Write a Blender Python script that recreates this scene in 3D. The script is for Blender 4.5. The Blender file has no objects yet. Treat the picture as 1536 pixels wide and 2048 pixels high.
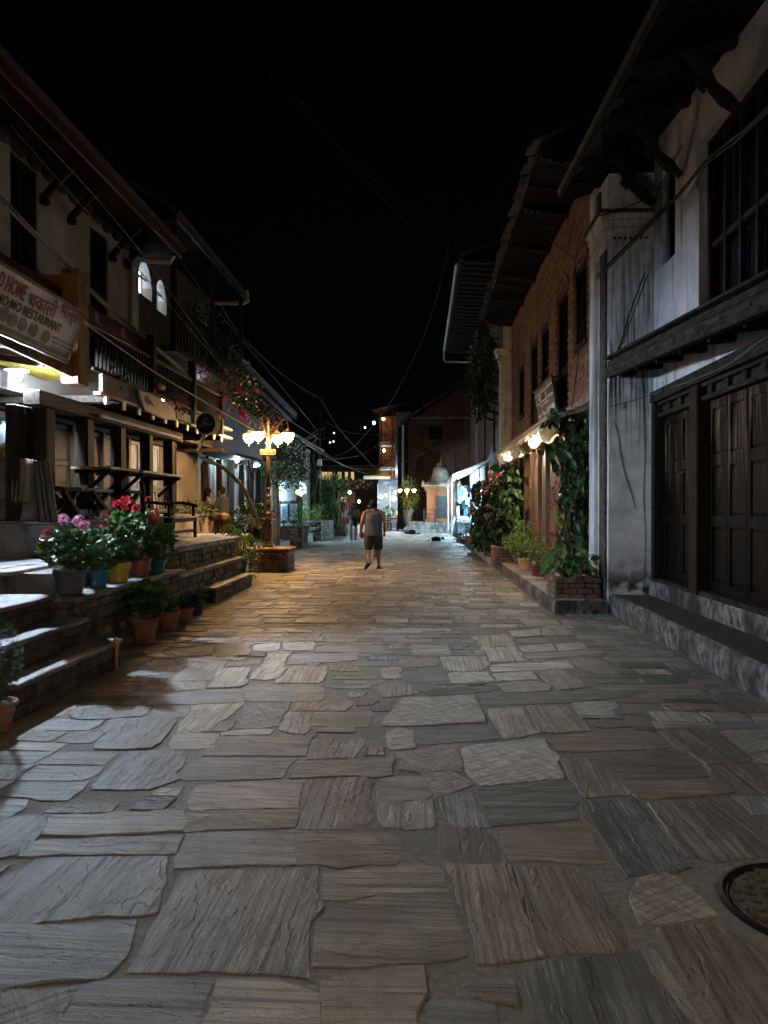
import bpy, math, random
from mathutils import Vector, Matrix, Euler, noise
SC = bpy.context.scene
COL = SC.collection
R = random.Random(7)
rad = math.radians

# ------------------------------------------------------------------ camera, sky, moonlight, exposure
FPX, HC = 1540.0, 1.55                       # focal length in px of the 1536x2048 photograph, eye height
TH, PI_ = math.atan(75 / FPX), math.atan(12 / FPX)
cam_d = bpy.data.cameras.new('camera')
cam = bpy.data.objects.new('camera', cam_d)
COL.objects.link(cam)
cam_d.sensor_fit = 'VERTICAL'
cam_d.sensor_height = 36.0
cam_d.lens = 36.0 * FPX / 2048.0
cam_d.clip_start, cam_d.clip_end = 0.05, 900.0
cam.location = (0, 0, HC)
cam.rotation_euler = (math.pi / 2 - PI_, 0, TH)
SC.camera = cam

world = bpy.data.worlds.new('World')
SC.world = world
world.use_nodes = True
wn = world.node_tree
bg = wn.nodes['Background']
sky = wn.nodes.new('ShaderNodeTexSky')
sky.sky_type = 'NISHITA'
sky.sun_disc = False
sky.sun_elevation = rad(24)
sky.sun_rotation = rad(200)
wn.links.new(sky.outputs[0], bg.inputs['Color'])
bg.inputs['Strength'].default_value = 0.00003

moon_d = bpy.data.lights.new('moon', 'SUN')
moon_d.energy = 0.006
moon_d.angle = rad(12)
moon_d.color = (0.78, 0.88, 1.0)
moon = bpy.data.objects.new('moon', moon_d)
COL.objects.link(moon)
moon.rotation_euler = (rad(50), 0, rad(-20))

SC.view_settings.view_transform = 'Standard'
SC.view_settings.look = 'None'
SC.view_settings.exposure = 2.4
SC.view_settings.gamma = 1.0
SC.view_settings.use_curve_mapping = False
SC.render.engine = 'CYCLES'
cy = SC.cycles
cy.use_denoising = True
try:
    cy.denoiser = 'OPENIMAGEDENOISE'
except Exception:
    pass
cy.max_bounces = 5
cy.diffuse_bounces = 3
cy.glossy_bounces = 3
cy.transmission_bounces = 4
cy.transparent_max_bounces = 6
cy.sample_clamp_indirect = 3.0
cy.caustics_reflective = cy.caustics_refractive = False
cy.use_light_tree = True


def at(u, v, X=None, Y=None, Z=None):
    """the point of a real plane (X=, Y= or Z=) that shows at this place of the photograph"""
    a, b = (u - 768) / FPX, (1024 - v) / FPX
    c = math.cos(PI_) + b * math.sin(PI_)
    z = -math.sin(PI_) + b * math.cos(PI_)
    x = a * math.cos(TH) - c * math.sin(TH)
    y = a * math.sin(TH) + c * math.cos(TH)
    t = X / x if X is not None else (Y / y if Y is not None else (Z - HC) / z)
    return Vector((x * t, y * t, HC + z * t))


# ------------------------------------------------------------------ mesh helpers
class MB:
    def __init__(s):
        s.v, s.f, s.mi, s.uv, s.tint = [], [], [], None, None

    def add(s, vs, fs, mi=0):
        o = len(s.v)
        s.v += [Vector(p) for p in vs]
        s.f += [tuple(i + o for i in f) for f in fs]
        s.mi += [mi] * len(fs)
        return o

    def box(s, x0, x1, y0, y1, z0, z1, mi=0):
        return s.obb(((x0 + x1) / 2, (y0 + y1) / 2, (z0 + z1) / 2), (abs(x1 - x0), abs(y1 - y0), abs(z1 - z0)), None, mi)

    def obb(s, c, size, rot=None, mi=0):
        hx, hy, hz = size[0] / 2, size[1] / 2, size[2] / 2
        c = Vector(c)
        vs = [Vector((x * hx, y * hy, z * hz)) for z in (-1, 1) for y in (-1, 1) for x in (-1, 1)]
        if rot is not None:
            M = rot if isinstance(rot, Matrix) else Euler(rot).to_matrix()
            vs = [M @ p for p in vs]
        return s.add([c + p for p in vs], [(0, 2, 3, 1), (4, 5, 7, 6), (0, 1, 5, 4), (2, 6, 7, 3), (0, 4, 6, 2), (1, 3, 7, 5)], mi)

    def bar(s, a, b, w, h, mi=0, up=(0, 0, 1)):
        a, b = Vector(a), Vector(b)
        d = b - a
        L = d.length
        d.normalize()
        u = Vector(up)
        if abs(d.dot(u)) > 0.98:
            u = Vector((0, 1, 0))
        x = d.cross(u).normalized()
        z = x.cross(d)
        M = Matrix((x, d, z)).transposed()
        return s.obb((a + b) / 2, (w, L, h), M, mi)

    def tube(s, pts, r, n=8, mi=0, caps=True, ell=1.0):
        pts = [Vector(p) for p in pts]
        rs = r if isinstance(r, (list, tuple)) else [r] * len(pts)
        t0 = (pts[1] - pts[0]).normalized()
        u = Vector((0, 0, 1)) if abs(t0.z) < 0.9 else Vector((0, 1, 0))
        x = t0.cross(u).normalized()
        vs = []
        for i, p in enumerate(pts):
            t = (pts[min(i + 1, len(pts) - 1)] - pts[max(i - 1, 0)])
            t = t.normalized() if t.length > 1e-9 else t0
            x = (x - t * x.dot(t)).normalized()
            y = t.cross(x)
            for k in range(n):
                a = 2 * math.pi * k / n
                vs.append(p + x * (math.cos(a) * rs[i]) + y * (math.sin(a) * rs[i] * ell))
        fs = []
        for i in range(len(pts) - 1):
            for k in range(n):
                k2 = (k + 1) % n
                fs.append((i * n + k, i * n + k2, (i + 1) * n + k2, (i + 1) * n + k))
        if caps:
            fs.append(tuple(range(n - 1, -1, -1)))
            fs.append(tuple((len(pts) - 1) * n + k for k in range(n)))
        return s.add(vs, fs, mi)

    def lathe(s, prof, n=16, c=(0, 0, 0), mi=0, a0=0.0, flute=0.0, nf=0):
        c = Vector(c)
        vs, fs = [], []
        for r, z in prof:
            for k in range(n):
                a = a0 + 2 * math.pi * k / n
                rr = r * (1 + (flute * math.cos(a * nf) if nf else 0))
                vs.append(c + Vector((rr * math.cos(a), rr * math.sin(a), z)))
        m = len(prof)
        for i in range(m - 1):
            for k in range(n):
                k2 = (k + 1) % n
                fs.append((i * n + k, i * n + k2, (i + 1) * n + k2, (i + 1) * n + k))
        fs.append(tuple(range(n - 1, -1, -1)))
        fs.append(tuple((m - 1) * n + k for k in range(n)))
        return s.add(vs, fs, mi)

    def ell(s, c, r, n=12, m=8, rot=None, mi=0):
        c = Vector(c)
        M = Euler(rot).to_matrix() if rot is not None else None
        vs, fs = [], []
        for i in range(1, m):
            ph = math.pi * i / m
            for k in range(n):
                a = 2 * math.pi * k / n
                p = Vector((r[0] * math.sin(ph) * math.cos(a), r[1] * math.sin(ph) * math.sin(a), -r[2] * math.cos(ph)))
                vs.append(c + (M @ p if M else p))
        for sg in (-1, 1):
            p = Vector((0, 0, sg * r[2]))
            vs.append(c + (M @ p if M else p))
        b, t = len(vs) - 2, len(vs) - 1
        for i in range(m - 2):
            for k in range(n):
                k2 = (k + 1) % n
                fs.append((i * n + k, i * n + k2, (i + 1) * n + k2, (i + 1) * n + k))
        for k in range(n):
            k2 = (k + 1) % n
            fs.append((b, k2, k))
            fs.append((t, (m - 2) * n + k, (m - 2) * n + k2))
        return s.add(vs, fs, mi)

    def prism(s, poly, d, mi=0):
        """closed polygon (list of 3-D points, flat) pushed along vector d"""
        p = [Vector(q) for q in poly]
        d = Vector(d)
        n = len(p)
        return s.add(p + [q + d for q in p], [tuple(range(n - 1, -1, -1)), tuple(n + i for i in range(n))] + [(i, (i + 1) % n, n + (i + 1) % n, n + i) for i in range(n)], mi)

    def sheet(s, P, th, mi=0):
        """grid of points P[i][j] given thickness th along the mean normal"""
        a, b = len(P), len(P[0])
        nrm = ((P[-1][0] - P[0][0]).cross(P[0][-1] - P[0][0])).normalized() * th
        vs = [q for r in P for q in r] + [q + nrm for r in P for q in r]
        o = a * b
        fs = []
        for i in range(a - 1):
            for j in range(b - 1):
                q = (i * b + j, (i + 1) * b + j, (i + 1) * b + j + 1, i * b + j + 1)
                fs.append(q[::-1])
                fs.append(tuple(k + o for k in q))
        for i in range(a - 1):
            for j in (0, b - 1):
                q = (i * b + j, (i + 1) * b + j, (i + 1) * b + j + o, i * b + j + o)
                fs.append(q if j == 0 else q[::-1])
        for j in range(b - 1):
            for i in (0, a - 1):
                q = (i * b + j, i * b + j + 1, i * b + j + 1 + o, i * b + j + o)
                fs.append(q[::-1] if i == 0 else q)
        return s.add(vs, fs, mi)


ORG = {}                                     # world origin of every thing and part, by object name


def finish(name, me, mat, parent=None, smooth=False):
    for m in (mat if isinstance(mat, (list, tuple)) else [mat]):
        if m:
            me.materials.append(m)
    if smooth:
        me.polygons.foreach_set('use_smooth', [True] * len(me.polygons))
    o = bpy.data.objects.new(name, me)
    COL.objects.link(o)
    if parent is not None:
        o.parent = parent
    ORG[o.name] = ORG[parent.name] if parent is not None else Vector((0, 0, 0))
    return o


def obj(name, mb, mat, parent=None, smooth=False, bevel=0.0, local=False, origin=None):
    """mb is in world coordinates (or local to the parent when local=True)"""
    org = ORG[parent.name] if (parent is not None and not local) else (Vector(origin) if origin is not None else Vector((0, 0, 0)))
    me = bpy.data.meshes.new(name)
    me.from_pydata([tuple(p - org) for p in mb.v], [], mb.f)
    if len(set(mb.mi)) > 1:
        me.polygons.foreach_set('material_index', mb.mi)
    if mb.uv is not None:
        ul = me.uv_layers.new(name='uv')
        for lp in me.loops:
            ul.data[lp.index].uv = mb.uv[lp.vertex_index]
    if mb.tint is not None:
        ca = me.color_attributes.new('tint', 'FLOAT_COLOR', 'POINT')
        for i, c in enumerate(mb.tint):
            ca.data[i].color = c
    me.update()
    o = finish(name, me, mat, parent, smooth)
    if parent is None and origin is not None:
        o.location = origin
        ORG[o.name] = Vector(origin)
    if bevel:
        b = o.modifiers.new('edge', 'BEVEL')
        b.width = bevel
        b.segments = 1
        b.limit_method = 'ANGLE'
    return o


def tag(o, label, cat, group=None):
    o['label'] = label
    o['category'] = cat
    if group:
        o['group'] = group
    return o


def thing(name, label, cat, loc=(0, 0, 0), group=None, rotz=0.0):
    o = bpy.data.objects.new(name, None)
    COL.objects.link(o)
    o.location = loc
    o.rotation_euler = (0, 0, rotz)
    ORG[o.name] = Vector(loc)
    o.empty_display_size = 0.1
    return tag(o, label, cat, group)


def struct(name, mb, mat, **k):
    o = obj(name, mb, mat, **k)
    o['kind'] = 'structure'
    return o


def copy_tree(o, parent=None):
    c = o.copy()
    COL.objects.link(c)
    ORG[c.name] = ORG.get(o.name, Vector((0, 0, 0)))
    if parent is not None:
        c.parent = parent
    for ch in list(o.children):
        copy_tree(ch, c)
    return c


def fuse(name, mb, mat, parent, voxel, smooth=4, local=False):
    """join overlapping volumes into one continuous skin"""
    t = obj('tmp', mb, mat, parent, local=local)
    m = t.modifiers.new('r', 'REMESH')
    m.mode = 'VOXEL'
    m.voxel_size = voxel
    m.use_smooth_shade = True
    if smooth:
        q = t.modifiers.new('s', 'SMOOTH')
        q.factor = 0.5
        q.iterations = smooth
    dg = bpy.context.evaluated_depsgraph_get()
    me = bpy.data.meshes.new_from_object(t.evaluated_get(dg))
    bpy.data.objects.remove(t)
    me.name = name
    me.materials.clear()
    return finish(name, me, mat, parent, True)


def lettering(name, text, origin, ex, ey, height, width, mat, parent, depth=0.002, align='L', bold=0.0):
    cu = bpy.data.curves.new('t', 'FONT')
    cu.body = text
    cu.resolution_u = 2
    cu.offset = bold
    cu.extrude = 0.01
    o = bpy.data.objects.new('t', cu)
    COL.objects.link(o)
    dg = bpy.context.evaluated_depsgraph_get()
    me = bpy.data.meshes.new_from_object(o.evaluated_get(dg))
    bpy.data.objects.remove(o)
    xs = [v.co.x for v in me.vertices]
    ys = [v.co.y for v in me.vertices]
    x0, x1, y0, y1 = min(xs), max(xs), min(ys), max(ys)
    ex, ey = Vector(ex).normalized(), Vector(ey).normalized()
    n = ex.cross(ey)
    sy = height / (y1 - y0)
    sx = width / (x1 - x0) if width else sy
    off = 0 if align == 'L' else -(x1 - x0) * sx / 2
    org = ORG[parent.name]
    for v in me.vertices:
        v.co = Vector(origin) + ex * ((v.co.x - x0) * sx + off) + ey * ((v.co.y - y0) * sy) + n * (depth * (1 if v.co.z > 0 else -0.5)) - org
    me.name = name
    me.materials.clear()
    return finish(name, me, mat, parent)


# ------------------------------------------------------------------ materials
def nodes(name):
    m = bpy.data.materials.new(name)
    m.use_nodes = True
    nt = m.node_tree
    return m, nt, nt.nodes['Principled BSDF'], nt.nodes.new, nt.links.new


def rgba(c):
    return (c[0], c[1], c[2], 1)


def nmat(name, c1, c2, scale=6.0, rough=0.8, bump=0.3, dist=0.01, stretch=(1, 1, 1), rnd=0.0, metal=0.0, spec=0.4, lo=0.35, hi=0.65, c3=None, s3=0.7, lo3=0.5, hi3=0.62, trans=0.0, drop=None, zm=None, extra=None):
    m, nt, bs, N, L = nodes(name)
    tc = N('ShaderNodeTexCoord')
    mp = N('ShaderNodeMapping')
    mp.inputs['Scale'].default_value = stretch
    L(tc.outputs['Object'], mp.inputs['Vector'])
    oi = N('ShaderNodeObjectInfo')
    gm = N('ShaderNodeNewGeometry')
    ad = N('ShaderNodeMath')
    ad.operation = 'ADD'
    L(oi.outputs['Random'], ad.inputs[0])
    L(gm.outputs['Random Per Island'], ad.inputs[1])
    fr = N('ShaderNodeMath')
    fr.operation = 'FRACT'
    L(ad.outputs[0], fr.inputs[0])
    ns = N('ShaderNodeTexNoise')
    ns.inputs['Scale'].default_value = scale
    ns.inputs['Detail'].default_value = 7
    ns.inputs['Roughness'].default_value = 0.62
    L(mp.outputs[0], ns.inputs['Vector'])
    rp = N('ShaderNodeValToRGB')
    rp.color_ramp.elements[0].position = lo
    rp.color_ramp.elements[1].position = hi
    rp.color_ramp.elements[0].color = rgba(c1)
    rp.color_ramp.elements[1].color = rgba(c2)
    L(ns.outputs['Fac'], rp.inputs[0])
    col = rp.outputs[0]
    for lay in ([(c3, s3, lo3, hi3, drop, zm)] if c3 is not None else []) + ([extra] if extra else []):
        c_, s_, l_, h_, dr_, zm_ = lay
        n3 = N('ShaderNodeTexNoise')
        n3.inputs['Scale'].default_value = s_
        n3.inputs['Detail'].default_value = 6
        m3 = N('ShaderNodeMapping')
        m3.inputs['Scale'].default_value = dr_ or stretch
        L(tc.outputs['Object'], m3.inputs['Vector'])
        L(m3.outputs[0], n3.inputs['Vector'])
        r3 = N('ShaderNodeValToRGB')
        r3.color_ramp.elements[0].position = l_
        r3.color_ramp.elements[1].position = h_
        L(n3.outputs['Fac'], r3.inputs[0])
        fac = r3.outputs[0]
        if zm_ is not None:                      # layer confined to a band of heights
            sz = N('ShaderNodeSeparateXYZ')
            L(tc.outputs['Object'], sz.inputs[0])
            for a, b in (zm_[:2], zm_[2:]):
                q = N('ShaderNodeMapRange')
                q.inputs['From Min'].default_value = a
                q.inputs['From Max'].default_value = b
                L(sz.outputs['Z'], q.inputs['Value'])
                k = N('ShaderNodeMath')
                k.operation = 'MULTIPLY'
                L(fac, k.inputs[0])
                L(q.outputs[0], k.inputs[1])
                fac = k.outputs[0]
        mx = N('ShaderNodeMix')
        mx.data_type = 'RGBA'
        L(fac, mx.inputs['Factor'])
        L(col, mx.inputs['A'])
        mx.inputs['B'].default_value = rgba(c_)
        col = mx.outputs['Result']
    if rnd:
        hs = N('ShaderNodeHueSaturation')
        mr = N('ShaderNodeMapRange')
        mr.inputs['To Min'].default_value = 1 - rnd
        mr.inputs['To Max'].default_value = 1 + rnd
        L(fr.outputs[0], mr.inputs['Value'])
        L(mr.outputs[0], hs.inputs['Value'])
        L(col, hs.inputs['Color'])
        col = hs.outputs[0]
    L(col, bs.inputs['Base Color'])
    bs.inputs['Roughness'].default_value = rough
    bs.inputs['Metallic'].default_value = metal
    bs.inputs['Specular IOR Level'].default_value = spec
    if bump:
        bp = N('ShaderNodeBump')
        bp.inputs['Strength'].default_value = bump
        bp.inputs['Distance'].default_value = dist
        L(ns.outputs['Fac'], bp.inputs['Height'])
        L(bp.outputs[0], bs.inputs['Normal'])
    if trans:
        tr = N('ShaderNodeBsdfTranslucent')
        L(col, tr.inputs['Color'])
        ms = N('ShaderNodeMixShader')
        ms.inputs[0].default_value = trans
        out = nt.nodes['Material Output']
        L(bs.outputs[0], ms.inputs[1])
        L(tr.outputs[0], ms.inputs[2])
        L(ms.outputs[0], out.inputs['Surface'])
    return m


def emat(name, color, strength):
    m, nt, bs, N, L = nodes(name)
    bs.inputs['Base Color'].default_value = rgba((0.8, 0.8, 0.8))
    bs.inputs['Emission Color'].default_value = rgba(color)
    bs.inputs['Emission Strength'].default_value = strength
    return m


def lampglass(name, color, strength, axis='Z', a=0.1, b=-0.9):
    """lantern bowl that throws most of its light downwards"""
    m = emat(name, color, strength)
    nt = m.node_tree
    g = nt.nodes.new('ShaderNodeNewGeometry')
    s = nt.nodes.new('ShaderNodeSeparateXYZ')
    nt.links.new(g.outputs['Normal'], s.inputs[0])
    r = nt.nodes.new('ShaderNodeMapRange')
    r.inputs['From Min'].default_value = a
    r.inputs['From Max'].default_value = b
    r.inputs['To Min'].default_value = (0.05 if axis == 'Z' else 0.004) * strength
    r.inputs['To Max'].default_value = strength
    nt.links.new(s.outputs[axis], r.inputs['Value'])
    nt.links.new(r.outputs[0], nt.nodes['Principled BSDF'].inputs['Emission Strength'])
    return m


def stone_mat():
    m, nt, bs, N, L = nodes('split slate')
    uv = N('ShaderNodeUVMap')
    uv.uv_map = 'uv'
    ti = N('ShaderNodeAttribute')
    ti.attribute_name = 'tint'

    def ns(sc, scale, det, rgh=0.6, dist=0.0):
        mp = N('ShaderNodeMapping')
        mp.inputs['Scale'].default_value = (sc[0], sc[1], 1)
        L(uv.outputs[0], mp.inputs['Vector'])
        n = N('ShaderNodeTexNoise')
        n.inputs['Scale'].default_value = scale
        n.inputs['Detail'].default_value = det
        n.inputs['Roughness'].default_value = rgh
        n.inputs['Distortion'].default_value = dist
        L(mp.outputs[0], n.inputs['Vector'])
        return n.outputs['Fac']

    def ramp(x, a, b, ca=(0, 0, 0), cb=(1, 1, 1)):
        r = N('ShaderNodeValToRGB')
        r.color_ramp.elements[0].position = a
        r.color_ramp.elements[1].position = b
        r.color_ramp.elements[0].color = rgba(ca)
        r.color_ramp.elements[1].color = rgba(cb)
        L(x, r.inputs[0])
        return r.outputs[0]

    def math_(op, a, b):
        n = N('ShaderNodeMath')
        n.operation = op
        for i, x in enumerate((a, b)):
            if isinstance(x, (int, float)):
                n.inputs[i].default_value = x
            else:
                L(x, n.inputs[i])
        return n.outputs[0]
    bands = ns((0.20, 5.5), 3.0, 5, 0.6, 0.05)              # strata
    fine = ns((0.22, 15), 3.0, 5, 0.68, 0.0)              # thin laminae
    flake = ns((0.8, 2.4), 2.0, 5, 0.55, 0.35)           # split ledges
    grain = ns((34, 40), 3.0, 4, 0.75)
    blotch = ns((1.6, 2.4), 2.0, 4, 0.6)
    led = ramp(flake, 0.455, 0.470)
    led2 = ramp(flake, 0.575, 0.590)
    sline = ramp(bands, 0.37, 0.46)
    rough_ = ramp(blotch, 0.40, 0.62)
    h = math_('MULTIPLY', math_('ADD', math_('MULTIPLY', bands, 0.9), math_('MULTIPLY', fine, 0.55)), math_('ADD', math_('MULTIPLY', rough_, 0.75), 0.25))
    h = math_('ADD', h, math_('MULTIPLY', led, 0.38))
    h = math_('ADD', h, math_('MULTIPLY', led2, 0.38))
    h = math_('ADD', h, math_('MULTIPLY', grain, 0.16))
    bp = N('ShaderNodeBump')
    bp.inputs['Strength'].default_value = 1.0
    bp.inputs['Distance'].default_value = 0.012
    L(h, bp.inputs['Height'])
    L(bp.outputs[0], bs.inputs['Normal'])
    lines = math_('ADD', math_('MULTIPLY', sline, 0.46), math_('MULTIPLY', ramp(fine, 0.42, 0.53), 0.80))
    keep = math_('ADD', math_('MULTIPLY', rough_, 0.65), 0.35)          # laminae show in patches, worn smooth between
    lines = math_('ADD', math_('MULTIPLY', lines, keep), math_('MULTIPLY', math_('SUBTRACT', 1.0, keep), 0.56))
    shade = math_('ADD', lines, math_('MULTIPLY', blotch, 0.55))
    shade = math_('MULTIPLY', shade, math_('ADD', math_('MULTIPLY', grain, 1.9), 0.05))
    mx = N('ShaderNodeVectorMath')
    mx.operation = 'SCALE'
    L(ti.outputs['Color'], mx.inputs[0])
    L(shade, mx.inputs['Scale'])
    L(mx.outputs[0], bs.inputs['Base Color'])
    rr = N('ShaderNodeMapRange')
    rr.inputs['To Min'].default_value = 0.42
    rr.inputs['To Max'].default_value = 0.72
    L(grain, rr.inputs['Value'])
    L(rr.outputs[0], bs.inputs['Roughness'])
    bs.inputs['Specular IOR Level'].default_value = 0.22
    return m


M = {}
M['stone'] = stone_mat()
M['mortar'] = nmat('sandy mortar', (0.095, 0.089, 0.077), (0.25, 0.236, 0.206), 30, 0.85, 1.0, 0.008, lo=0.3, hi=0.7, c3=(0.14, 0.134, 0.12), s3=3.5, lo3=0.45, hi3=0.65)
M['earth'] = nmat('dark earth', (0.02, 0.018, 0.014), (0.05, 0.045, 0.035), 1.5, 0.95, 0.5, 0.03)
M['slab'] = nmat('worn stone slab', (0.11, 0.115, 0.12), (0.26, 0.265, 0.27), 4, 0.6, 0.6, 0.012, stretch=(3, 1, 1), c3=(0.08, 0.08, 0.08), s3=1.1)
M['rubble'] = nmat('mossy rubble', (0.045, 0.042, 0.036), (0.15, 0.14, 0.12), 9, 0.85, 0.9, 0.02, rnd=0.45, c3=(0.04, 0.05, 0.018), s3=3.0, lo3=0.52, hi3=0.66)
M['darkrubble'] = nmat('damp riser stone', (0.035, 0.028, 0.024), (0.085, 0.07, 0.058), 8, 0.9, 0.8, 0.015, rnd=0.35)
M['concrete'] = nmat('grey render', (0.12, 0.115, 0.11), (0.24, 0.23, 0.215), 3, 0.85, 0.5, 0.01, c3=(0.05, 0.045, 0.04), s3=2.2, lo3=0.55, hi3=0.7)
M['dimplaster'] = nmat('dim tan plaster', (0.07, 0.06, 0.048), (0.125, 0.108, 0.086), 2.5, 0.9, 0.4, 0.008)
M['pit'] = nmat('pitted concrete', (0.022, 0.022, 0.022), (0.34, 0.33, 0.32), 12, 0.92, 0.9, 0.012, lo=0.38, hi=0.78, stretch=(1, 1, 0.7), c3=(0.02, 0.02, 0.019), s3=2.3, lo3=0.42, hi3=0.66)
M['steptop'] = nmat('dark cement floor', (0.022, 0.022, 0.023), (0.06, 0.058, 0.056), 5, 0.7, 0.5, 0.01, stretch=(2, 1, 1))
M['white'] = nmat('stained whitewash', (0.38, 0.41, 0.47), (0.54, 0.57, 0.64), 2.5, 0.85, 0.35, 0.008, c3=(0.16, 0.155, 0.15), s3=1.0, lo3=0.53, hi3=0.70, drop=(5, 5, 0.45))
M['whitedirty'] = nmat('sooty whitewash', (0.40, 0.41, 0.43), (0.62, 0.63, 0.66), 5.0, 0.9, 0.6, 0.008, c3=(0.035, 0.035, 0.033), s3=1.5, lo3=0.42, hi3=0.60, drop=(20, 20, 0.7), zm=(2.1, 3.15, 6.6, 3.5), extra=(0.028, 0.027, 0.025) and ((0.028, 0.027, 0.025), 5.0, 0.40, 0.56, (1, 1, 1), (1.05, 0.42, -2, -1.5)))
M['mould'] = nmat('black mould', (0.012, 0.012, 0.012), (0.09, 0.088, 0.085), 9, 0.9, 0.6, 0.01, lo=0.4, hi=0.72)
M['cream'] = nmat('cream plaster', (0.26, 0.24, 0.21), (0.38, 0.35, 0.305), 1.6, 0.85, 0.3, 0.008, c3=(0.22, 0.20, 0.17), s3=0.9, lo3=0.5, hi3=0.72)
M['brick'] = nmat('orange brick', (0.115, 0.062, 0.037), (0.20, 0.115, 0.072), 14, 0.85, 0.5, 0.006, rnd=0.28)
M['oldbrick'] = nmat('dark weathered brick', (0.075, 0.045, 0.032), (0.17, 0.105, 0.072), 12, 0.85, 0.6, 0.008, rnd=0.35, c3=(0.05, 0.05, 0.03), s3=2.5, lo3=0.55, hi3=0.68)
M['joint'] = nmat('lime joint', (0.045, 0.028, 0.019), (0.08, 0.052, 0.036), 10, 0.9, 0.4, 0.006)
M['wood'] = nmat('blackened timber', (0.009, 0.0075, 0.0065), (0.026, 0.021, 0.017), 5, 0.65, 0.4, 0.006, stretch=(6, 6, 0.6), spec=0.05)
M['woodh'] = nmat('blackened beam', (0.014, 0.011, 0.0095), (0.05, 0.039, 0.031), 5, 0.65, 0.4, 0.006, stretch=(6, 0.6, 6), spec=0.06)
M['oak'] = nmat('old brown boards', (0.032, 0.020, 0.0125), (0.08, 0.052, 0.033), 4, 0.7, 0.4, 0.006, stretch=(7, 7, 0.5), rnd=0.18)
M['oakh'] = nmat('weathered plank', (0.13, 0.09, 0.057), (0.27, 0.19, 0.125), 5, 0.6, 0.5, 0.008, stretch=(8, 0.6, 8))
M['shopwood'] = nmat('reddish shop timber', (0.075, 0.042, 0.028), (0.18, 0.105, 0.07), 4, 0.5, 0.4, 0.006, stretch=(8, 8, 0.4), rnd=0.2)
M['door'] = nmat('worn black door', (0.003, 0.0027, 0.0026), (0.009, 0.0075, 0.0065), 5, 0.5, 0.4, 0.005, stretch=(7, 7, 0.5), spec=0.03, c3=(0.15, 0.11, 0.075), s3=1.0, lo3=0.50, hi3=0.70, drop=(3, 16, 1.3), zm=(1.7, 2.35, 3.1, 2.55))  # pale upper band paints warm light on the doors, mixed with wear
M['bluewood'] = nmat('faded blue boards', (0.10, 0.13, 0.17), (0.24, 0.28, 0.34), 4, 0.6, 0.4, 0.006, stretch=(7, 7, 0.5))
M['iron'] = nmat('rusty cast iron', (0.03, 0.016, 0.011), (0.11, 0.056, 0.034), 8, 0.5, 0.3, 0.004, metal=0.25)
M['blackiron'] = nmat('black iron', (0.012, 0.012, 0.013), (0.03, 0.03, 0.032), 8, 0.45, 0.2, 0.003, metal=0.4)
M['manhole'] = nmat('cast manhole', (0.05, 0.045, 0.038), (0.15, 0.13, 0.108), 18, 0.6, 0.5, 0.003, metal=0.4)
M['black'] = nmat('unlit dark', (0.006, 0.006, 0.006), (0.012, 0.012, 0.012), 3, 0.8, 0)
M['maroon'] = nmat('maroon cloth', (0.055, 0.008, 0.012), (0.10, 0.018, 0.022), 3, 0.8, 0.2, 0.01)
M['rustfascia'] = nmat('rust red fascia', (0.035, 0.011, 0.007), (0.06, 0.02, 0.012), 3, 0.7, 0.3, 0.01, stretch=(4, 0.6, 4))
M['orange'] = nmat('orange distemper', (0.15, 0.055, 0.017), (0.27, 0.11, 0.034), 2.5, 0.8, 0.5, 0.01, c3=(0.06, 0.028, 0.014), s3=2.0, lo3=0.52, hi3=0.62)
M['yellow'] = nmat('yellow roofing sheet', (0.17, 0.13, 0.02), (0.26, 0.20, 0.035), 4, 0.45, 0.1, 0.004, trans=0.35)
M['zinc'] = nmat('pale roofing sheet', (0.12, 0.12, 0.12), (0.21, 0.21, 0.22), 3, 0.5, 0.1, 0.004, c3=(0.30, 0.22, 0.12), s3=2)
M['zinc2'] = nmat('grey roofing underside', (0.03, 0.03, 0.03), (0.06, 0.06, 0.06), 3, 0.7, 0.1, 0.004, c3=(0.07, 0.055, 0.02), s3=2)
M['pipe'] = nmat('grey plastic pipe', (0.42, 0.42, 0.42), (0.60, 0.60, 0.60), 4, 0.5, 0.1, 0.003)
M['slate'] = nmat('roof slate', (0.02, 0.02, 0.021), (0.06, 0.059, 0.057), 6, 0.8, 0.6, 0.012, rnd=0.4)
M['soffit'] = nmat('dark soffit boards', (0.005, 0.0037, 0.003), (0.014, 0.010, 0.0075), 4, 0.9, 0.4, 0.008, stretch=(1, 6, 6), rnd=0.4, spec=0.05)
M['cable'] = nmat('dusty cable', (0.06, 0.055, 0.05), (0.15, 0.14, 0.125), 20, 0.7, 0)
M['darkcable'] = nmat('dark cable', (0.006, 0.006, 0.006), (0.014, 0.014, 0.015), 20, 0.6, 0)
M['rope'] = nmat('pale rope', (0.26, 0.235, 0.19), (0.40, 0.37, 0.31), 30, 0.8, 0)
M['terra'] = nmat('terracotta', (0.20, 0.085, 0.055), (0.34, 0.16, 0.11), 6, 0.75, 0.3, 0.006, c3=(0.10, 0.055, 0.045), s3=2)
M['tan'] = nmat('ochre clay', (0.34, 0.17, 0.07), (0.58, 0.33, 0.15), 6, 0.7, 0.3, 0.005)
M['soil'] = nmat('potting soil', (0.015, 0.011, 0.008), (0.04, 0.03, 0.022), 20, 0.95, 0.8, 0.02)
M['cloth'] = nmat('cream valance', (0.62, 0.56, 0.44), (0.78, 0.72, 0.58), 3, 0.85, 0.3, 0.01, trans=0.3)
M['sack'] = nmat('brown sacking', (0.085, 0.06, 0.04), (0.19, 0.14, 0.095), 4, 0.9, 0.4, 0.012, stretch=(5, 1, 0.4))
M['tarp'] = nmat('grey brown tarpaulin', (0.05, 0.043, 0.037), (0.12, 0.10, 0.085), 3, 0.8, 0.5, 0.02)
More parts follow.
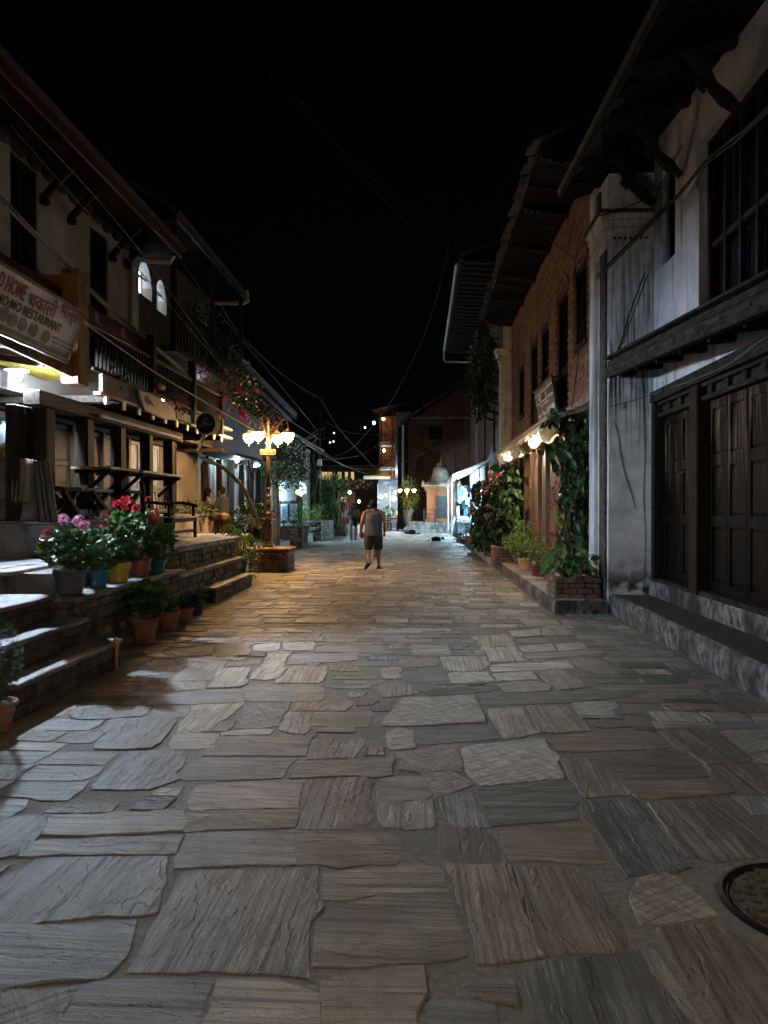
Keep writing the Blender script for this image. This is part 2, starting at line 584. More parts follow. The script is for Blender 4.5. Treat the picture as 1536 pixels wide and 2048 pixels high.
M['banner'] = nmat('dusty banner', (0.55, 0.50, 0.45), (0.70, 0.64, 0.58), 2, 0.7, 0.1, 0.004)
M['bannerpic'] = nmat('food picture print', (0.06, 0.06, 0.045), (0.26, 0.23, 0.16), 22, 0.7, 0, rnd=0.2)
M['red'] = nmat('red print', (0.15, 0.02, 0.018), (0.19, 0.03, 0.025), 5, 0.7, 0)
M['ink'] = nmat('black print', (0.012, 0.012, 0.014), (0.02, 0.02, 0.022), 5, 0.7, 0)
M['signgrey'] = nmat('grey sign board', (0.10, 0.095, 0.10), (0.14, 0.135, 0.14), 3, 0.6, 0.1, 0.004)
M['paper'] = nmat('white sign panel', (0.50, 0.52, 0.56), (0.62, 0.64, 0.68), 6, 0.6, 0)
M['silver'] = nmat('silver print', (0.38, 0.36, 0.34), (0.46, 0.44, 0.42), 6, 0.5, 0)
M['greenA'] = nmat('geranium leaf', (0.045, 0.11, 0.04), (0.09, 0.19, 0.07), 9, 0.5, 0.15, 0.004, rnd=0.4, trans=0.2, spec=0.18)
M['greenB'] = nmat('vine leaf', (0.05, 0.11, 0.025), (0.115, 0.20, 0.05), 8, 0.42, 0.15, 0.004, rnd=0.4, trans=0.22, spec=0.18)
M['greenC'] = nmat('dark ivy leaf', (0.012, 0.034, 0.012), (0.032, 0.072, 0.026), 8, 0.38, 0.15, 0.004, rnd=0.4, trans=0.12, spec=0.18)
M['greenD'] = nmat('clipped conifer', (0.012, 0.05, 0.018), (0.03, 0.10, 0.035), 8, 0.65, 0.15, 0.004, rnd=0.45, trans=0.1)
M['greenE'] = nmat('yellow green leaf', (0.10, 0.17, 0.03), (0.20, 0.28, 0.06), 8, 0.45, 0.15, 0.004, rnd=0.35, trans=0.22, spec=0.18)
M['stem'] = nmat('green brown stem', (0.05, 0.06, 0.03), (0.12, 0.12, 0.06), 14, 0.8, 0.2, 0.004)
M['bark'] = nmat('rough bark', (0.035, 0.028, 0.022), (0.10, 0.08, 0.06), 9, 0.9, 0.8, 0.015, stretch=(3, 3, 0.6))
M['palebark'] = nmat('pale gnarled branch', (0.16, 0.115, 0.06), (0.32, 0.25, 0.14), 14, 0.8, 0.8, 0.01)
M['petalred'] = nmat('red petal', (0.42, 0.02, 0.025), (0.60, 0.04, 0.05), 9, 0.6, 0, rnd=0.25, trans=0.25)
M['petalpink'] = nmat('pink petal', (0.62, 0.20, 0.42), (0.78, 0.36, 0.58), 9, 0.6, 0, rnd=0.2, trans=0.25)
M['petalcoral'] = nmat('coral petal', (0.28, 0.06, 0.085), (0.40, 0.13, 0.15), 9, 0.6, 0, rnd=0.25, trans=0.25)
M['petalmagenta'] = nmat('magenta bract', (0.24, 0.01, 0.065), (0.38, 0.035, 0.12), 9, 0.6, 0, rnd=0.3, trans=0.3)
M['petalpurple'] = nmat('dark purple petal', (0.13, 0.01, 0.05), (0.24, 0.03, 0.10), 9, 0.6, 0, rnd=0.3, trans=0.2)
M['skin'] = nmat('tanned skin', (0.14, 0.066, 0.037), (0.18, 0.086, 0.05), 8, 0.5, 0.08, 0.003)
M['hair'] = nmat('black hair', (0.003, 0.0026, 0.0026), (0.008, 0.007, 0.0065), 14, 0.6, 0.5, 0.006, stretch=(4, 4, 1), spec=0.08)
M['vest'] = nmat('blue grey vest', (0.028, 0.036, 0.076), (0.046, 0.055, 0.10), 3, 0.85, 0.5, 0.02, stretch=(3, 3, 0.8))
M['shorts'] = nmat('dark olive shorts', (0.010, 0.0095, 0.008), (0.022, 0.021, 0.017), 4, 0.85, 0.5, 0.02)
M['darkcloth'] = nmat('charcoal cloth', (0.010, 0.011, 0.013), (0.022, 0.024, 0.028), 4, 0.85, 0.4, 0.02)
M['denim'] = nmat('washed denim', (0.10, 0.16, 0.18), (0.32, 0.42, 0.45), 5, 0.85, 0.3, 0.01, stretch=(2, 2, 0.7))
M['plaid'] = nmat('grey flannel', (0.06, 0.065, 0.07), (0.34, 0.36, 0.38), 16, 0.85, 0.2, 0.01)
M['tanbag'] = nmat('tan canvas', (0.36, 0.26, 0.16), (0.48, 0.36, 0.23), 20, 0.85, 0.2, 0.005)
M['fur'] = nmat('golden fur', (0.085, 0.040, 0.014), (0.16, 0.085, 0.032), 18, 0.85, 0.9, 0.02, stretch=(1, 1, 0.5), rnd=0.2)
M['blueglaze'] = nmat('blue glazed pot', (0.02, 0.11, 0.17), (0.04, 0.17, 0.24), 5, 0.4, 0.15, 0.005)
M['yellowpot'] = nmat('yellow plastic pot', (0.48, 0.33, 0.035), (0.60, 0.43, 0.06), 5, 0.45, 0.15, 0.005)
M['greypot'] = nmat('slate grey pot', (0.055, 0.057, 0.072), (0.10, 0.10, 0.125), 5, 0.5, 0.2, 0.005)
M['redpot'] = nmat('brick red pot', (0.22, 0.065, 0.045), (0.32, 0.10, 0.07), 5, 0.5, 0.2, 0.005)
M['marpot'] = nmat('maroon pot', (0.13, 0.022, 0.022), (0.20, 0.04, 0.038), 5, 0.45, 0.2, 0.005)
M['navy'] = nmat('navy pot', (0.015, 0.028, 0.07), (0.03, 0.05, 0.11), 5, 0.45, 0.2, 0.005)
M['shrinebrick'] = nmat('shrine terracotta', (0.24, 0.11, 0.05), (0.34, 0.165, 0.085), 9, 0.8, 0.4, 0.008)
M['shrinestone'] = nmat('shrine plaster', (0.36, 0.32, 0.27), (0.56, 0.52, 0.46), 4, 0.8, 0.4, 0.01, c3=(0.18, 0.16, 0.13), s3=2)
M['purplewall'] = nmat('mauve render', (0.16, 0.11, 0.13), (0.24, 0.17, 0.19), 3, 0.85, 0.3, 0.01)
M['goldplate'] = nmat('brass plate', (0.05, 0.038, 0.018), (0.08, 0.062, 0.032), 6, 0.4, 0.1, 0.003, metal=0.4)
M['goldtrim'] = nmat('brass trim', (0.30, 0.23, 0.11), (0.40, 0.32, 0.17), 6, 0.4, 0, metal=0.3)
M['glassdark'] = nmat('dark window glass', (0.008, 0.010, 0.014), (0.016, 0.019, 0.025), 3, 0.12, 0)
M['jug'] = nmat('clear water jug', (0.45, 0.55, 0.62), (0.62, 0.72, 0.80), 5, 0.15, 0.1, 0.01, trans=0.5)
M['ledge'] = nmat('old carved timber', (0.010, 0.009, 0.008), (0.045, 0.039, 0.034), 7, 0.8, 0.9, 0.012, stretch=(3, 0.7, 3), spec=0.05)
M['hill'] = nmat('dark hillside', (0.004, 0.006, 0.005), (0.010, 0.013, 0.010), 0.1, 1.0, 0)
# lamps
M['lantern'] = lampglass('lit lantern glass', (1.0, 0.54, 0.20), 160.0)
M['lantern3'] = lampglass('lit far lantern glass', (1.0, 0.60, 0.26), 70.0)
M['tungsten2'] = emat('lit balcony bulb', (1.0, 0.72, 0.38), 32.0)
M['shoplight2'] = emat('lit stall globe', (0.70, 0.90, 1.0), 75.0)
M['lantern2'] = lampglass('lit pale lantern glass', (1.0, 0.78, 0.50), 105.0)
M['led'] = lampglass('lit white bulb', (0.70, 0.85, 1.0), 2150.0, 'X', -0.15, 0.25)
M['tungsten'] = emat('lit warm bulb', (1.0, 0.84, 0.60), 230.0)
M['tube'] = emat('lit white tube', (0.75, 0.90, 1.0), 60.0)
M['shoplight'] = emat('lit shop bulb', (0.55, 0.84, 1.0), 330.0)
M['windowlit'] = emat('lit window', (0.72, 0.86, 1.0), 1.6)
M['goldlit'] = emat('lit golden window', (1.0, 0.66, 0.28), 0.10)
M['farwhite'] = emat('distant lamp', (0.85, 0.92, 1.0), 1.5)

# ------------------------------------------------------------------ ground and street
mb = MB(); mb.box(-260, 260, -120, 420, -0.6, -0.035)
struct('ground', mb, M['earth'])
mb = MB()
nx, ny = 46, 150
P = [[Vector((-5.3 + 8.1 * i / nx, -6 + 54.0 * j / ny, 0.002 * noise.noise(Vector((i * .9, j * .9, 0))) - 0.0015)) for i in range(nx + 1)] for j in range(ny + 1)]
for j in range(ny):
    for i in range(nx):
        pass
mb.add([p for r in P for p in r], [(j * (nx + 1) + i, j * (nx + 1) + i + 1, (j + 1) * (nx + 1) + i + 1, (j + 1) * (nx + 1) + i) for j in range(ny) for i in range(nx)])
street = struct('street', mb, M['mortar'])
ORG[street.name] = Vector((0, 0, 0))
mb = MB(); mb.box(-12, 8, 48, 120, -0.3, 0.012)
struct('plaza', mb, M['slab'])

TINT = dict(g=(0.215, 0.22, 0.225), b=(0.175, 0.195, 0.22), d=(0.125, 0.135, 0.15), t=(0.31, 0.275, 0.225), l=(0.38, 0.355, 0.32), p=(0.25, 0.215, 0.20), r=(0.215, 0.165, 0.13), n=(0.20, 0.178, 0.15))


def stone_geo(mb, poly, ang, tint, h, rough=False, lod=0, tilt=(0, 0)):
    """one split paving stone: uneven outline, worn edge, body sunk in the mortar"""
    n = len(poly)
    pts = []
    step = (0.055, 0.10, 0.5)[lod]
    for i in range(n):
        a, b = poly[i], poly[(i + 1) % n]
        L = (b - a).length
        k = max(1, int(L / step))
        for q in range(k):
            t = q / k
            p = a.lerp(b, t)
            nz = noise.noise(Vector((p.x * 9, p.y * 9, 3.1)))
            nz2 = noise.noise(Vector((p.x * 31, p.y * 31, 8.1)))
            d = (b - a).normalized()
            p = p + Vector((d.y, -d.x)) * (nz * 0.016 + nz2 * 0.006)
            if q == 0 and k > 1:                    # rounded corner
                c0, c1 = poly[i - 1], b
                p = p.lerp((c0 + c1) / 2, 0.05)
            pts.append(p)
    c = sum(pts, Vector((0, 0))) / len(pts)
    m = len(pts)
    ca, sa = math.cos(ang), math.sin(ang)
    ox, oy = R.uniform(-40, 40), R.uniform(-40, 40)
    k = 6.0 if rough else 1.0
    ins = 0.005
    vs, uv = [], []
    for ring, (inset, z) in enumerate(((0.0, -0.01), (0.0, h * 0.45), (ins, h))):
        for p in pts:
            d = (c - p)
            L = d.length or 1
            q = p + d * (inset / L)
            zz = z
            if ring == 2:
                zz = z + (q.x - c.x) * tilt[0] + (q.y - c.y) * tilt[1] + 0.002 * noise.noise(Vector((q.x * 6, q.y * 6, ox)))
                zz = max(zz, 0.002)
            vs.append((q.x, q.y, zz))
            w = q - c
            uv.append(((w.x * ca + w.y * sa) * k + ox, (-w.x * sa + w.y * ca) + oy))
    fs = []
    for r in range(2):
        for i in range(m):
            j = (i + 1) % m
            fs.append((r * m + i, r * m + j, (r + 1) * m + j, (r + 1) * m + i))
    fs.append(tuple(2 * m + i for i in range(m)))
    mb.add(vs, fs)
    if mb.uv is None:
        mb.uv, mb.tint = [], []
    mb.uv += uv
    mb.tint += [(tint[0], tint[1], tint[2], 1)] * len(vs)


def ccw(poly):
    a = sum(poly[i].x * poly[(i + 1) % len(poly)].y - poly[(i + 1) % len(poly)].x * poly[i].y for i in range(len(poly)))
    return poly if a > 0 else poly[::-1]


# outlines of the stones nearest the camera, measured on the ground plane
T = '''L h b 0,1195 505,1195 475,1310 405,1388 0,1425
L v g 170,925 655,920 615,1140 370,1145 200,1168 0,1178 0,1045
L h l 210,765 740,740 750,765 700,808 185,830
L h g 150,858 720,838 690,908 115,912
L v b 0,770 205,765 100,900 0,915
L h b 835,532 1165,530 1110,600 700,602
L h p 815,640 1190,620 1182,722 775,728
L h n 765,742 1188,732 1172,800 772,812
L h b 765,826 1180,815 1160,940 712,960
L h d 880,440 1240,440 1215,515 842,510
L v g 1252,455 1440,450 1405,525 1242,525
L h p 1200,540 1560,528 1560,592 1188,600
L v p 1232,620 1458,602 1440,800 1202,804
L h n 1192,820 1560,815 1560,938 1182,942
L h t 722,430 870,430 850,482 700,482
L h l 900,424 1075,417 1070,433 890,437
L v b 520,508 722,497 690,605 590,640 400,640 455,590
L v g 460,370 700,368 600,482 400,482
L v t 772,318 960,310 830,415 722,420
L r g 1000,310 1145,310 1110,395 962,400
L v g 1152,345 1250,345 1215,430 1122,410
L v t 1212,305 1390,300 1370,336 1187,336
L h n 1262,342 1475,345 1450,395 1250,396
L r b 350,322 600,325 560,358 330,372 300,350
L h b 622,320 755,320 740,360 612,362
L h b 642,262 970,255 960,302 612,312
L h g 992,237 1280,230 1270,295 982,296
L v t 1162,165 1300,165 1270,230 1112,226
L v l 1042,170 1150,166 1110,210 1012,210
L v l 876,175 985,170 970,240 842,245
L r t 702,225 820,220 800,250 662,260
L v g 762,150 895,145 840,215 702,216
L r b 590,140 750,135 700,180 560,200
L v l 1082,115 1155,115 1120,165 1052,165
L h g 1172,115 1420,105 1410,136 1162,150
L v l 882,75 1005,70 980,115 852,120
L r t 600,115 850,78 840,110 642,126
L r l 1016,80 1110,70 1100,95 1022,97
L r l 1142,68 1250,65 1240,95 1152,95
L h g 1302,80 1510,78 1510,104 1272,106
L h d 332,1440 820,1420 770,1590 640,1640 240,1640 250,1596
L h t 892,1430 1100,1413 1265,1470 1240,1640 830,1640 868,1520
L h r 1312,1432 1500,1388 1660,1380 1640,1640 1310,1640
L r g 0,1452 285,1450 200,1640 0,1640
L v n 742,982 1270,964 1212,1383 565,1352
L h t 1312,985 1545,972 1755,966 1765,1050 1305,1080
L h n 1275,1180 1545,1072 1790,1062 1836,1290 1545,1310 1270,1345
R r l 317,490 640,457 700,570 688,602 402,626 352,600
R r t 77,510 280,477 300,540 290,575 72,570
R r t 32,430 60,410 115,420 120,480 37,487
R h d 122,408 400,395 432,444 132,466
R r l 12,392 90,292 350,280 380,380 122,394
R v t 432,335 545,330 600,420 492,440
R v n 585,320 720,325 805,410 622,420
R r l 770,310 920,305 910,350 790,352
R h r 672,450 1060,425 1112,480 702,496
R v n 702,532 840,530 980,668 802,680
R h r 835,520 1190,502 1260,590 962,600
R v n 1112,427 1330,415 1470,530 1292,545
R r t 1345,420 1560,415 1560,535 1482,537
R v r 1302,560 1560,550 1560,660 1402,662
R h r 962,630 1340,617 1388,660 1022,682
R h d 402,652 700,615 788,655 732,720 770,760 442,787
R v b 242,690 345,670 400,785 292,796
R v p 0,710 85,705 90,790 0,796
R v p 93,705 185,700 190,790 94,796
R h p 0,612 172,600 178,660 168,686 0,692
R r p 162,592 270,580 338,630 217,672
R v d 792,702 1010,690 1195,940 1102,974 982,976 832,780
R v n 1072,712 1360,690 1580,880 1560,900 1320,920 1192,900
R h r 492,815 800,787 870,930 522,926
R v n 242,820 370,805 478,935 292,946
R v r 262,962 500,955 610,1290 392,1310
R v r 522,962 760,965 958,1280 642,1292
R r t 1032,1012 1130,987 1318,1140 1052,1170
R v r 1112,1212 1310,1192 1590,1400 1590,1640 1432,1640
R v d 582,1350 1000,1312 1260,1640 715,1640
R v n 1004,1312 1062,1312 1335,1640 1272,1640
R v t 362,45 490,35 510,80 402,85
R v l 402,90 520,85 553,135 432,140
R r l 512,25 615,15 625,35 522,45
R v l 632,15 720,15 738,35 642,38
R r l 547,85 663,75 678,98 562,103
R r l 692,76 780,70 798,92 702,95
R h t 562,116 850,95 858,110 582,130
R h l 442,158 730,140 738,170 452,180
R r l 457,195 580,182 593,210 462,216
R r l 472,236 570,222 653,235 638,255 502,260
R v t 622,186 710,175 798,240 702,250
R v n 733,136 835,130 930,185 860,190
R v t 242,126 400,125 408,155 370,175 262,176
R r l 262,190 405,186 428,220 272,225
R r t 72,136 200,130 208,155 82,165
R h d 72,181 250,181 258,230 82,216
R r l 2,171 60,170 68,210 7,210
R v g 2,227 68,225 118,268 2,280
R h d 162,260 440,236 448,252 202,276
R h d 392,285 720,266 1040,255 1058,268 720,300 412,310
R h n 852,250 1220,231 1258,270 1072,288'''
stones = []                     # (poly, strike angle, tint, rough, size seen)
for ln in T.splitlines():
    q = ln.split()
    ox = 0 if q[0] == 'L' else 768
    poly = []
    for s in q[3:]:
        x, y = map(float, s.split(','))
        p = at(ox + x / 2, 1250 + y / 2, Z=0.012)
        poly.append(Vector((p.x, p.y)))
    poly = ccw(poly)
    cc = sum(poly, Vector((0, 0))) / len(poly)
    poly = [p + (p - cc).normalized() * .022 for p in poly]        # seen edges sit inside the true joint
    stones.append([poly, {'h': 0.0, 'v': math.pi / 2, 'r': 0.6}[q[1]] + R.uniform(-.06, .06), q[2], q[1] == 'r'])
traced = [s[0] for s in stones]
bbs = [(min(p.x for p in t), max(p.x for p in t), min(p.y for p in t), max(p.y for p in t)) for t in traced]
FILL = []
MAN = Vector((1.52, 3.04))      # manhole centre


def inside(pt, poly):
    c = False
    for i in range(len(poly)):
        a, b = poly[i], poly[i - 1]
        if (a.y > pt.y) != (b.y > pt.y) and pt.x < (b.x - a.x) * (pt.y - a.y) / (b.y - a.y) + a.x:
            c = not c
    return c


def blocked(x0, x1, y0, y1):
    for t, b in zip(traced, bbs):
        if b[0] > x1 or b[1] < x0 or b[2] > y1 or b[3] < y0:
            continue
        for i in range(5):
            for j in range(4):
                if inside(Vector((x0 + (x1 - x0) * i / 4, y0 + (y1 - y0) * j / 3)), t):
                    return True
        for p in t:
            if x0 < p.x < x1 and y0 < p.y < y1:
                return True
    cx, cy = max(x0, min(MAN.x, x1)), max(y0, min(MAN.y, y1))
    return (Vector((cx, cy)) - MAN).length < 0.40


y = -5.5
while y < 47.5:
    d = R.choice((0.12, 0.18, 0.24, 0.28, 0.33, 0.38, 0.42)) if y > 2.0 else R.choice((0.3, 0.4, 0.5))
    if 2.0 < y < 8.6:
        d = min(d, 0.26)
    if y > 30:
        d *= 1.3
    xl = -3.93 if y < 4.9 else -2.84 if y < 7.4 else (-3.26 if y < 12 else (-3.2 if y < 15 else (-3.1 if y < 19 else -4.3)))
    xr = 2.66 if y < 11 else (1.86 if y < 20 else 1.70)
    x = xl + R.uniform(0, 0.15)
    while x < xr - 0.1:
        w = R.uniform(0.3, 0.7) if d < 0.2 else R.uniform(0.24, 0.62)
        if 2.0 < y < 8.6:
            w = min(w, 0.42)
        w = min(w, xr - x)
        g = 0.014 + 0.01 * R.random()
        if w > 0.1 and not blocked(x + .02, x + w - .02, y + .02, y + d - .02):
            def j():
                return R.uniform(-.014, .014)
            poly = [Vector((x + g + j(), y + g + j())), Vector((x + w - g + j(), y + g + j())), Vector((x + w - g + j(), y + d - g + j())), Vector((x + g + j(), y + d - g + j()))]
            if w < 0.4 and d > 0.2 and R.random() < 0.6:
                ang = math.pi / 2
            else:
                ang = 0.0
            if 2 < y < 8.8:
                FILL.append((x + g, x + w - g, y + g, y + d - g))
            stones.append([poly, ang + R.uniform(-.08, .08), R.choice('ggbdtttlpnl' if y > 9 else 'ggbdtpnnr'), R.random() < 0.25])
        x += w
    y += d
for it in range(3000):                        # small wedged pieces close the wide joints
    px_, py_ = R.uniform(-2.75, 2.6), 2.0 + 6.8 * R.random()
    w, d = R.choice(((.34, .09), (.24, .13), (.17, .15), (.12, .26), (.10, .16), (.30, .07), (.14, .09), (.42, .12)))
    if abs(px_ + .0487 * py_) / py_ > .56 or blocked(px_ - w / 2, px_ + w / 2, py_ - d / 2, py_ + d / 2):
        continue
    if any(f[0] < px_ + w / 2 and f[1] > px_ - w / 2 and f[2] < py_ + d / 2 and f[3] > py_ - d / 2 for f in FILL):
        continue
    FILL.append((px_ - w / 2, px_ + w / 2, py_ - d / 2, py_ + d / 2))
    poly = [Vector((px_ + sx * w / 2 * R.uniform(.86, 1), py_ + sy * d / 2 * R.uniform(.86, 1))) for sx, sy in ((-1, -1), (1, -1), (1, 1), (-1, 1))]
    stones.append([poly, (0 if w > d else math.pi / 2) + R.uniform(-.1, .1), R.choice('gbdnprt'), R.random() < .2])
# near stones are dressed to fit: every outline spreads until it meets its neighbour's joint
near = [q for q in stones if 1.6 < sum(p.y for p in q[0]) / len(q[0]) < 9.6]
for q in near:
    out = []
    m = len(q[0])
    for i in range(m):
        p0, p1 = q[0][i], q[0][(i + 1) % m]
        k = max(1, int((p1 - p0).length / .10))
        out += [p0.lerp(p1, t / k) for t in range(k)]
    q[0] = out


def bb(t):
    return (min(p.x for p in t), max(p.x for p in t), min(p.y for p in t), max(p.y for p in t))


for it in range(3):
    boxes = [bb(q[0]) for q in near]
    for qi, q in enumerate(near):
        t, m = q[0], len(q[0])
        b0 = boxes[qi]
        nb = [near[j][0] for j in range(len(near)) if j != qi and boxes[j][0] < b0[1] + .06 and boxes[j][1] > b0[0] - .06 and boxes[j][2] < b0[3] + .06 and boxes[j][3] > b0[2] - .06]
        new = []
        for i in range(m):
            d = t[(i + 1) % m] - t[i - 1]
            nrm = Vector((d.y, -d.x))
            nrm = nrm.normalized() if nrm.length > 1e-6 else Vector((0, 0))
            tip = t[i] + nrm * .040
            okk = not any(inside(tip, o) or inside(t[i] + nrm * .026, o) for o in nb) and (tip - MAN).length > .385 and -3.0 < tip.x < 2.68
            new.append(t[i] + nrm * .012 if okk else t[i])
        q[0] = new
for s in stones:
    c = sum(s[0], Vector((0, 0))) / len(s[0])
    a = abs(sum(s[0][i].x * s[0][(i + 1) % len(s[0])].y - s[0][(i + 1) % len(s[0])].x * s[0][i].y for i in range(len(s[0])))) / 2
    vis = c.y > 2.05 and abs(c.x + 0.0487 * c.y) / c.y < 0.52
    s.append(a / max(c.y, .5) ** 3 if vis else 0)
stones.sort(key=lambda s: -s[4])
rest = MB()
for i, (poly, ang, tk, rough, vis) in enumerate(stones):
    tn = TINT[tk]
    f = R.uniform(0.58, 1.0)
    g_ = sum(tn) / 3
    tn = tuple((q * .58 + g_ * .42 * w_) * f for q, w_ in zip(tn, (1.02, 1.0, .96)))
    c = sum(poly, Vector((0, 0))) / len(poly)
    h = R.choice((0.002, 0.003, 0.004, 0.006)) if tk != 'l' else R.uniform(.004, .008)
    tl = (R.uniform(-.007, .007), R.uniform(-.007, .007))
    if i < 290 and vis > 0:
        m = MB()
        stone_geo(m, poly, ang, tn, h, rough, 0 if c.y < 6 else 1, tl)
        obj('paving_stone', m, M['stone'], street)
    else:
        stone_geo(rest, poly, ang, tn, h, rough, 1 if 0 < c.y < 14 else 2, tl)
o = obj('paving_stones', rest, M['stone'], street)
o['kind'] = 'stuff'

# manhole
mh = thing('manhole_cover', 'round cast iron manhole cover set in the paving', 'manhole cover', (MAN.x, MAN.y, 0))
mb = MB()
n = 40
rim = [(0.345, 0.0), (0.345, 0.016), (0.33, 0.02), (0.318, 0.014), (0.318, -0.03)]
vs = [(r * math.cos(6.2832 * k / n), r * math.sin(6.2832 * k / n), z) for r, z in rim for k in range(n)]
mb.add(vs, [(i * n + k, i * n + (k + 1) % n, (i + 1) * n + (k + 1) % n, (i + 1) * n + k) for i in range(4) for k in range(n)])
obj('rim', mb, M['blackiron'], mh, local=True)
mb = MB()
mb.lathe([(0.305, -0.03), (0.305, 0.004), (0.298, 0.008), (0.0001, 0.008)], 40)
lid = obj('lid', mb, M['manhole'], mh, local=True)
s = 0.062
rib = MB()
for i in range(-5, 6):
    L = math.sqrt(max(0.0, 0.29 ** 2 - (i * s) ** 2))
    if L > 0.05:
        rib.obb((i * s, 0, 0.0105), (0.026, 2 * L, 0.012))
        rib.obb((0, i * s, 0.0100), (2 * L, 0.026, 0.0115))
rib.obb((0.02, -0.02, 0.0125), (0.16, 0.12, 0.012))
obj('rib_grid', rib, M['manhole'], lid, local=True)
mh.rotation_euler.z = rad(-8)

# ------------------------------------------------------------------ left terrace, steps and dry stone walls
mb = MB()
mb.box(-6.6, -3.99, -3, 17.4, -0.2, 0.88)
mb.box(-3.99, -3.66, 7.4, 15.0, -0.2, 0.88)
terr = struct('terrace', mb, M['concrete'])
yy = -2.6
while yy < 17.2:
    d = R.uniform(.5, .9)
    xx = -6.5
    lim = -3.96 if (yy < 7.2 or yy > 14.6) else -3.60
    while xx < lim - .05:
        w = min(R.uniform(.5, 1.0), lim - xx)
        if lim - xx - w < 0.2:
            w = lim - xx
        m = MB()
        e = .012
        poly = [Vector((xx + e, yy + e)), Vector((xx + w - e, yy + e)), Vector((xx + w - e + R.uniform(-.02, .02), yy + d - e)), Vector((xx + e, yy + d - e))]
        stone_geo(m, poly, 0, tuple(q * R.uniform(.9, 1.25) for q in TINT[R.choice('gglt')]), 0.03, False, 1)
        for p in m.v:
            p.z += 0.882
        obj('paving_slab', m, M['stone'], terr)
        xx += w
    yy += d


def masonry(parent, name, x0, x1, y0, y1, z0, z1, face, sz=(0.22, 0.09), mat='rubble', proud=0.03, core=True):
    """rows of separate uneven stones on one face ('x+', 'x-' or 'y-') of a block"""
    if core:
        cb = MB(); cb.box(x0, x1, y0, y1, z0, z1)
        obj('core', cb, M['earth'], parent)
    z = z0
    while z < z1 - .02:
        h = min(sz[1] * R.uniform(.7, 1.4), z1 - z)
        a, b = (y0, y1) if face[0] == 'x' else (x0, x1)
        t = a
        while t < b - .02:
            w = min(sz[0] * R.uniform(.5, 1.5), b - t)
            g = 0.006
            pr = proud * R.uniform(.4, 1.3)
            m = MB()
            if face[0] == 'x':
                X = x1 if face == 'x+' else x0
                sgn = 1 if face == 'x+' else -1
                c = (X + sgn * (pr / 2 - .03), t + w / 2, z + h / 2)
                size = (pr + .06, w - g, h - g)
            else:
                c = (t + w / 2, y0 - pr / 2 + .03, z + h / 2)
                size = (w - g, pr + .06, h - g)
            m.obb(c, size, (R.uniform(-.05, .05), R.uniform(-.05, .05), R.uniform(-.05, .05)))
            for p in m.v:
                p += Vector((R.uniform(-1, 1), R.uniform(-1, 1), R.uniform(-1, 1))) * min(w, h) * .09
            obj(name, m, M[mat], parent, bevel=min(w, h) * .16)
            t += w
        z += h


def slab(parent, name, x0, x1, y0, y1, z0, z1, mat='slab', n=14, wob=.02):
    """stone slab with a worn front edge"""
    m = MB()
    vs, k = [], n + 1
    for z in (z0, z1):
        for i in range(k):
            yv = y0 + (y1 - y0) * i / n
            vs.append((x0, yv, z))
            vs.append((x1 + wob * noise.noise(Vector((yv * 3.1, z0 * 7, x1))) + .4 * wob * noise.noise(Vector((yv * 11, z0 * 7, x1))), yv, z + (.006 * noise.noise(Vector((yv * 4, x1, z1))) if z == z1 else 0)))
    fs = []
    o = 2 * k
    for i in range(n):
        a = 2 * i
        fs += [(a, a + 2, a + 3, a + 1), (o + a, o + a + 1, o + a + 3, o + a + 2), (a + 1, a + 3, o + a + 3, o + a + 1), (a, o + a, o + a + 2, a + 2)]
    fs += [(0, 1, o + 1, o), (2 * n, o + 2 * n, o + 2 * n + 1, 2 * n + 1)]
    m.add(vs, fs)
    return obj(name, m, M[mat], parent, bevel=.008)


st = thing('stone_steps', 'dark stone steps with pale lit treads beside the round bush', 'steps', (-3.3, 5.3, 0))
for (xe, y1, zt, zb, xb) in ((-2.88, 7.32, .27, 0, -4.0), (-3.13, 7.12, .50, .27, -4.0), (-3.42, 7.06, .72, .50, -4.0)):
    masonry(st, 'riser_stone', xb, xe - .04, 5.38, y1, zb, zt - .045, 'x+', (.30, .11), 'darkrubble', .02)
    slab(st, 'tread_slab', xb + .02, xe, 5.36, y1 + .01, zt - .043, zt)
masonry(st, 'riser_stone', -4.1, -3.995, 5.0, 7.1, .72, .90, 'x+', (.3, .1), 'darkrubble', .02)

wl = thing('retaining_wall', 'low dry stone wall carrying the row of geranium pots', 'stone wall', (-3.45, 8.5, 0))
masonry(wl, 'wall_stone', -3.66, -3.31, 7.16, 10.4, 0, .63, 'x+', (.21, .10), 'rubble', .035)
masonry(wl, 'wall_stone', -3.66, -3.31, 7.165, 10.3, 0, .63, 'y-', (.14, .09), 'rubble', .03, core=False)
yy = 7.13
while yy < 10.4:
    d = min(R.uniform(.3, .55), 10.45 - yy)
    slab(wl, 'cap_slab', -3.68, -3.26, yy + .006, yy + d - .006, .632, .68, 'slab', 5, .03)
    yy += d

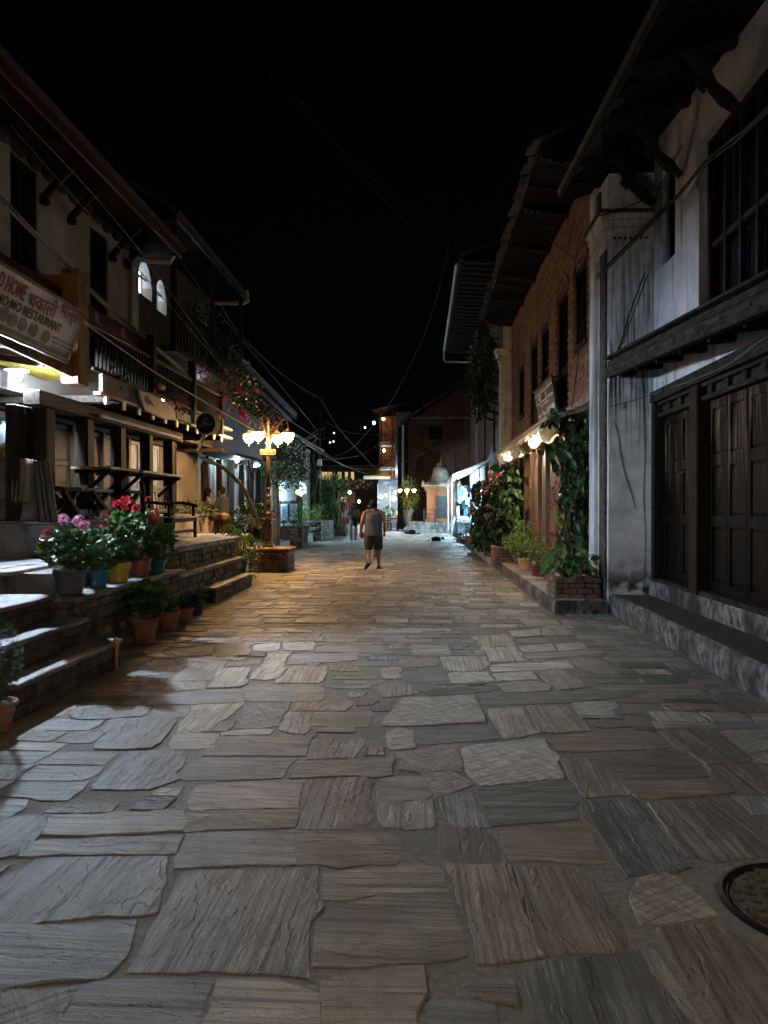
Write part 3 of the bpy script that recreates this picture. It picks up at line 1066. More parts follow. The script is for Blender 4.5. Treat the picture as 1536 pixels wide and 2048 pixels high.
w2 = thing('mossy_terrace_wall', 'mossy stone terrace wall behind the slab steps', 'stone wall', (-3.7, 12.5, 0))
masonry(w2, 'wall_stone', -3.92, -3.64, 10.5, 15.0, 0, .84, 'x+', (.24, .10), 'rubble', .03)
masonry(w2, 'wall_stone', -6.5, -3.66, 14.99, 17.4, 0.0, .84, 'y-', (.24, .12), 'rubble', .02, core=False)
yy = 9.7
while yy < 15.0:
    d = min(R.uniform(.6, 1.0), 15.05 - yy)
    slab(w2, 'edge_slab', -3.98, -3.58, yy + .006, yy + d - .006, .914, .95, 'slab', 6, .05)
    yy += d
s2 = thing('slab_steps', 'two low stone slab steps rising to the terrace near the lamp', 'steps', (-3.4, 13, 0))
masonry(s2, 'riser_stone', -3.64, -3.30, 12.1, 14.75, 0, .20, 'x+', (.26, .10), 'rubble', .03)
masonry(s2, 'riser_stone', -3.64, -3.29, 12.12, 14.7, 0, .20, 'y-', (.2, .1), 'rubble', .02, core=False)
slab(s2, 'tread_slab', -3.64, -3.25, 12.07, 13.4, .203, .25, 'slab', 10, .04)
slab(s2, 'tread_slab', -3.64, -3.26, 13.41, 14.8, .203, .25, 'slab', 10, .04)
yy = 10.55
while yy < 14.9:
    d = min(R.uniform(.7, 1.1), 14.95 - yy)
    slab(s2, 'upper_slab', -3.66, -3.46, yy + .005, yy + d - .005, .50, .56, 'slab', 6, .05)
    yy += d
masonry(s2, 'riser_stone', -3.66, -3.52, 10.5, 14.9, .25, .498, 'x+', (.26, .10), 'rubble', .02)

# verandah plinth and the lower pavement behind the lamp
mb = MB()
mb.box(-5.12, -4.46, 9.2, 12.86, .884, 1.33)
mb.box(-5.12, -4.40, 9.16, 12.9, 1.331, 1.36)
mb.box(-6.6, -5.121, 9.2, 18.6, .884, 1.36)
struct('verandah_floor', mb, M['concrete'], bevel=.01)
mb = MB(); mb.box(-8.5, -4.7, 17.4, 46, -.2, .34)
mb.box(-6.4, -5.2, 9.0, 9.18, .884, 1.3)
struct('pavement', mb, M['slab'], bevel=.01)

# right: cement step along the white house, stone platform along the brick house
rs = MB()
k = 46
pts = [-4 + 15.15 * i / k for i in range(k + 1)]


def wob(y, a):
    return a * noise.noise(Vector((y * 2.3, 4.2, 0))) + .5 * a * noise.noise(Vector((y * 8.3, 1.2, 0)))


rs.sheet([[Vector((2.74 + wob(y, .02), y, 0)), Vector((2.72 + wob(y, .045), y, .13)), Vector((2.725 + wob(y, .03), y, .265 + wob(y + 9, .012))), Vector((2.76 + wob(y, .03), y, .285 + wob(y + 9, .012)))] for y in pts], -.03)
step = struct('cement_step', rs, M['pit'])
mb = MB(); mb.box(2.765, 3.4, -4, 11.13, -.1, .284)
o = struct('step_floor', mb, M['steptop'])
pk = MB()
pts = [11.1 + 33.5 * i / 110 for i in range(111)]
pk.sheet([[Vector((1.93 - .008 * (y - 11) + wob(y, .015), y, 0)), Vector((1.925 - .008 * (y - 11) + wob(y, .03), y, .11)), Vector((1.93 - .008 * (y - 11) + wob(y, .03), y, .2 + wob(y + 5, .012)))] for y in pts], -.03)
pk.box(1.93, 2.62, 11.12, 11.2, -.1, .19)
struct('kerb', pk, M['pit'])
mb = MB(); mb.box(1.95, 4, 11.16, 20, -.1, .195)
mb.box(1.78, 4, 20.001, 45, -.1, .194)
plat = struct('platform', mb, M['slab'])
yy = 11.2
while yy < 28:
    d = R.uniform(.5, .8)
    xx = 1.93 - .008 * (yy - 11)
    while xx < 2.85:
        w = R.uniform(.35, .6)
        m = MB()
        e = .01
        stone_geo(m, [Vector((xx + e, yy + e)), Vector((xx + w - e, yy + e)), Vector((xx + w - e, yy + d - e)), Vector((xx + e, yy + d - e))], 0, tuple(q * R.uniform(.9, 1.2) for q in TINT[R.choice('gtln')]), .014, False, 1)
        for p in m.v:
            p.z += .197
        obj('paving_slab', m, M['stone'], plat)
        xx += w
    yy += d


def walled(mb, X0, X1, y0, y1, z0, z1, holes, mi=0):
    """wall slab across X0..X1 with rectangular openings (ya, yb, za, zb)"""
    ys = sorted({y0, y1} | {h[i] for h in holes for i in (0, 1) if y0 < h[i] < y1})
    for a, b in zip(ys, ys[1:]):
        cuts = sorted([(max(h[2], z0), min(h[3], z1)) for h in holes if h[0] <= a + 1e-6 and h[1] >= b - 1e-6])
        z = z0
        for c in cuts:
            if c[0] > z:
                mb.box(X0, X1, a, b, z, c[0], mi)
            z = max(z, c[1])
        if z < z1:
            mb.box(X0, X1, a, b, z, z1, mi)


def brickmat(name, c1, c2, cm, sc=4.1, rough=0.85, plane='x', dark=None):
    m, nt, bs, N, L = nodes(name)
    tc = N('ShaderNodeTexCoord')
    sp = N('ShaderNodeSeparateXYZ')
    L(tc.outputs['Object'], sp.inputs[0])
    cb = N('ShaderNodeCombineXYZ')
    L(sp.outputs['Y' if plane == 'x' else 'X'], cb.inputs['X'])
    L(sp.outputs['Z'], cb.inputs['Y'])
    bt = N('ShaderNodeTexBrick')
    bt.inputs['Scale'].default_value = sc
    bt.inputs['Brick Width'].default_value = 1.0
    bt.inputs['Row Height'].default_value = 0.32
    bt.inputs['Mortar Size'].default_value = 0.03
    bt.inputs['Color1'].default_value = rgba(c1)
    bt.inputs['Color2'].default_value = rgba(c2)
    bt.inputs['Mortar'].default_value = rgba(cm)
    L(cb.outputs[0], bt.inputs['Vector'])
    n = N('ShaderNodeTexNoise')
    n.inputs['Scale'].default_value = 1.3
    n.inputs['Detail'].default_value = 7
    L(tc.outputs['Object'], n.inputs['Vector'])
    mr = N('ShaderNodeMapRange')
    mr.inputs['From Min'].default_value = 0.3
    mr.inputs['From Max'].default_value = 0.7
    mr.inputs['To Min'].default_value = 0.45
    mr.inputs['To Max'].default_value = 1.35
    L(n.outputs['Fac'], mr.inputs['Value'])
    sc_ = N('ShaderNodeVectorMath')
    sc_.operation = 'SCALE'
    L(bt.outputs['Color'], sc_.inputs[0])
    L(mr.outputs[0], sc_.inputs['Scale'])
    L(sc_.outputs[0], bs.inputs['Base Color'])
    bp = N('ShaderNodeBump')
    bp.inputs['Strength'].default_value = 0.6
    bp.inputs['Distance'].default_value = 0.01
    bp.invert = True
    L(bt.outputs['Fac'], bp.inputs['Height'])
    L(bp.outputs[0], bs.inputs['Normal'])
    bs.inputs['Roughness'].default_value = rough
    return m


M['brickX'] = brickmat('far red brick', (0.12, 0.045, 0.034), (0.17, 0.066, 0.05), (0.06, 0.04, 0.032))
M['brickY'] = brickmat('gable brick', (0.085, 0.036, 0.022), (0.125, 0.055, 0.034), (0.045, 0.028, 0.02), plane='y')

# ------------------------------------------------------------------ white house on the near right
wh = thing('white_house', 'stained white plaster house with black timber doors and carved ledge', 'house', (3.3, 5, 0))
WH = [(5.2, 9.37, 3.5, 5.87), (10.24, 10.77, 4.84, 6.16), (-4, 10.93, .5, 3.13)]
mb = MB()
walled(mb, 3.3, 3.62, -4, 11.15, .26, 6.75, WH)
obj('wall', mb, M['white'], wh)
mb = MB()
mb.box(3.24, 3.62, -4, 11.145, .27, .50)
obj('plinth', mb, M['pit'], wh, bevel=.012)
# big carved window (dark) and little window
for (ya, yb, za, zb) in WH[:2]:
    fr = MB()
    X = 3.40
    b = .075
    fr.box(X, X + .1, ya, yb, zb - b, zb)
    fr.box(X, X + .1, ya, yb, za, za + b)
    fr.box(X, X + .1, ya, ya + b, za + b, zb - b)
    fr.box(X, X + .1, yb - b, yb, za + b, zb - b)
    w = obj('window', fr, M['wood'], wh, bevel=.006)
    g = MB(); g.box(X + .12, X + .14, ya, yb, za, zb)
    obj('pane', g, M['glassdark'], w)
    if yb - ya > 1:
        q = MB()
        yy = ya + .35
        while yy < yb - .1:
            q.box(X + .02, X + .09, yy - .025, yy + .025, za + b, zb - b)
            yy += .42
        q.box(X + .03, X + .10, ya + b, yb - b, za + 1.1, za + 1.16)
        obj('lattice', q, M['black'], w)
# timber front of the ground floor
mb = MB()
mb.box(3.20, 3.5, -4, 11.0, 2.985, 3.14)
obj('lintel', mb, M['ledge'], wh, bevel=.01)
mb = MB()
for (a, b) in ((-4, 9.19), (9.47, 10.86)):
    mb.box(3.27, 3.40, a, b, 2.94, 2.984)
    mb.box(3.27, 3.40, a, b, 2.775, 2.83)
    yy = a + .03
    while yy < b:
        e = min(yy + .12, b)
        mb.box(3.285, 3.38, yy, e, 2.831, 2.939)
        yy += .46
    mb.box(3.335, 3.36, a, b, 2.8315, 2.9385)
obj('frieze', mb, M['ledge'], wh, bevel=.006)
for (a, b) in ((9.20, 9.46), (10.87, 10.99)):
    mb = MB()
    mb.box(3.22, 3.44, a, b, .50, 2.98)
    obj('post', mb, M['wood'], wh, bevel=.012)
mb = MB()
mb.box(3.24, 3.5, -4, 9.19, .501, .56)
mb.box(3.22, 3.5, 9.5, 10.86, .502, .55)
obj('sill', mb, M['ledge'], wh, bevel=.012)


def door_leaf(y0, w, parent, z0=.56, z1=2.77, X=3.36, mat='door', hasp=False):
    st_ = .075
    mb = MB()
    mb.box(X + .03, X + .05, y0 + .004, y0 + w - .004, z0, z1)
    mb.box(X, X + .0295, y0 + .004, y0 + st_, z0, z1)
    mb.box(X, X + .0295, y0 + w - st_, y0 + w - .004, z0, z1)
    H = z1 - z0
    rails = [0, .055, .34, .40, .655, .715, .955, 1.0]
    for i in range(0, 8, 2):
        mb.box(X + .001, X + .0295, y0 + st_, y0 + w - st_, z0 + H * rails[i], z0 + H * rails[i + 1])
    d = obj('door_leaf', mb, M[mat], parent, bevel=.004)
    for i in (1, 3, 5):
        p = MB()
        e = .022
        p.box(X + .012, X + .0295, y0 + st_ + e, y0 + w - st_ - e, z0 + H * rails[i] + e, z0 + H * rails[i + 1] - e)
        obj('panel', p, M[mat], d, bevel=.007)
    return d


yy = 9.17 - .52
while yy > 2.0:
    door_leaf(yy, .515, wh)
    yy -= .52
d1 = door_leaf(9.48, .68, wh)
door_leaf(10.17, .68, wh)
mb = MB()
mb.tube([(3.34, 9.75, 1.98), (3.325, 9.95, 1.985), (3.33, 10.12, 1.98)], .008, 6)
mb.tube([(3.335, 9.78, 1.97), (3.32, 9.78, 1.90), (3.33, 9.78, 1.82)], .012, 6)
obj('hasp', mb, M['iron'], wh)


# carved timber ledge (the first floor gallery)
def lz(y):
    return 3.02 + max(0, (y - 5.9)) * .064


mb = MB()
ys = [-3, 5.9, 7.6, 9.3, 11.1]
for a, b in zip(ys, ys[1:]):
    mb.bar((2.66, a, lz(a) + .085), (2.66, b - .004, lz(b) + .085), .11, .15)
    mb.bar((2.72, a, lz(a) + .215), (2.72, b - .004, lz(b) + .215), .16, .085)
    mb.bar((2.64, a, lz(a) + .285), (2.64, b - .004, lz(b) + .285), .15, .03)
lb = obj('ledge_beam', mb, M['ledge'], wh, bevel=.012)
mb = MB()
yy = 5.0
while yy < 11:
    mb.bar((2.6, yy, lz(yy) + .11), (2.6, yy + .26, lz(yy + .26) + .11), .012, .035)
    yy += .62
obj('carving', mb, M['black'], lb)
yy = 4.2
while yy < 11:
    mb = MB()
    mb.bar((2.70, yy, lz(yy) + .10), (3.32, yy, lz(yy) + .16), .10, .10)
    mb.bar((2.72, yy, lz(yy) + .02), (2.95, yy, lz(yy) + .05), .08, .07)
    obj('joist', mb, M['wood'], wh, bevel=.01)
    yy += .82
for i in range(3):
    mb = MB()
    x = 2.81 + i * .165
    for a, b in zip(ys, ys[1:]):
        mb.bar((x, a, lz(a) + .30), (x, b - .003, lz(b) + .30), .155, .025)
    obj('floor_board', mb, M['woodh'], wh)


# sagging eaves
def ez(y):
    return 6.42 + min(0, max(-4.5, y - 10.87)) * .08


yy = 4.0
while yy < 12.25:
    w = R.uniform(.28, .42)
    mb = MB()
    dz = R.uniform(-.015, .015)
    e = R.uniform(-.03, .05)
    mb.sheet([[Vector((2.20 + e, yy, ez(yy) + dz)), Vector((2.7, yy, ez(yy) + .13 + dz)), Vector((3.5, yy, ez(yy) + .33 + dz))], [Vector((2.20 + e, yy + w - .012, ez(yy + w) + dz)), Vector((2.7, yy + w - .012, ez(yy + w) + .13 + dz)), Vector((3.5, yy + w - .012, ez(yy + w) + .33 + dz))]], .02)
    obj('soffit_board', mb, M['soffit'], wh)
    yy += w
mb = MB()
for a, b in ((-3, 6.37), (6.37, 9.2), (9.2, 12.2)):
    mb.bar((2.17, a, ez(a) + .0), (2.17, b - .003, ez(b) + .0), .05, .13)
obj('fascia', mb, M['ledge'], wh, bevel=.01)
for yy in (5.0, 6.7, 8.3, 9.7, 11.0):
    mb = MB()
    mb.bar((2.18, yy, ez(yy) - .04), (3.4, yy, ez(yy) + .24), .11, .12)
    mb.bar((2.3, yy, ez(yy) - .12), (2.75, yy, ez(yy) + .0), .085, .07)
    obj('rafter', mb, M['ledge'], wh, bevel=.015)
for yy in (8.1, 9.95, 11.02):
    mb = MB()
    z = ez(yy)
    mb.tube([(2.72, yy, z + .02), (2.86, yy, z - .12), (2.98, yy, z - .34), (3.12, yy, z - .48), (3.28, yy, z - .62)], [.05, .075, .06, .08, .04], 7)
    mb.tube([(2.92, yy, z - .18), (2.84, yy, z - .30), (2.90, yy, z - .40)], [.05, .04, .02], 6)
    obj('carved_strut', mb, M['ledge'], wh)
mb = MB()
mb.sheet([[Vector((2.12, -4, ez(5) + .06)), Vector((6.5, -4, ez(5) + 1.9))], [Vector((2.12, 6.4, ez(6.4) + .07)), Vector((6.5, 6.4, ez(6.4) + 1.9))], [Vector((2.12, 12.25, ez(12.2) + .07)), Vector((6.5, 12.25, ez(12.2) + 1.9))]], .08)
obj('roof', mb, M['slate'], wh)
mb = MB(); mb.box(3.63, 7.5, -4, 11.9, 0, 6.0)
obj('body', mb, M['black'], wh)

# party wall pilaster
pl = thing('party_wall', 'mould stained white pilaster between white house and brick house', 'pilaster', (2.6, 11.2, 0))
mb = MB(); mb.box(2.66, 3.66, 11.155, 11.8, .0, 6.3)
obj('shaft', mb, M['whitedirty'], pl, bevel=.015)
mb = MB()
mb.box(2.625, 2.659, 11.20, 11.55, .0, 5.25)
mb.box(2.63, 2.6595, 11.56, 11.79, 5.75, 6.2)
obj('mould_strip', mb, M['mould'], pl, bevel=.01)
mb = MB(); mb.box(2.60, 3.66, 11.805, 12.12, .0, 6.35)
obj('return', mb, M['white'], pl, bevel=.015)
cp = MB()
for z0, z1, e in ((5.22, 5.30, .02), (5.32, 5.40, .01), (5.42, 5.52, .035), (5.53, 5.63, .055), (5.635, 5.72, .08)):
    cp.box(2.62 - e, 3.3, 11.15 - e * .5, 12.0 + e, z0, z1)
cp.box(2.66, 3.2, 11.15, 12, 5.3, 5.7)
ca = obj('capital', cp, M['whitedirty'], pl, bevel=.012)
mb = MB()
for i in range(7):
    mb.obb((2.74 + i * .075, 11.128, 5.36), (.035, .02, .035))
obj('dentil', mb, M['mould'], ca)
mb = MB(); mb.box(2.51, 3.3, 11.09, 12.14, 5.722, 5.77)
obj('cap_slab', mb, M['mould'], pl, bevel=.01)

mb = MB()
mb.tube([at(u, v, Y=11.152) for u, v in ((1226, 835), (1236, 868), (1240, 905), (1250, 950), (1262, 985), (1272, 1020))], [.002, .005, .006, .006, .005, .002], 4)
mb.tube([at(u, v, Y=11.152) for u, v in ((1288, 800), (1290, 900), (1287, 985), (1291, 1080), (1288, 1180))], .004, 4)
obj('crack', mb, M['mould'], pl)

# ------------------------------------------------------------------ brick house
bh = thing('brick_house', 'orange brick house with timber windows above a lit shop canopy', 'house', (2.75, 18, 0))
XB = 2.75


def hole(u0, v0, u1, v1):
    a, b = at(u0, v0, X=XB), at(u1, v1, X=XB)
    return [min(a.y, b.y), max(a.y, b.y), b.z, a.z]


WB = []
for (ya, yb, za, zb) in ((13.05, 14.0, 4.28, 5.72), (14.7, 15.75, 3.45, 5.68), (16.9, 17.9, 4.2, 5.55), (18.55, 19.6, 3.45, 5.55), (20.9, 21.9, 3.95, 5.35)):
    WB.append((ya, yb, za, zb))
mb = MB()
walled(mb, XB + .012, XB + .3, 12.125, 23.7, 3.2, 7.1, WB)
obj('wall', mb, M['joint'], bh)
mb = MB()
z, row = 3.33, 0
while z < 7.02:
    yy = 12.13 + (0 if row % 2 else -.12)
    while yy < 23.68:
        a, b = max(yy, 12.13), min(yy + .232, 23.68)
        if b - a > .03 and not any(h[0] - .02 < b and h[1] + .02 > a and h[2] - .02 < z + .06 and h[3] + .06 > z for h in WB):
            pr = R.uniform(.0, .012)
            mb.box(XB - pr, XB + .06, a, b - .004, z, z + .060)
        yy += .242
    z += .073
    row += 1
o = obj('brickwork', mb, M['brick'], bh)
o['kind'] = 'stuff'
for i, (ya, yb, za, zb) in enumerate(WB):
    X = XB + .02
    fr = MB()
    b = .09
    fr.box(X, X + .12, ya - .02, yb + .02, zb - b, zb)
    fr.box(X - .05, X + .12, ya - .03, yb + .03, za, za + b)
    fr.box(X, X + .12, ya, ya + b, za + b, zb - b)
    fr.box(X, X + .12, yb - b, yb, za + b, zb - b)
    w = obj('window', fr, M['wood'], bh, bevel=.008)
    p = MB(); p.box(X + .10, X + .115, ya + b, yb - b, za + b, zb - b)
    obj('pane', p, M['glassdark'], w)
    s_ = MB()
    ym = (ya + yb) / 2
    if i in (1, 3):
        s_.box(X + .03, X + .07, ya + b, yb - b, za + b, za + .75)
        s_.box(X + .02, X + .09, ya + b, yb - b, za + .76, za + .82)
        s_.box(X + .03, X + .08, ym - .02, ym + .02, za + .83, zb - b)
    else:
        s_.box(X + .03, X + .08, ym - .02, ym + .02, za + b, zb - b)
        for k in (1, 2):
            zz = za + (zb - za) * k / 3
            s_.box(X + .035, X + .075, ya + b, yb - b, zz - .015, zz + .015)
    obj('shutter', s_, M['wood'], w, bevel=.004)
    ar = MB()
    n = 9
    for k in range(n):
        a0 = math.pi * (k + .04) / n
        a1 = math.pi * (k + .96) / n
        r0, r1 = (yb - ya) / 2, (yb - ya) / 2 + .13
        def pt(r, a):
            return Vector((XB - .022, ym - r * math.cos(a), zb - .02 + .32 * r / r0 * math.sin(a)))
        ar.prism([pt(r0, a0), pt(r0, a1), pt(r1, a1), pt(r1, a0)], (.05, 0, 0))
    obj('brick_arch', ar, M['oldbrick'], bh)
for (yc, zc) in ((14.2, 6.35), (18.3, 6.3), (22.2, 6.2)):        # blind arches under the eaves
    ar = MB()
    for k in range(7):
        a0, a1 = math.pi * (k + .05) / 7, math.pi * (k + .95) / 7
        def pt(r, a):
            return Vector((XB - .02, yc - r * math.cos(a), zc + r * math.sin(a)))
        ar.prism([pt(.28, a0), pt(.28, a1), pt(.38, a1), pt(.38, a0)], (.05, 0, 0))
    ar.box(XB - .014, XB + .02, yc - .28, yc + .28, zc - .42, zc)
    obj('blind_arch', ar, M['oldbrick'], bh)
# eaves
yy = 12.25
while yy < 23.9:
    w = R.uniform(.3, .5)
    mb = MB()
    dz = R.uniform(-.02, .02)
    mb.sheet([[Vector((1.87 + R.uniform(-.02, .03), yy, 7.25 + dz)), Vector((2.95, yy, 7.08 + dz))], [Vector((1.87 + R.uniform(-.02, .03), yy + w - .01, 7.25 + dz)), Vector((2.95, yy + w - .01, 7.08 + dz))]], .02)
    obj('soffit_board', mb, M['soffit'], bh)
    yy += w
for yy in (12.5, 14.6, 16.7, 18.8, 20.9, 23.4):
    mb = MB()
    mb.bar((1.92, yy, 7.18), (2.8, yy, 7.02), .13, .15)
    for k in range(6):
        mb.obb((1.98 + k * .13, yy, 7.09 - k * .022), (.05, .10, .06))
    obj('eave_beam', mb, M['ledge'], bh, bevel=.01)
mb = MB()
yy = 12.2
while yy < 23.9:
    w = R.uniform(.16, .30)
    mb.obb((1.86 + R.uniform(-.04, .03), yy + w / 2, 7.31 + R.uniform(-.01, .015)), (.24, w - .01, .03), (0, R.uniform(-.3, -.15), R.uniform(-.08, .08)))
    yy += w
o = obj('eave_slates', mb, M['slate'], bh)
o['kind'] = 'stuff'
mb = MB()
mb.sheet([[Vector((1.86, 12.2, 7.33)), Vector((7, 12.2, 9.4))], [Vector((1.86, 23.9, 7.33)), Vector((7, 23.9, 9.4))]], .06)
obj('roof', mb, M['slate'], bh)
# timber shop front
mb = MB(); mb.box(2.86, 3.1, 12.13, 23.7, .2, 3.2)
obj('shop_wall', mb, M['shopwood'], bh)
mb = MB(); mb.box(2.62, 3.0, 12.13, 23.7, 3.201, 3.32)
obj('string_course', mb, M['concrete'], bh, bevel=.01)
yy = 12.5
k = 0
while yy < 23.4:
    mb = MB()
    mb.box(2.70, 2.855, yy, yy + .13, .2, 3.0)
    mb.box(2.68, 2.85, yy - .05, yy + .18, 2.78, 2.98)
    obj('shop_post', mb, M['shopwood'], bh, bevel=.015)
    for q in range(3):
        mb = MB()
        a = yy + .16 + q * .30
        mb.box(2.80, 2.852, a, a + .28, .2, 2.72)
        mb.box(2.785, 2.80, a + .04, a + .24, .4, 1.2)
        mb.box(2.785, 2.80, a + .04, a + .24, 1.35, 2.5)
        obj('shop_door', mb, M['shopwood'], bh, bevel=.006)
    yy += 1.12
mb = MB(); mb.box(2.70, 2.9, 12.13, 23.7, 3.0, 3.14)
obj('shop_lintel', mb, M['oakh'], bh, bevel=.01)
mb = MB(); mb.box(3.11, 8, 12.13, 23.7, 0, 7.0)
obj('body', mb, M['black'], bh)

# canopy with scalloped cloth
cn = thing('shop_canopy', 'sloping shop canopy with cream scalloped valances under brick house', 'canopy', (2.3, 16, 2.9))
yy = 12.2
while yy < 20.3:
    mb = MB()
    mb.sheet([[Vector((1.98, yy, 2.95)), Vector((2.72, yy, 3.19))], [Vector((1.98, yy + .55, 2.95)), Vector((2.72, yy + .55, 3.19))]], .012)
    obj('roof_sheet', mb, M['zinc'], cn)
    yy += .56
mb = MB()
mb.bar((1.98, 12.15, 2.93), (1.98, 20.4, 2.93), .06, .07)
obj('edge_beam', mb, M['oakh'], cn, bevel=.008)
for yy in (12.25, 13.3, 14.75, 16.2, 17.7, 19.0, 20.3):
    mb = MB()
    mb.bar((1.98, yy, 2.905), (2.74, yy, 3.14), .05, .06)
    obj('canopy_rafter', mb, M['oakh'], cn)
    if yy > 12.3:
        P = []
        for i in range(17):
            t = i / 16
            x = 2.03 + .68 * t
            zt = 2.88 + .235 * t
            sag = .10 + .13 * abs(math.sin(t * math.pi * 2.5)) ** .7
            P.append([Vector((x, yy + .05 + .015 * math.sin(t * 21), zt)), Vector((x, yy + .06 + .03 * math.sin(t * 17 + 1), zt - sag * .5)), Vector((x, yy + .05 + .02 * math.sin(t * 25), zt - sag - .05))])
        mb = MB(); mb.sheet(P, .004)
        obj('valance', mb, M['cloth'], cn, smooth=True)
P = []
for i in range(131):
    yy = 12.4 + 7.8 * i / 130
    sag = .05 + .10 * abs(math.sin((yy - 12.4) * math.pi / .65)) ** .6
    P.append([Vector((1.975, yy, 2.90)), Vector((1.965 + .012 * math.sin(yy * 30), yy, 2.90 - sag))])
mb = MB(); mb.sheet(P, .004)
obj('fringe', mb, M['cloth'], cn, smooth=True)


def bulb(name, label, p, r, mat, cat='lamp', cord=.12, group=None):
    t = thing(name, label, cat, p, group)
    globals()['LASTBULB'] = t.name
    m = MB(); m.ell(p, (r, r, r * 1.15), 10, 6)
    obj('globe', m, M[mat], t, smooth=True)
    m = MB(); m.lathe([(r * .5, r * .95), (r * .5, r * 1.7), (.006, r * 1.9), (.006, r + cord)], 8, p)
    obj('socket', m, M['blackiron'], t)
    return t


bulb('bulb_lamp', 'lit warm bulb under the canopy nearest the white pilaster', at(1073, 873, X=2.12), .044, 'tungsten')
bulb('bulb_lamp', 'lit warm bulb above the pink flowered climber', at(1012, 915, X=2.02), .044, 'tungsten')

# sign board on the sill
sb = thing('sign_board', 'grey hotel sign board with three white panels on brick house', 'sign', (2.6, 17, 3.3))
A, B, Cc, D = at(1104, 752, X=2.50), at(1069, 782, X=2.50), at(1068, 835, X=2.62), at(1106, 815, X=2.62)
y1, y0 = B.y, A.y
zt, zb = A.z, 3.40
mb = MB()
mb.prism([Vector((2.50, y0, zt)), Vector((2.50, y1, zt)), Vector((2.60, y1, zb)), Vector((2.60, y0, zb))], (.03, 0, .0))
bd = obj('board', mb, M['signgrey'], sb)
mb = MB()
mb.bar((2.50, y0 - .02, zt), (2.60, y0 - .02, zb), .05, .04)
mb.bar((2.49, y0, zt + .015), (2.49, y1, zt + .015), .05, .03)
mb.bar((2.53, y0 - .02, zt - .02), (2.78, y0 - .02, zt - .02), .03, .03)
obj('frame', mb, M['blackiron'], sb)


def sp(fy, fz, off=.006):                  # fraction along the board (0 = far end as read from the street) and up it
    z = zb + (zt - zb) * fz
    return Vector((2.60 - .10 * fz - off, y1 + (y0 - y1) * fy, z))


def plate(f0, f1, z0, z1, off=.006):
    m = MB()
    m.prism([sp(f0, z1, off), sp(f1, z1, off), sp(f1, z0, off), sp(f0, z0, off)], (.004, 0, 0))
    return m


for f0, f1 in ((.03, .29), (.33, .62), (.66, .99)):
    pp_ = obj('letter_panel', plate(f0, f1, .52, .86), M['paper'], bd)
for tx, f0, f1 in (('GUEST', .36, .60), ('HOUSE', .69, .97)):
    lettering('lettering', tx, sp(f0, .57, .012), sp(f1, .57) - sp(f0, .57), sp(f0, .8) - sp(f0, .57), (sp(f0, .80) - sp(f0, .57)).length, (sp(f1, .57) - sp(f0, .57)).length, M['ink'], sb, .003, bold=.02)
mk = MB()
for f0, f1, z0, z1 in ((.08, .11, .57, .80), (.13, .16, .57, .80), (.11, .13, .66, .71), (.19, .25, .57, .62), (.19, .25, .75, .80)):
    q = plate(f0, f1, z0, z1, .012)
    mk.add(q.v, q.f)
obj('panel_marks', mk, M['ink'], bd)
mk = MB()
for f0, f1, z0, z1 in ((.25, .42, .40, .46), (.46, .72, .40, .46), (.05, .22, .10, .20), (.30, .34, .14, .28), (.34, .50, .10, .19), (.56, .64, .10, .26), (.66, .74, .10, .26), (.76, .80, .10, .26), (.82, .92, .10, .26)):
    q = plate(f0, f1, z0, z1, .009)
    mk.add(q.v, q.f)
obj('small_lettering', mk, M['paper'], bd)

# second pilaster, far brick building, its eaves, gutter and downpipe
p2 = thing('white_pilaster', 'slender white pilaster at the far corner of brick house', 'pilaster', (2.7, 23.9, 0))
a, b = at(1001, 700, Y=23.8), at(1019, 700, Y=23.8)
mb = MB(); mb.box(a.x, b.x + .3, 23.75, 24.25, .2, 6.25)
obj('shaft', mb, M['white'], p2, bevel=.012)
mb = MB()
for z0, z1, e in ((5.9, 5.98, .02), (6.0, 6.15, .06), (6.16, 6.28, .12), (6.285, 6.36, .17)):
    mb.box(a.x - e, b.x + .02, 23.75 - e * .4, 24.3, z0, z1)
obj('capital', mb, M['white'], p2, bevel=.015)
mb = MB(); mb.box(a.x + .12, b.x + .1, 23.8, 24.2, 6.37, 7.6)
obj('upper_shaft', mb, M['white'], p2, bevel=.012)

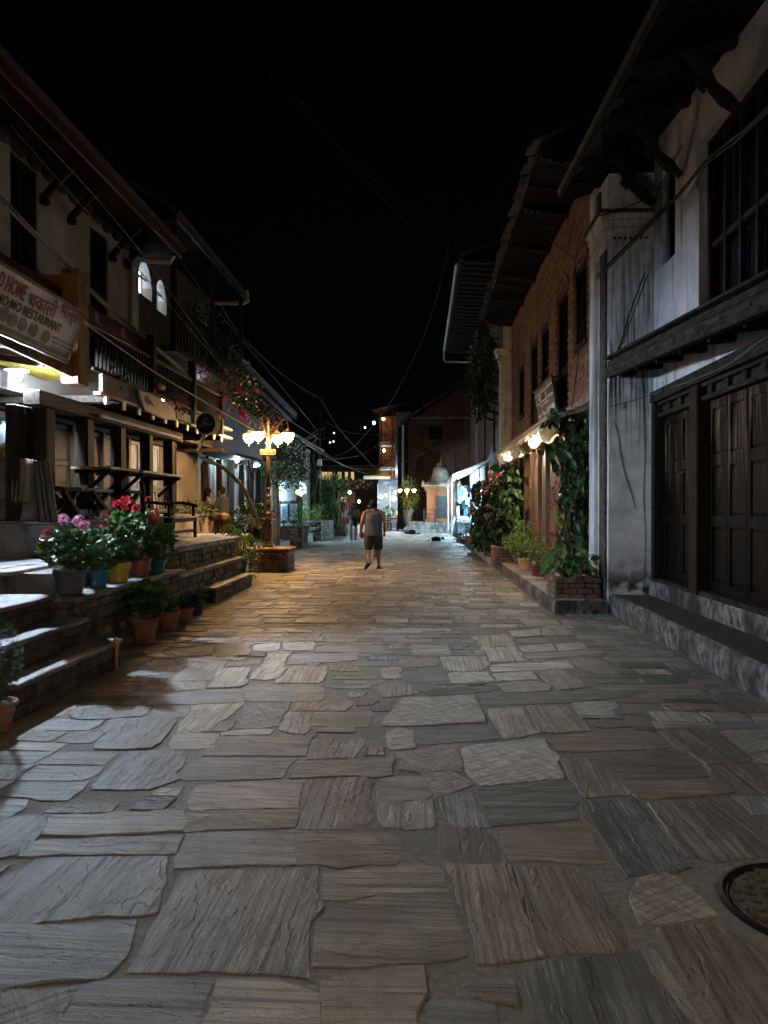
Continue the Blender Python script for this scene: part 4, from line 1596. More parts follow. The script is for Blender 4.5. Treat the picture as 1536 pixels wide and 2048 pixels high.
rb = thing('red_brick_building', 'tall dark red brick building with deep eaves and balcony greenery', 'building', (2.85, 33, 0))
WR = [(26.3, 27.2, 3.6, 5.6), (30.0, 30.9, 3.6, 5.6), (34.4, 35.3, 3.6, 5.6), (39.5, 40.4, 3.6, 5.4), (32, 33, 6.3, 7.8), (37, 38, 6.3, 7.8)]
mb = MB()
walled(mb, 2.85, 3.1, 24.26, 45, .2, 9.35, WR)
obj('wall', mb, M['brickX'], rb)
for (ya, yb, za, zb_) in WR:
    mb = MB()
    b_ = .1
    mb.box(2.86, 2.98, ya, yb, zb_ - b_, zb_)
    mb.box(2.82, 2.98, ya - .05, yb + .05, za, za + b_)
    mb.box(2.86, 2.98, ya, ya + b_, za + b_, zb_ - b_)
    mb.box(2.86, 2.98, yb - b_, yb, za + b_, zb_ - b_)
    mb.box(2.90, 2.95, (ya + yb) / 2 - .03, (ya + yb) / 2 + .03, za + b_, zb_ - b_)
    w = obj('window', mb, M['wood'], rb)
    g = MB(); g.box(2.99, 3.0, ya, yb, za, zb_)
    obj('pane', g, M['glassdark'], w)
    ar = MB()
    ym, r0 = (ya + yb) / 2, (yb - ya) / 2
    for k in range(7):
        a0, a1 = math.pi * (k + .05) / 7, math.pi * (k + .95) / 7
        def pt(r, a):
            return Vector((2.82, ym - r * math.cos(a), zb_ + r * .8 * math.sin(a)))
        ar.prism([pt(r0, a0), pt(r0, a1), pt(r0 + .15, a1), pt(r0 + .15, a0)], (.05, 0, 0))
    obj('brick_arch', ar, M['oldbrick'], rb)
mb = MB()
mb.sheet([[Vector((1.3, 24.6, 9.45)), Vector((2.95, 24.6, 9.35))], [Vector((1.3, 39.5, 9.45)), Vector((2.95, 39.5, 9.35))]], .06)
obj('soffit', mb, M['soffit'], rb)
mb = MB()
yy = 24.8
while yy < 39.4:
    mb.bar((1.34, yy, 9.40), (2.9, yy, 9.28), .08, .1)
    yy += .55
o = obj('rafters', mb, M['woodh'], rb)
o['kind'] = 'stuff'
mb = MB()
mb.sheet([[Vector((1.2, 24.5, 9.53)), Vector((7, 24.5, 11.6))], [Vector((1.2, 39.6, 9.53)), Vector((7, 39.6, 11.6))]], .08)
obj('roof', mb, M['slate'], rb)
mb = MB(); mb.bar((1.22, 24.6, 9.47), (1.22, 39.5, 9.47), .05, .16)
obj('fascia', mb, M['woodh'], rb)
yy = 25.2
while yy < 39.3:
    L = R.uniform(.8, 1.6)
    mb = MB(); mb.tube([(1.14, yy, 9.42), (1.14, min(yy + L, 39.4), 9.42)], .055, 8)
    obj('gutter', mb, M['pipe'], rb)
    yy += L + .06
mb = MB(); mb.tube([(1.14, 39.2, 9.4), (1.14, 39.3, 9.0), (1.2, 39.35, 8.9), (2.5, 39.4, 8.86)], .045, 8)
obj('gutter_bend', mb, M['pipe'], rb)
dp = at(954.5, 860, X=2.72)
mb = MB(); mb.tube([(2.72, dp.y, 7.2), (2.72, dp.y, 3.3)], .055, 8)
mb.obb((2.69, dp.y - .02, 6.95), (.2, .12, .2))
obj('downpipe', mb, M['pipe'], rb)
bl = MB()
bl.box(2.05, 2.84, 24.5, 29.5, 5.35, 5.5)
bl.bar((2.1, 24.55, 6.35), (2.1, 29.45, 6.35), .05, .06)
yy = 24.6
while yy < 29.5:
    bl.bar((2.1, yy, 5.5), (2.1, yy, 6.33), .025, .025)
    yy += .16
obj('balcony', bl, M['blackiron'], rb)
sc = MB()
for yy in (25.0, 27.0, 29.0):
    sc.tube([(2.1, yy, 5.33), (2.15, yy, 5.1), (2.4, yy, 4.85), (2.7, yy, 4.75), (2.82, yy, 4.6)], [.04, .05, .05, .05, .03], 6)
    sc.tube([(2.35 + .12 * math.cos(a), yy, 5.1 + .12 * math.sin(a)) for a in [i * .7 for i in range(9)]], .025, 5)
obj('scroll_bracket', sc, M['blackiron'], rb)
mb = MB(); mb.box(3.11, 8, 24.26, 45, 0, 9.3)
obj('body', mb, M['black'], rb)

# ------------------------------------------------------------------ left: restaurant house with verandah
lh = thing('verandah_house', 'cream plaster house with black timber verandah and balcony', 'house', (-5.5, 7, 0))
XL = -5.5
WL = []
for (ua, ub, vt, vb) in ((20, 76, 300, 520), (180, 217, 450, 620)):
    a, b = at(ua, vt, X=XL), at(ub, vt, X=XL)
    WL.append((a.y, b.y, 3.9, (at(ua, vt, X=XL).z + at(ub, {300: 345, 450: 480}[vt], X=XL).z) / 2))
WL.append((4.6, 5.7, 3.9, 5.7))
mb = MB()
walled(mb, XL - .3, XL, -3, 14.6, 3.1, 6.62, WL)
obj('wall', mb, M['cream'], lh)
for (ya, yb, za, zb) in WL:
    mb = MB()
    X = XL - .16
    b = .09
    mb.box(X, X + .13, ya, yb, zb - b, zb)
    mb.box(X, X + .13, ya, ya + b, za, zb - b)
    mb.box(X, X + .13, yb - b, yb, za, zb - b)
    mb.box(X + .02, X + .10, (ya + yb) / 2 - .03, (ya + yb) / 2 + .03, za, zb - b)
    mb.box(X + .03, X + .09, ya + b, yb - b, za + .9, za + .96)
    w = obj('window', mb, M['wood'], lh, bevel=.006)
    g = MB(); g.box(X - .02, X - .005, ya, yb, za, zb)
    obj('pane', g, M['glassdark'], w)
# eaves
yy = -2.8
while yy < 14.9:
    mb = MB()
    w = R.uniform(.35, .6)
    dz = R.uniform(-.03, .02)
    mb.sheet([[Vector((-5.7, yy, 6.52 + dz)), Vector((-4.72, yy, 6.46 + dz * .3))], [Vector((-5.7, yy + w - .01, 6.52 + dz)), Vector((-4.72, yy + w - .01, 6.46 + dz * .3))]], .02)
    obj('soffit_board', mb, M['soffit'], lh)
    yy += w
mb = MB()
mb.bar((-4.70, -3, 6.49), (-4.70, 14.9, 6.49), .05, .2)
obj('fascia', mb, M['rustfascia'], lh, bevel=.01)
mb = MB()
mb.sheet([[Vector((-4.6, -3, 6.6)), Vector((-8.5, -3, 8.2))], [Vector((-4.6, 14.9, 6.6)), Vector((-8.5, 14.9, 8.2))]], -.08)
obj('roof', mb, M['slate'], lh)
mb = MB()
yy = 1.0
while yy < 14.8:
    mb.ell((-5.47, yy, 6.44), (.07, .24, .13), 8, 6)
    yy += .42
o = obj('plaster_scallops', mb, M['black'], lh)
for (u, v) in ((85, 400), (140, 440), (222, 515), (252, 530)):
    p = at(u, v, X=XL + .02)
    mb = MB()
    mb.bar((XL, p.y, p.z), (XL + .62, p.y, p.z + .62), .085, .1)
    mb.obb((XL + .05, p.y, p.z - .02), (.12, .12, .09))
    obj('eave_strut', mb, M['wood'], lh, bevel=.01)
mb = MB()
for u in (267, 273):
    p = at(u, 600, X=XL + .08)
    mb.tube([(XL + .08, p.y, 6.3), (XL + .08, p.y, 3.2)], .04, 8)
mb.tube([(XL + .08, 14.5, 6.28), (XL + .3, 14.5, 6.22), (-4.78, 14.5, 6.2), (-4.72, 14.5, 6.32)], .045, 8)
obj('drainpipe', mb, M['pipe'], lh)
# ground floor front with panelled door leaves
mb = MB(); mb.box(-6.5, -6.12, -3, 18.6, .9, 3.1)
obj('ground_wall', mb, M['woodh'], lh)


def left_leaf(y0, w, mat, z0=1.40, z1=2.92, X=-6.10):
    mb = MB()
    mb.box(X, X + .02, y0 + .006, y0 + w - .006, z0, z1)
    s_ = .06
    mb.box(X + .0205, X + .05, y0 + .006, y0 + s_, z0, z1)
    mb.box(X + .0205, X + .05, y0 + w - s_, y0 + w - .006, z0, z1)
    H = z1 - z0
    rl = [0, .05, .30, .35, .55, .60, .95, 1]
    for i in range(0, 8, 2):
        mb.box(X + .0205, X + .049, y0 + s_, y0 + w - s_, z0 + H * rl[i], z0 + H * rl[i + 1])
    d = obj('door_leaf', mb, M[mat], lh, bevel=.004)
    for i in (1, 3, 5):
        p = MB()
        p.box(X + .021, X + .036, y0 + s_ + .02, y0 + w - s_ - .02, z0 + H * rl[i] + .02, z0 + H * rl[i + 1] - .02)
        obj('panel', p, M[mat], d, bevel=.006)


yy = 10.6
k = 0
while yy < 18.3:
    left_leaf(yy, .56, 'bluewood' if 15.6 < yy < 17.4 else 'oak')
    if k % 2 == 1:
        mb = MB(); mb.box(-6.11, -6.0, yy + .57, yy + .69, 1.36, 3.0)
        obj('door_post', mb, M['oak'], lh, bevel=.01)
        yy += .70
    else:
        yy += .57
    k += 1
mb = MB(); mb.box(-6.12, -5.98, 9.3, 18.6, 2.94, 3.09)
obj('door_lintel', mb, M['woodh'], lh, bevel=.01)
# verandah posts and beam
for (u, wd) in ((45, .2), (30, .14), (88, .24), (170, .22), (236, .20), (293, .18), (338, .16)):
    p = at(u, 900, X=-4.8)
    if u < 60:
        p = at(u, 900, X=-5.0)
    mb = MB()
    mb.box(p.x - .09, p.x + .09, p.y - wd / 2, p.y + wd / 2, 1.361 if p.y < 12.8 else .95, 2.79)
    mb.box(p.x - .07, p.x + .07, p.y - wd * .7, p.y + wd * .7, 2.70, 2.795)
    obj('post', mb, M['wood'], lh, bevel=.012)
mb = MB(); mb.box(-4.92, -4.70, 9.3, 15.0, 2.80, 2.99)
obj('beam', mb, M['woodh'], lh, bevel=.012)
mb = MB(); mb.tube([(-4.66, 11.0, 2.86), (-4.66, 14.7, 2.86)], .028, 8)
obj('beam_pipe', mb, M['pipe'], lh)
yy = 10.6
while yy < 17.0:
    mb = MB(); mb.bar((-6.1, yy, 3.05), (-4.42, yy, 3.05), .09, .10)
    j = obj('joist', mb, M['woodh'], lh, bevel=.008)
    mb = MB(); mb.obb((-4.41, yy, 3.03), (.03, .10, .12))
    obj('joist_end', mb, M['pipe'], j)
    yy += .62
yy = 11.02
while yy < 17.1:
    mb = MB(); mb.box(-6.0, -4.45, yy, yy + .185, 3.101, 3.13)
    obj('floor_plank', mb, M['woodh'], lh)
    yy += .19
# balcony front
mb = MB(); mb.box(-4.50, -4.44, 10.55, 12.9, 3.14, 3.40)
obj('balcony_board', mb, M['concrete'], lh, bevel=.01)
mb = MB(); mb.box(-4.52, -4.40, 10.4, 17.1, 3.08, 3.135)
obj('balcony_edge', mb, M['oakh'], lh, bevel=.01)
mb = MB()
mb.box(-4.55, -4.47, 10.4, 17.1, 3.99, 4.05)
mb.box(-4.54, -4.48, 10.4, 17.1, 3.42, 3.47)
obj('balcony_rail', mb, M['woodh'], lh, bevel=.008)
yy = 10.5
while yy < 17.05:
    mb = MB(); mb.box(-4.53, -4.49, yy, yy + .035, 3.471, 3.989)
    obj('baluster', mb, M['wood'], lh)
    yy += .135
for yy in (12.6, 14.9, 17.0):
    mb = MB(); mb.box(-4.58, -4.44, yy, yy + .14, 3.136, 4.4 if yy < 16 else 4.1)
    obj('balcony_post', mb, M['wood'], lh, bevel=.01)
mb = MB()
pts = [Vector((-4.60, y, 0)) for y in (7.0, 9.6)]
mb.sheet([[Vector((-4.62 + .02 * math.sin(y * 5), y, 4.35)), Vector((-4.60 + .03 * math.sin(y * 7), y, 4.1)), Vector((-4.62 + .03 * math.sin(y * 6 + 1), y, 3.85 if y > 10.6 else 4.02))] for y in [4 + 9.2 * i / 40 for i in range(41)]], .01)
obj('cloth_band', mb, M['maroon'], lh, smooth=True)
mb = MB(); mb.box(-9, -6.51, -3, 18.6, 0, 6.5)
obj('body', mb, M['black'], lh)

# orange pier and parapet behind the banner
op = thing('orange_pier', 'orange painted plaster pier behind the restaurant banner', 'pillar', (-4.6, 10, 3))
a, b = at(157, 570, X=-4.42), at(172, 760, X=-4.42)
mb = MB(); mb.box(-4.66, -4.42, a.y, b.y + .1, 3.137, 4.62)
obj('pier', mb, M['orange'], op, bevel=.015)
mb = MB(); mb.prism([Vector((-4.50, 6.2, 3.36)), Vector((-4.50, a.y - .003, 3.215)), Vector((-4.50, a.y - .003, 3.52)), Vector((-4.50, 6.2, 3.6))], (-.03, 0, 0))
obj('parapet', mb, M['orange'], op, bevel=.01)
mb = MB(); mb.box(-5.2, -4.665, a.y + .02, b.y, 3.52, 4.55)
obj('return_wall', mb, M['orange'], op, bevel=.01)

# restaurant banner
bn = thing('restaurant_banner', 'tilted restaurant banner with red and black lettering and food pictures', 'banner', (-4.3, 9, 3.5))
TR, BR = at(168, 627, X=-4.16), at(134, 725, X=-4.34)
TL, BL = at(-90, 470, X=-4.16), at(-90, 645, X=-4.34)
ye = BR.y
zt, zb = (TR.z + TL.z) / 2, (BR.z + BL.z) / 2
TR, BR, TL, BL = Vector((-4.16, TR.y, TR.z)), Vector((-4.34, BR.y, BR.z)), Vector((-4.16, TL.y, TL.z)), Vector((-4.34, BL.y, BL.z))
BL = BR + (TL - TR)
mb = MB(); mb.prism([TL, TR, BR, BL], (-.02, 0, 0))
sheet_ = obj('banner_sheet', mb, M['banner'], bn)
mb = MB()
mb.bar(TR, BR, .03, .03)
mb.bar(TL, TR, .03, .03)
mb.bar(BL, BR, .03, .03)
obj('banner_frame', mb, M['oakh'], bn)
ex = (TR - TL).normalized()


def bp_(u, v):
    """point of the banner plane that shows at photo pixel u, v"""
    n = (TR - TL).cross(BR - TR)
    d = (at(u, v, Y=10) - Vector((0, 0, HC)))
    t = (TR - Vector((0, 0, HC))).dot(n) / d.dot(n)
    return Vector((0, 0, HC)) + d * t


def text_on(txt, u0, v0, u1, v1, h_px, mat, bold=0):
    """one line of lettering running from (u0, v0) to (u1, v1) along its foot"""
    a, b = bp_(u0, v0), bp_(u1, v1)
    top = bp_(u0 + h_px * .36, v0 - h_px)
    e = b - a
    up = (top - a)
    return lettering('lettering', txt, a + Vector((.012, 0, 0)), e, up, up.length, e.length, mat, bn, .003, bold=bold)


text_on('D HOME', -10, 573, 45, 603, 32, M['red'], .02)
text_on('थकाली', 52, 612, 106, 637, 36, M['red'], .01)
text_on('भान्छा', 112, 640, 154, 661, 34, M['red'], .01)
text_on('MO:MO RESTAURANT', -12, 603, 117, 667, 20, M['ink'], .02)
def pic(u, v, r):
    c = bp_(u, v)
    e1 = ex
    e2 = (TR - BR).normalized()
    n = 18
    m = MB()
    m.prism([c + Vector((.008, 0, 0)) + e1 * (r * math.cos(6.2832 * k / n)) + e2 * (r * .9 * math.sin(6.2832 * k / n)) for k in range(n)], (-.006, 0, 0))
    return m
for (u, v) in ((7, 628), (24, 640), (44, 650), (67, 661), (91, 674)):
    obj('food_picture', pic(u, v, .085), M['bannerpic'], bn)
m = MB()
a, b, c, d = bp_(-60, 632), bp_(134, 720), bp_(137, 711), bp_(-57, 622)
m.prism([p + Vector((.006, 0, 0)) for p in (a, b, c, d)], (-.004, 0, 0))
obj('footer_band', m, M['bannerpic'], bn)
m = MB()
for i in range(4):
    a, b = bp_(104 - i * 1.5, 676 + i * 9), bp_(142 - i * 3, 694 + i * 8)
    h = (TR - BR).normalized() * .028
    m.prism([p + Vector((.006, 0, 0)) for p in (a, b, b + h, a + h)], (-.004, 0, 0))
obj('small_print', m, M['signgrey'], bn)

# corrugated awning and the bright bulb below it
aw = thing('corrugated_awning', 'yellow and white corrugated awning above the bright bulb', 'awning', (-4.9, 9.5, 3.3))


def corr(x0, x1, y0, y1, z0, z1, n, mat):
    P = []
    for i in range(n * 6 + 1):
        yv = y0 + (y1 - y0) * i / (n * 6)
        w = .018 * math.sin(i * math.pi / 3)
        P.append([Vector((x0, yv, z0 + w)), Vector((x1, yv, z1 + w))])
    m = MB(); m.sheet(P, .004)
    return obj('roofing_sheet', m, M[mat], aw, smooth=True)


corr(-5.75, -4.78, 9.56, 11.0, 3.42, 3.36, 14, 'yellow')
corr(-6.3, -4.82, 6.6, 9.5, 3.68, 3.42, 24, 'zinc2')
mb = MB(); mb.bar((-6.3, 9.5, 3.60), (-4.75, 9.5, 3.33), .05, .07)
obj('awning_rafter', mb, M['woodh'], aw)
mb = MB(); mb.bar((-6.3, 6.7, 3.60), (-4.75, 6.7, 3.33), .05, .07)
obj('awning_rafter', mb, M['woodh'], aw)
bulb('bulb_lamp', 'dazzling white bulb under the yellow awning at far left', at(33, 752, X=-5.0), .062, 'led', cord=.06)
q = at(33, 752, X=-5.0)
mb = MB(); mb.lathe([(.03, .115), (.14, .075), (.145, .068), (.03, .10)], 16, q)
obj('shade', mb, M['pipe'], bpy.data.objects[LASTBULB])  # shade added over the bulb to block its upward light
mb = MB(); mb.prism([q + Vector((-.17, -.11, .13)), q + Vector((-.17, .11, .13)), q + Vector((-.17, .11, -.13)), q + Vector((-.17, -.11, -.13))], (-.02, 0, 0))
obj('housing', mb, M['blackiron'], bpy.data.objects[LASTBULB])  # plate added behind the bulb to keep its light off the wall


# round bar sign on a gnarled branch
bs_ = thing('round_bar_sign', 'round black bar sign on a gnarled pale branch', 'sign', (-3.4, 13, 2.6))
c = at(412, 847, Y=13.2)
r = 22.5 / FPX * 13.2
mb = MB()
mb.lathe([(r, -.17), (r, -.02), (r * 1.03, -.015), (r * 1.03, .0), (r, .005), (r * .97, .006), (.001, .006)], 40, (0, 0, 0))
Mr = Matrix.Rotation(math.pi / 2, 3, 'X')
Mz = Matrix.Rotation(rad(-14), 3, 'Z')
mb.v = [Mz @ (Mr @ p) + c for p in mb.v]
case = obj('drum', mb, M['cloth'], bs_, smooth=False)
mb = MB(); mb.lathe([(r * .95, .004), (r * .95, .009), (.001, .009)], 40)
mb.v = [Mz @ (Mr @ p) + c for p in mb.v]
obj('face_disc', mb, M['ink'], bs_)
exs = Mz @ Vector((1, 0, 0))
fr_ = Mz @ Vector((0, -1, 0))
tilt = (exs + Vector((0, 0, .10))).normalized()
lettering('lettering', "JOU'S BAR", c + fr_ * .013 + exs * (-r * .70) + Vector((0, 0, -r * .33)), tilt, fr_.cross(tilt) * -1 if False else Vector((0, 0, 1)), r * .22, r * 1.35, M['silver'], bs_, .003, bold=.012)
mb = MB()
for i in range(24):
    a0, a1 = 6.2832 * i / 24, 6.2832 * (i + 1) / 24
    q = [c + fr_ * .013 + exs * (rr * math.cos(a) - r * .08) + Vector((0, 0, rr * math.sin(a) + r * .22)) for rr, a in ((r * .19, a0), (r * .19, a1), (r * .24, a1), (r * .24, a0))]
    mb.prism(q, -fr_ * .003 * -1)
for (x0, z0, x1, z1) in ((.02, .40, -.02, .62), (-.02, .42, .24, .44), (-.22, .10, .06, .10)):
    mb.bar(c + fr_ * .014 + exs * (r * x0) + Vector((0, 0, r * z0)), c + fr_ * .014 + exs * (r * x1) + Vector((0, 0, r * z1)), .004, r * .05)
obj('emblem', mb, M['silver'], bs_)
pts = [at(u, v, Y=y) for u, v, y in ((410, 868, 13.25), (402, 884, 13.3), (397, 900, 13.35), (401, 913, 13.4), (413, 921, 13.5), (428, 926, 13.7), (446, 935, 14.0), (463, 950, 14.4), (480, 967, 14.8), (492, 987, 15.2), (502, 1008, 15.6), (512, 1035, 16.0), (522, 1066, 16.4))]
pts2, rr = [], []
for i in range(len(pts) - 1):
    for k in range(3):
        t = k / 3
        p = pts[i].lerp(pts[i + 1], t)
        pts2.append(p + Vector((R.uniform(-1, 1), R.uniform(-1, 1), R.uniform(-1, 1))) * .010)
        rr.append((.030 + .014 * (i + t) / len(pts)) * R.uniform(.82, 1.2))
mb = MB(); mb.tube(pts2, rr, 9)
for i in (8, 14, 17):
    q = pts2[i]
    mb.tube([q, q + Vector((R.uniform(-.05, .05), 0, .09))], [.022, .006], 5)
obj('branch', mb, M['palebark'], bs_, smooth=True)

# cracked timber name board hung on the balcony
nb = thing('timber_name_board', 'rough cracked timber board hung on the balcony front', 'sign', (-4.4, 14, 3.2))
q = [at(u, v, X=-4.36) for u, v in ((277, 778), (300, 785), (325, 800), (346, 814), (352, 841), (325, 837), (300, 826), (290, 821), (281, 796))]
mb = MB(); mb.prism(q, (-.05, 0, 0))
obj('board', mb, M['oakh'], nb, bevel=.012)
mb = MB()
for (u0, v0, u1, v1) in ((293, 793, 306, 810), (291, 797, 299, 808)):
    mb.bar(at(u0, v0, X=-4.357), at(u1, v1, X=-4.357), .008, .045)
obj('carved_mark', mb, M['maroon'], nb)
mb = MB(); q = [at(u, v, X=-4.40) for u, v in ((353, 816), (381, 832), (383, 852), (355, 842))]
mb.prism(q, (-.03, 0, 0))
tag(obj('plain_board', mb, M['cloth'], None), 'pale plain board beside the cracked timber board', 'board')
for i, u in enumerate((293, 319, 335, 350, 364, 378)):
    p = at(u, 832 + (u - 293) * .34, X=-4.42)
    mb = MB(); mb.box(-.012, .012, -.03, .03, -.11, 0)
    tag(obj('paper_tag', mb, M['cloth'], None, origin=p), 'small pale paper tag hanging below the balcony edge', 'tag', 'paper tags under the balcony')

# ------------------------------------------------------------------ left, second and third houses
l2 = thing('tall_dark_house', 'tall dark house with white lit arched windows beside verandah house', 'house', (-6, 17, 0))
WA = [(15.0, 15.75, 4.9, 6.3), (17.0, 17.75, 4.9, 6.2)]
a = at(278, 568, X=-5.6); b = at(304, 568, X=-5.6)
WA = [(a.y, b.y, at(285, 590, X=-5.6).z, at(290, 522, X=-5.6).z)]
a = at(314, 610, X=-5.6); b = at(333, 610, X=-5.6)
WA.append((a.y, b.y, at(322, 625, X=-5.6).z, at(322, 560, X=-5.6).z))
mb = MB()
walled(mb, -5.9, -5.6, 14.62, 20.4, 3.1, 7.0, WA)
obj('wall', mb, M['dimplaster'], l2)
for (ya, yb, za, zb) in WA:
    mb = MB()
    n = 10
    ym, hw = (ya + yb) / 2, (yb - ya) / 2
    for k in range(n):                           # arched head closes the corners of the opening
        a0, a1 = math.pi * k / n, math.pi * (k + 1) / n
        q = [Vector((-5.62, ym - hw * math.cos(a0), zb - hw * 1.2 + hw * 1.2 * math.sin(a0))), Vector((-5.62, ym - hw * math.cos(a1), zb - hw * 1.2 + hw * 1.2 * math.sin(a1))), Vector((-5.62, ym - hw * math.cos(a1), zb)), Vector((-5.62, ym - hw * math.cos(a0), zb))]
        mb.prism(q, (-.2, 0, 0))
    for xx in (.33, .66):
        mb.box(-5.75, -5.72, ya + (yb - ya) * xx - .02, ya + (yb - ya) * xx + .02, za, zb - .2)
    mb.box(-5.75, -5.72, ya, yb, za + .42, za + .46)
    w = obj('arched_window', mb, M['concrete'], l2)
    g = MB(); g.box(-5.86, -5.85, ya, yb, za, zb)
    obj('pane', g, M['windowlit'], w)
yy = 14.7
while yy < 20.5:
    mb = MB()
    mb.sheet([[Vector((-5.95, yy, 7.02)), Vector((-4.75, yy, 7.12))], [Vector((-5.95, yy + .48, 7.02)), Vector((-4.75, yy + .48, 7.12))]], .02)
    obj('soffit_board', mb, M['soffit'], l2)
    yy += .5
mb = MB(); mb.bar((-4.72, 14.65, 7.15), (-4.72, 20.5, 7.15), .05, .16)
obj('fascia', mb, M['slate'], l2)
mb = MB(); mb.sheet([[Vector((-4.65, 14.65, 7.25)), Vector((-8.5, 14.65, 9.6))], [Vector((-4.65, 20.5, 7.25)), Vector((-8.5, 20.5, 9.6))]], -.08)
obj('roof', mb, M['slate'], l2)
mb = MB(); mb.tube([(-4.66, 20.4, 7.3), (-4.64, 20.42, 7.02), (-4.75, 20.45, 6.98), (-5.9, 20.5, 7.0)], .05, 8)
obj('gutter_pipe', mb, M['pipe'], l2)
mb = MB()
mb.box(-5.6, -4.75, 14.7, 20.4, 4.55, 4.66)
mb.bar((-4.8, 14.7, 5.5), (-4.8, 20.4, 5.5), .06, .06)
yy = 14.8
while yy < 20.4:
    mb.bar((-4.8, yy, 4.66), (-4.8, yy, 5.48), .03, .03)
    yy += .2
for yy in (14.75, 17.5, 20.3):
    mb.bar((-4.8, yy, 4.66), (-4.8, yy, 7.0), .1, .1)
obj('upper_balcony', mb, M['wood'], l2)
for (z, y0, y1, xa) in ((4.30, 15.2, 17.0, -5.0), (4.05, 16.4, 17.6, -4.85), (3.45, 17.6, 19.4, -4.8), (3.22, 17.8, 19.2, -4.75)):
    mb = MB(); mb.box(-5.55, xa, y0, y1, z, z + .05)
    obj('lit_shelf', mb, M['pipe'], l2)
mb = MB(); mb.box(-9, -5.91, 14.62, 20.4, 3.1, 6.98)
mb.box(-9, -6.52, 18.62, 20.4, 0, 3.1)
obj('body', mb, M['black'], l2)
bulb('bulb_lamp', 'white bulb burning inside the upper balcony of tall dark house', (-5.35, 18.3, 4.35), .03, 'tube', cord=.05)
bulb('bulb_lamp', 'small white bulb inside the timber balcony behind flowers', (-5.3, 15.6, 3.75), .03, 'tube', cord=.05)

l3 = thing('low_shop_house', 'low slate roofed house with white lit shop front behind lamp', 'house', (-6, 25, 0))
mb = MB(); mb.box(-6.3, -5.9, 20.42, 31, 2.9, 4.95)
obj('wall', mb, M['oak'], l3)
yy = 20.5
while yy < 30.2:
    mb = MB()
    z = 5.5 - (yy - 20.5) * .045
    mb.sheet([[Vector((-6.2, yy, z + .1)), Vector((-4.95, yy, z))], [Vector((-6.2, yy + .5, z + .08)), Vector((-4.95, yy + .5, z - .022))]], .02)
    obj('soffit_board', mb, M['soffit'], l3)
    mb = MB(); mb.bar((-6.0, yy + .25, z - .55), (-5.05, yy + .25, z - .04), .06, .07)
    obj('eave_strut', mb, M['ledge'], l3)
    yy += .51
for (x, dz) in ((-4.93, .02), (-5.12, -.14)):
    mb = MB(); mb.bar((x, 20.5, 5.5 + dz), (x, 30.1, 5.07 + dz), .05, .09)
    obj('fascia', mb, M['slate'], l3)
mb = MB(); mb.sheet([[Vector((-4.88, 20.45, 5.62)), Vector((-8.5, 20.45, 7.4))], [Vector((-4.88, 30.2, 5.18)), Vector((-8.5, 30.2, 7.0))]], -.08)
obj('roof', mb, M['slate'], l3)
for i, yy in enumerate([20.6 + .46 * k for k in range(21)]):
    mb = MB()
    if i % 3 == 0:
        mb.box(-5.92, -5.76, yy, yy + .14, .34, 2.9)
        obj('shop_post', mb, M['wood'], l3, bevel=.01)
    else:
        mb.box(-5.98, -5.93, yy - .15, yy + .25, .34, 2.75)
        obj('shutter_board', mb, M['bluewood'] if i > 5 else M['oak'], l3, bevel=.008)
mb = MB(); mb.box(-6.3, -6.0, 18.62, 31, .3, 2.9)
obj('ground_wall', mb, M['dimplaster'], l3)
mb = MB(); mb.box(-5.95, -5.0, 19.2, 26.5, 2.92, 3.0)
obj('gallery_floor', mb, M['woodh'], l3)
for yy in (22.6, 24.4, 26.2):
    mb = MB(); mb.box(-5.1, -4.98, yy, yy + .13, .34, 2.915)
    mb.bar((-5.04, yy + .06, 2.4), (-5.04, yy - .45, 2.88), .05, .06)
    obj('gallery_post', mb, M['wood'], l3, bevel=.01)
mb = MB(); mb.box(-9, -6.31, 20.42, 31, 0, 5)
obj('body', mb, M['black'], l3)
for k, (u, v, lab) in enumerate(((512, 932, 'bright white tube lamp above the shop front behind the lamp post'), (474, 921, 'round white lamp at the start of the lit shop front'))):
    p = at(u, v, X=-5.45)
    t = thing('tube_lamp' if k == 0 else 'globe_lamp', lab, 'lamp', p)
    mb = MB()
    if k == 0:
        mb.tube([p + Vector((-.1, -.25, -.06)), p + Vector((.1, .45, .10))], .03, 8)
    else:
        mb.ell(p, (.06, .06, .06), 10, 6)
    obj('glass', mb, M['tube' if k == 0 else 'shoplight'], t, smooth=True)
    mb = MB(); mb.bar(p + Vector((0, 0, .03)), p + Vector((-.45, 0, .12)), .03, .03)
    obj('bracket', mb, M['pipe'], t)
l4 = thing('far_left_house', 'dim timber fronted house beyond the low shop house', 'house', (-6.2, 36, 0))
mb = MB(); mb.box(-9, -6.1, 31.1, 42, .3, 4.6)
obj('wall', mb, M['concrete'], l4)
mb = MB(); mb.sheet([[Vector((-5.3, 31, 4.6)), Vector((-9, 31, 6.4))], [Vector((-5.3, 42, 4.6)), Vector((-9, 42, 6.4))]], -.1)
obj('roof', mb, M['slate'], l4)
for i in range(9):
    yy = 31.5 + i * .62
    mb = MB(); mb.box(-6.09, -6.02, yy, yy + .5, .34, 2.7)
    obj('shutter_board', mb, M['bluewood'], l4, bevel=.008)

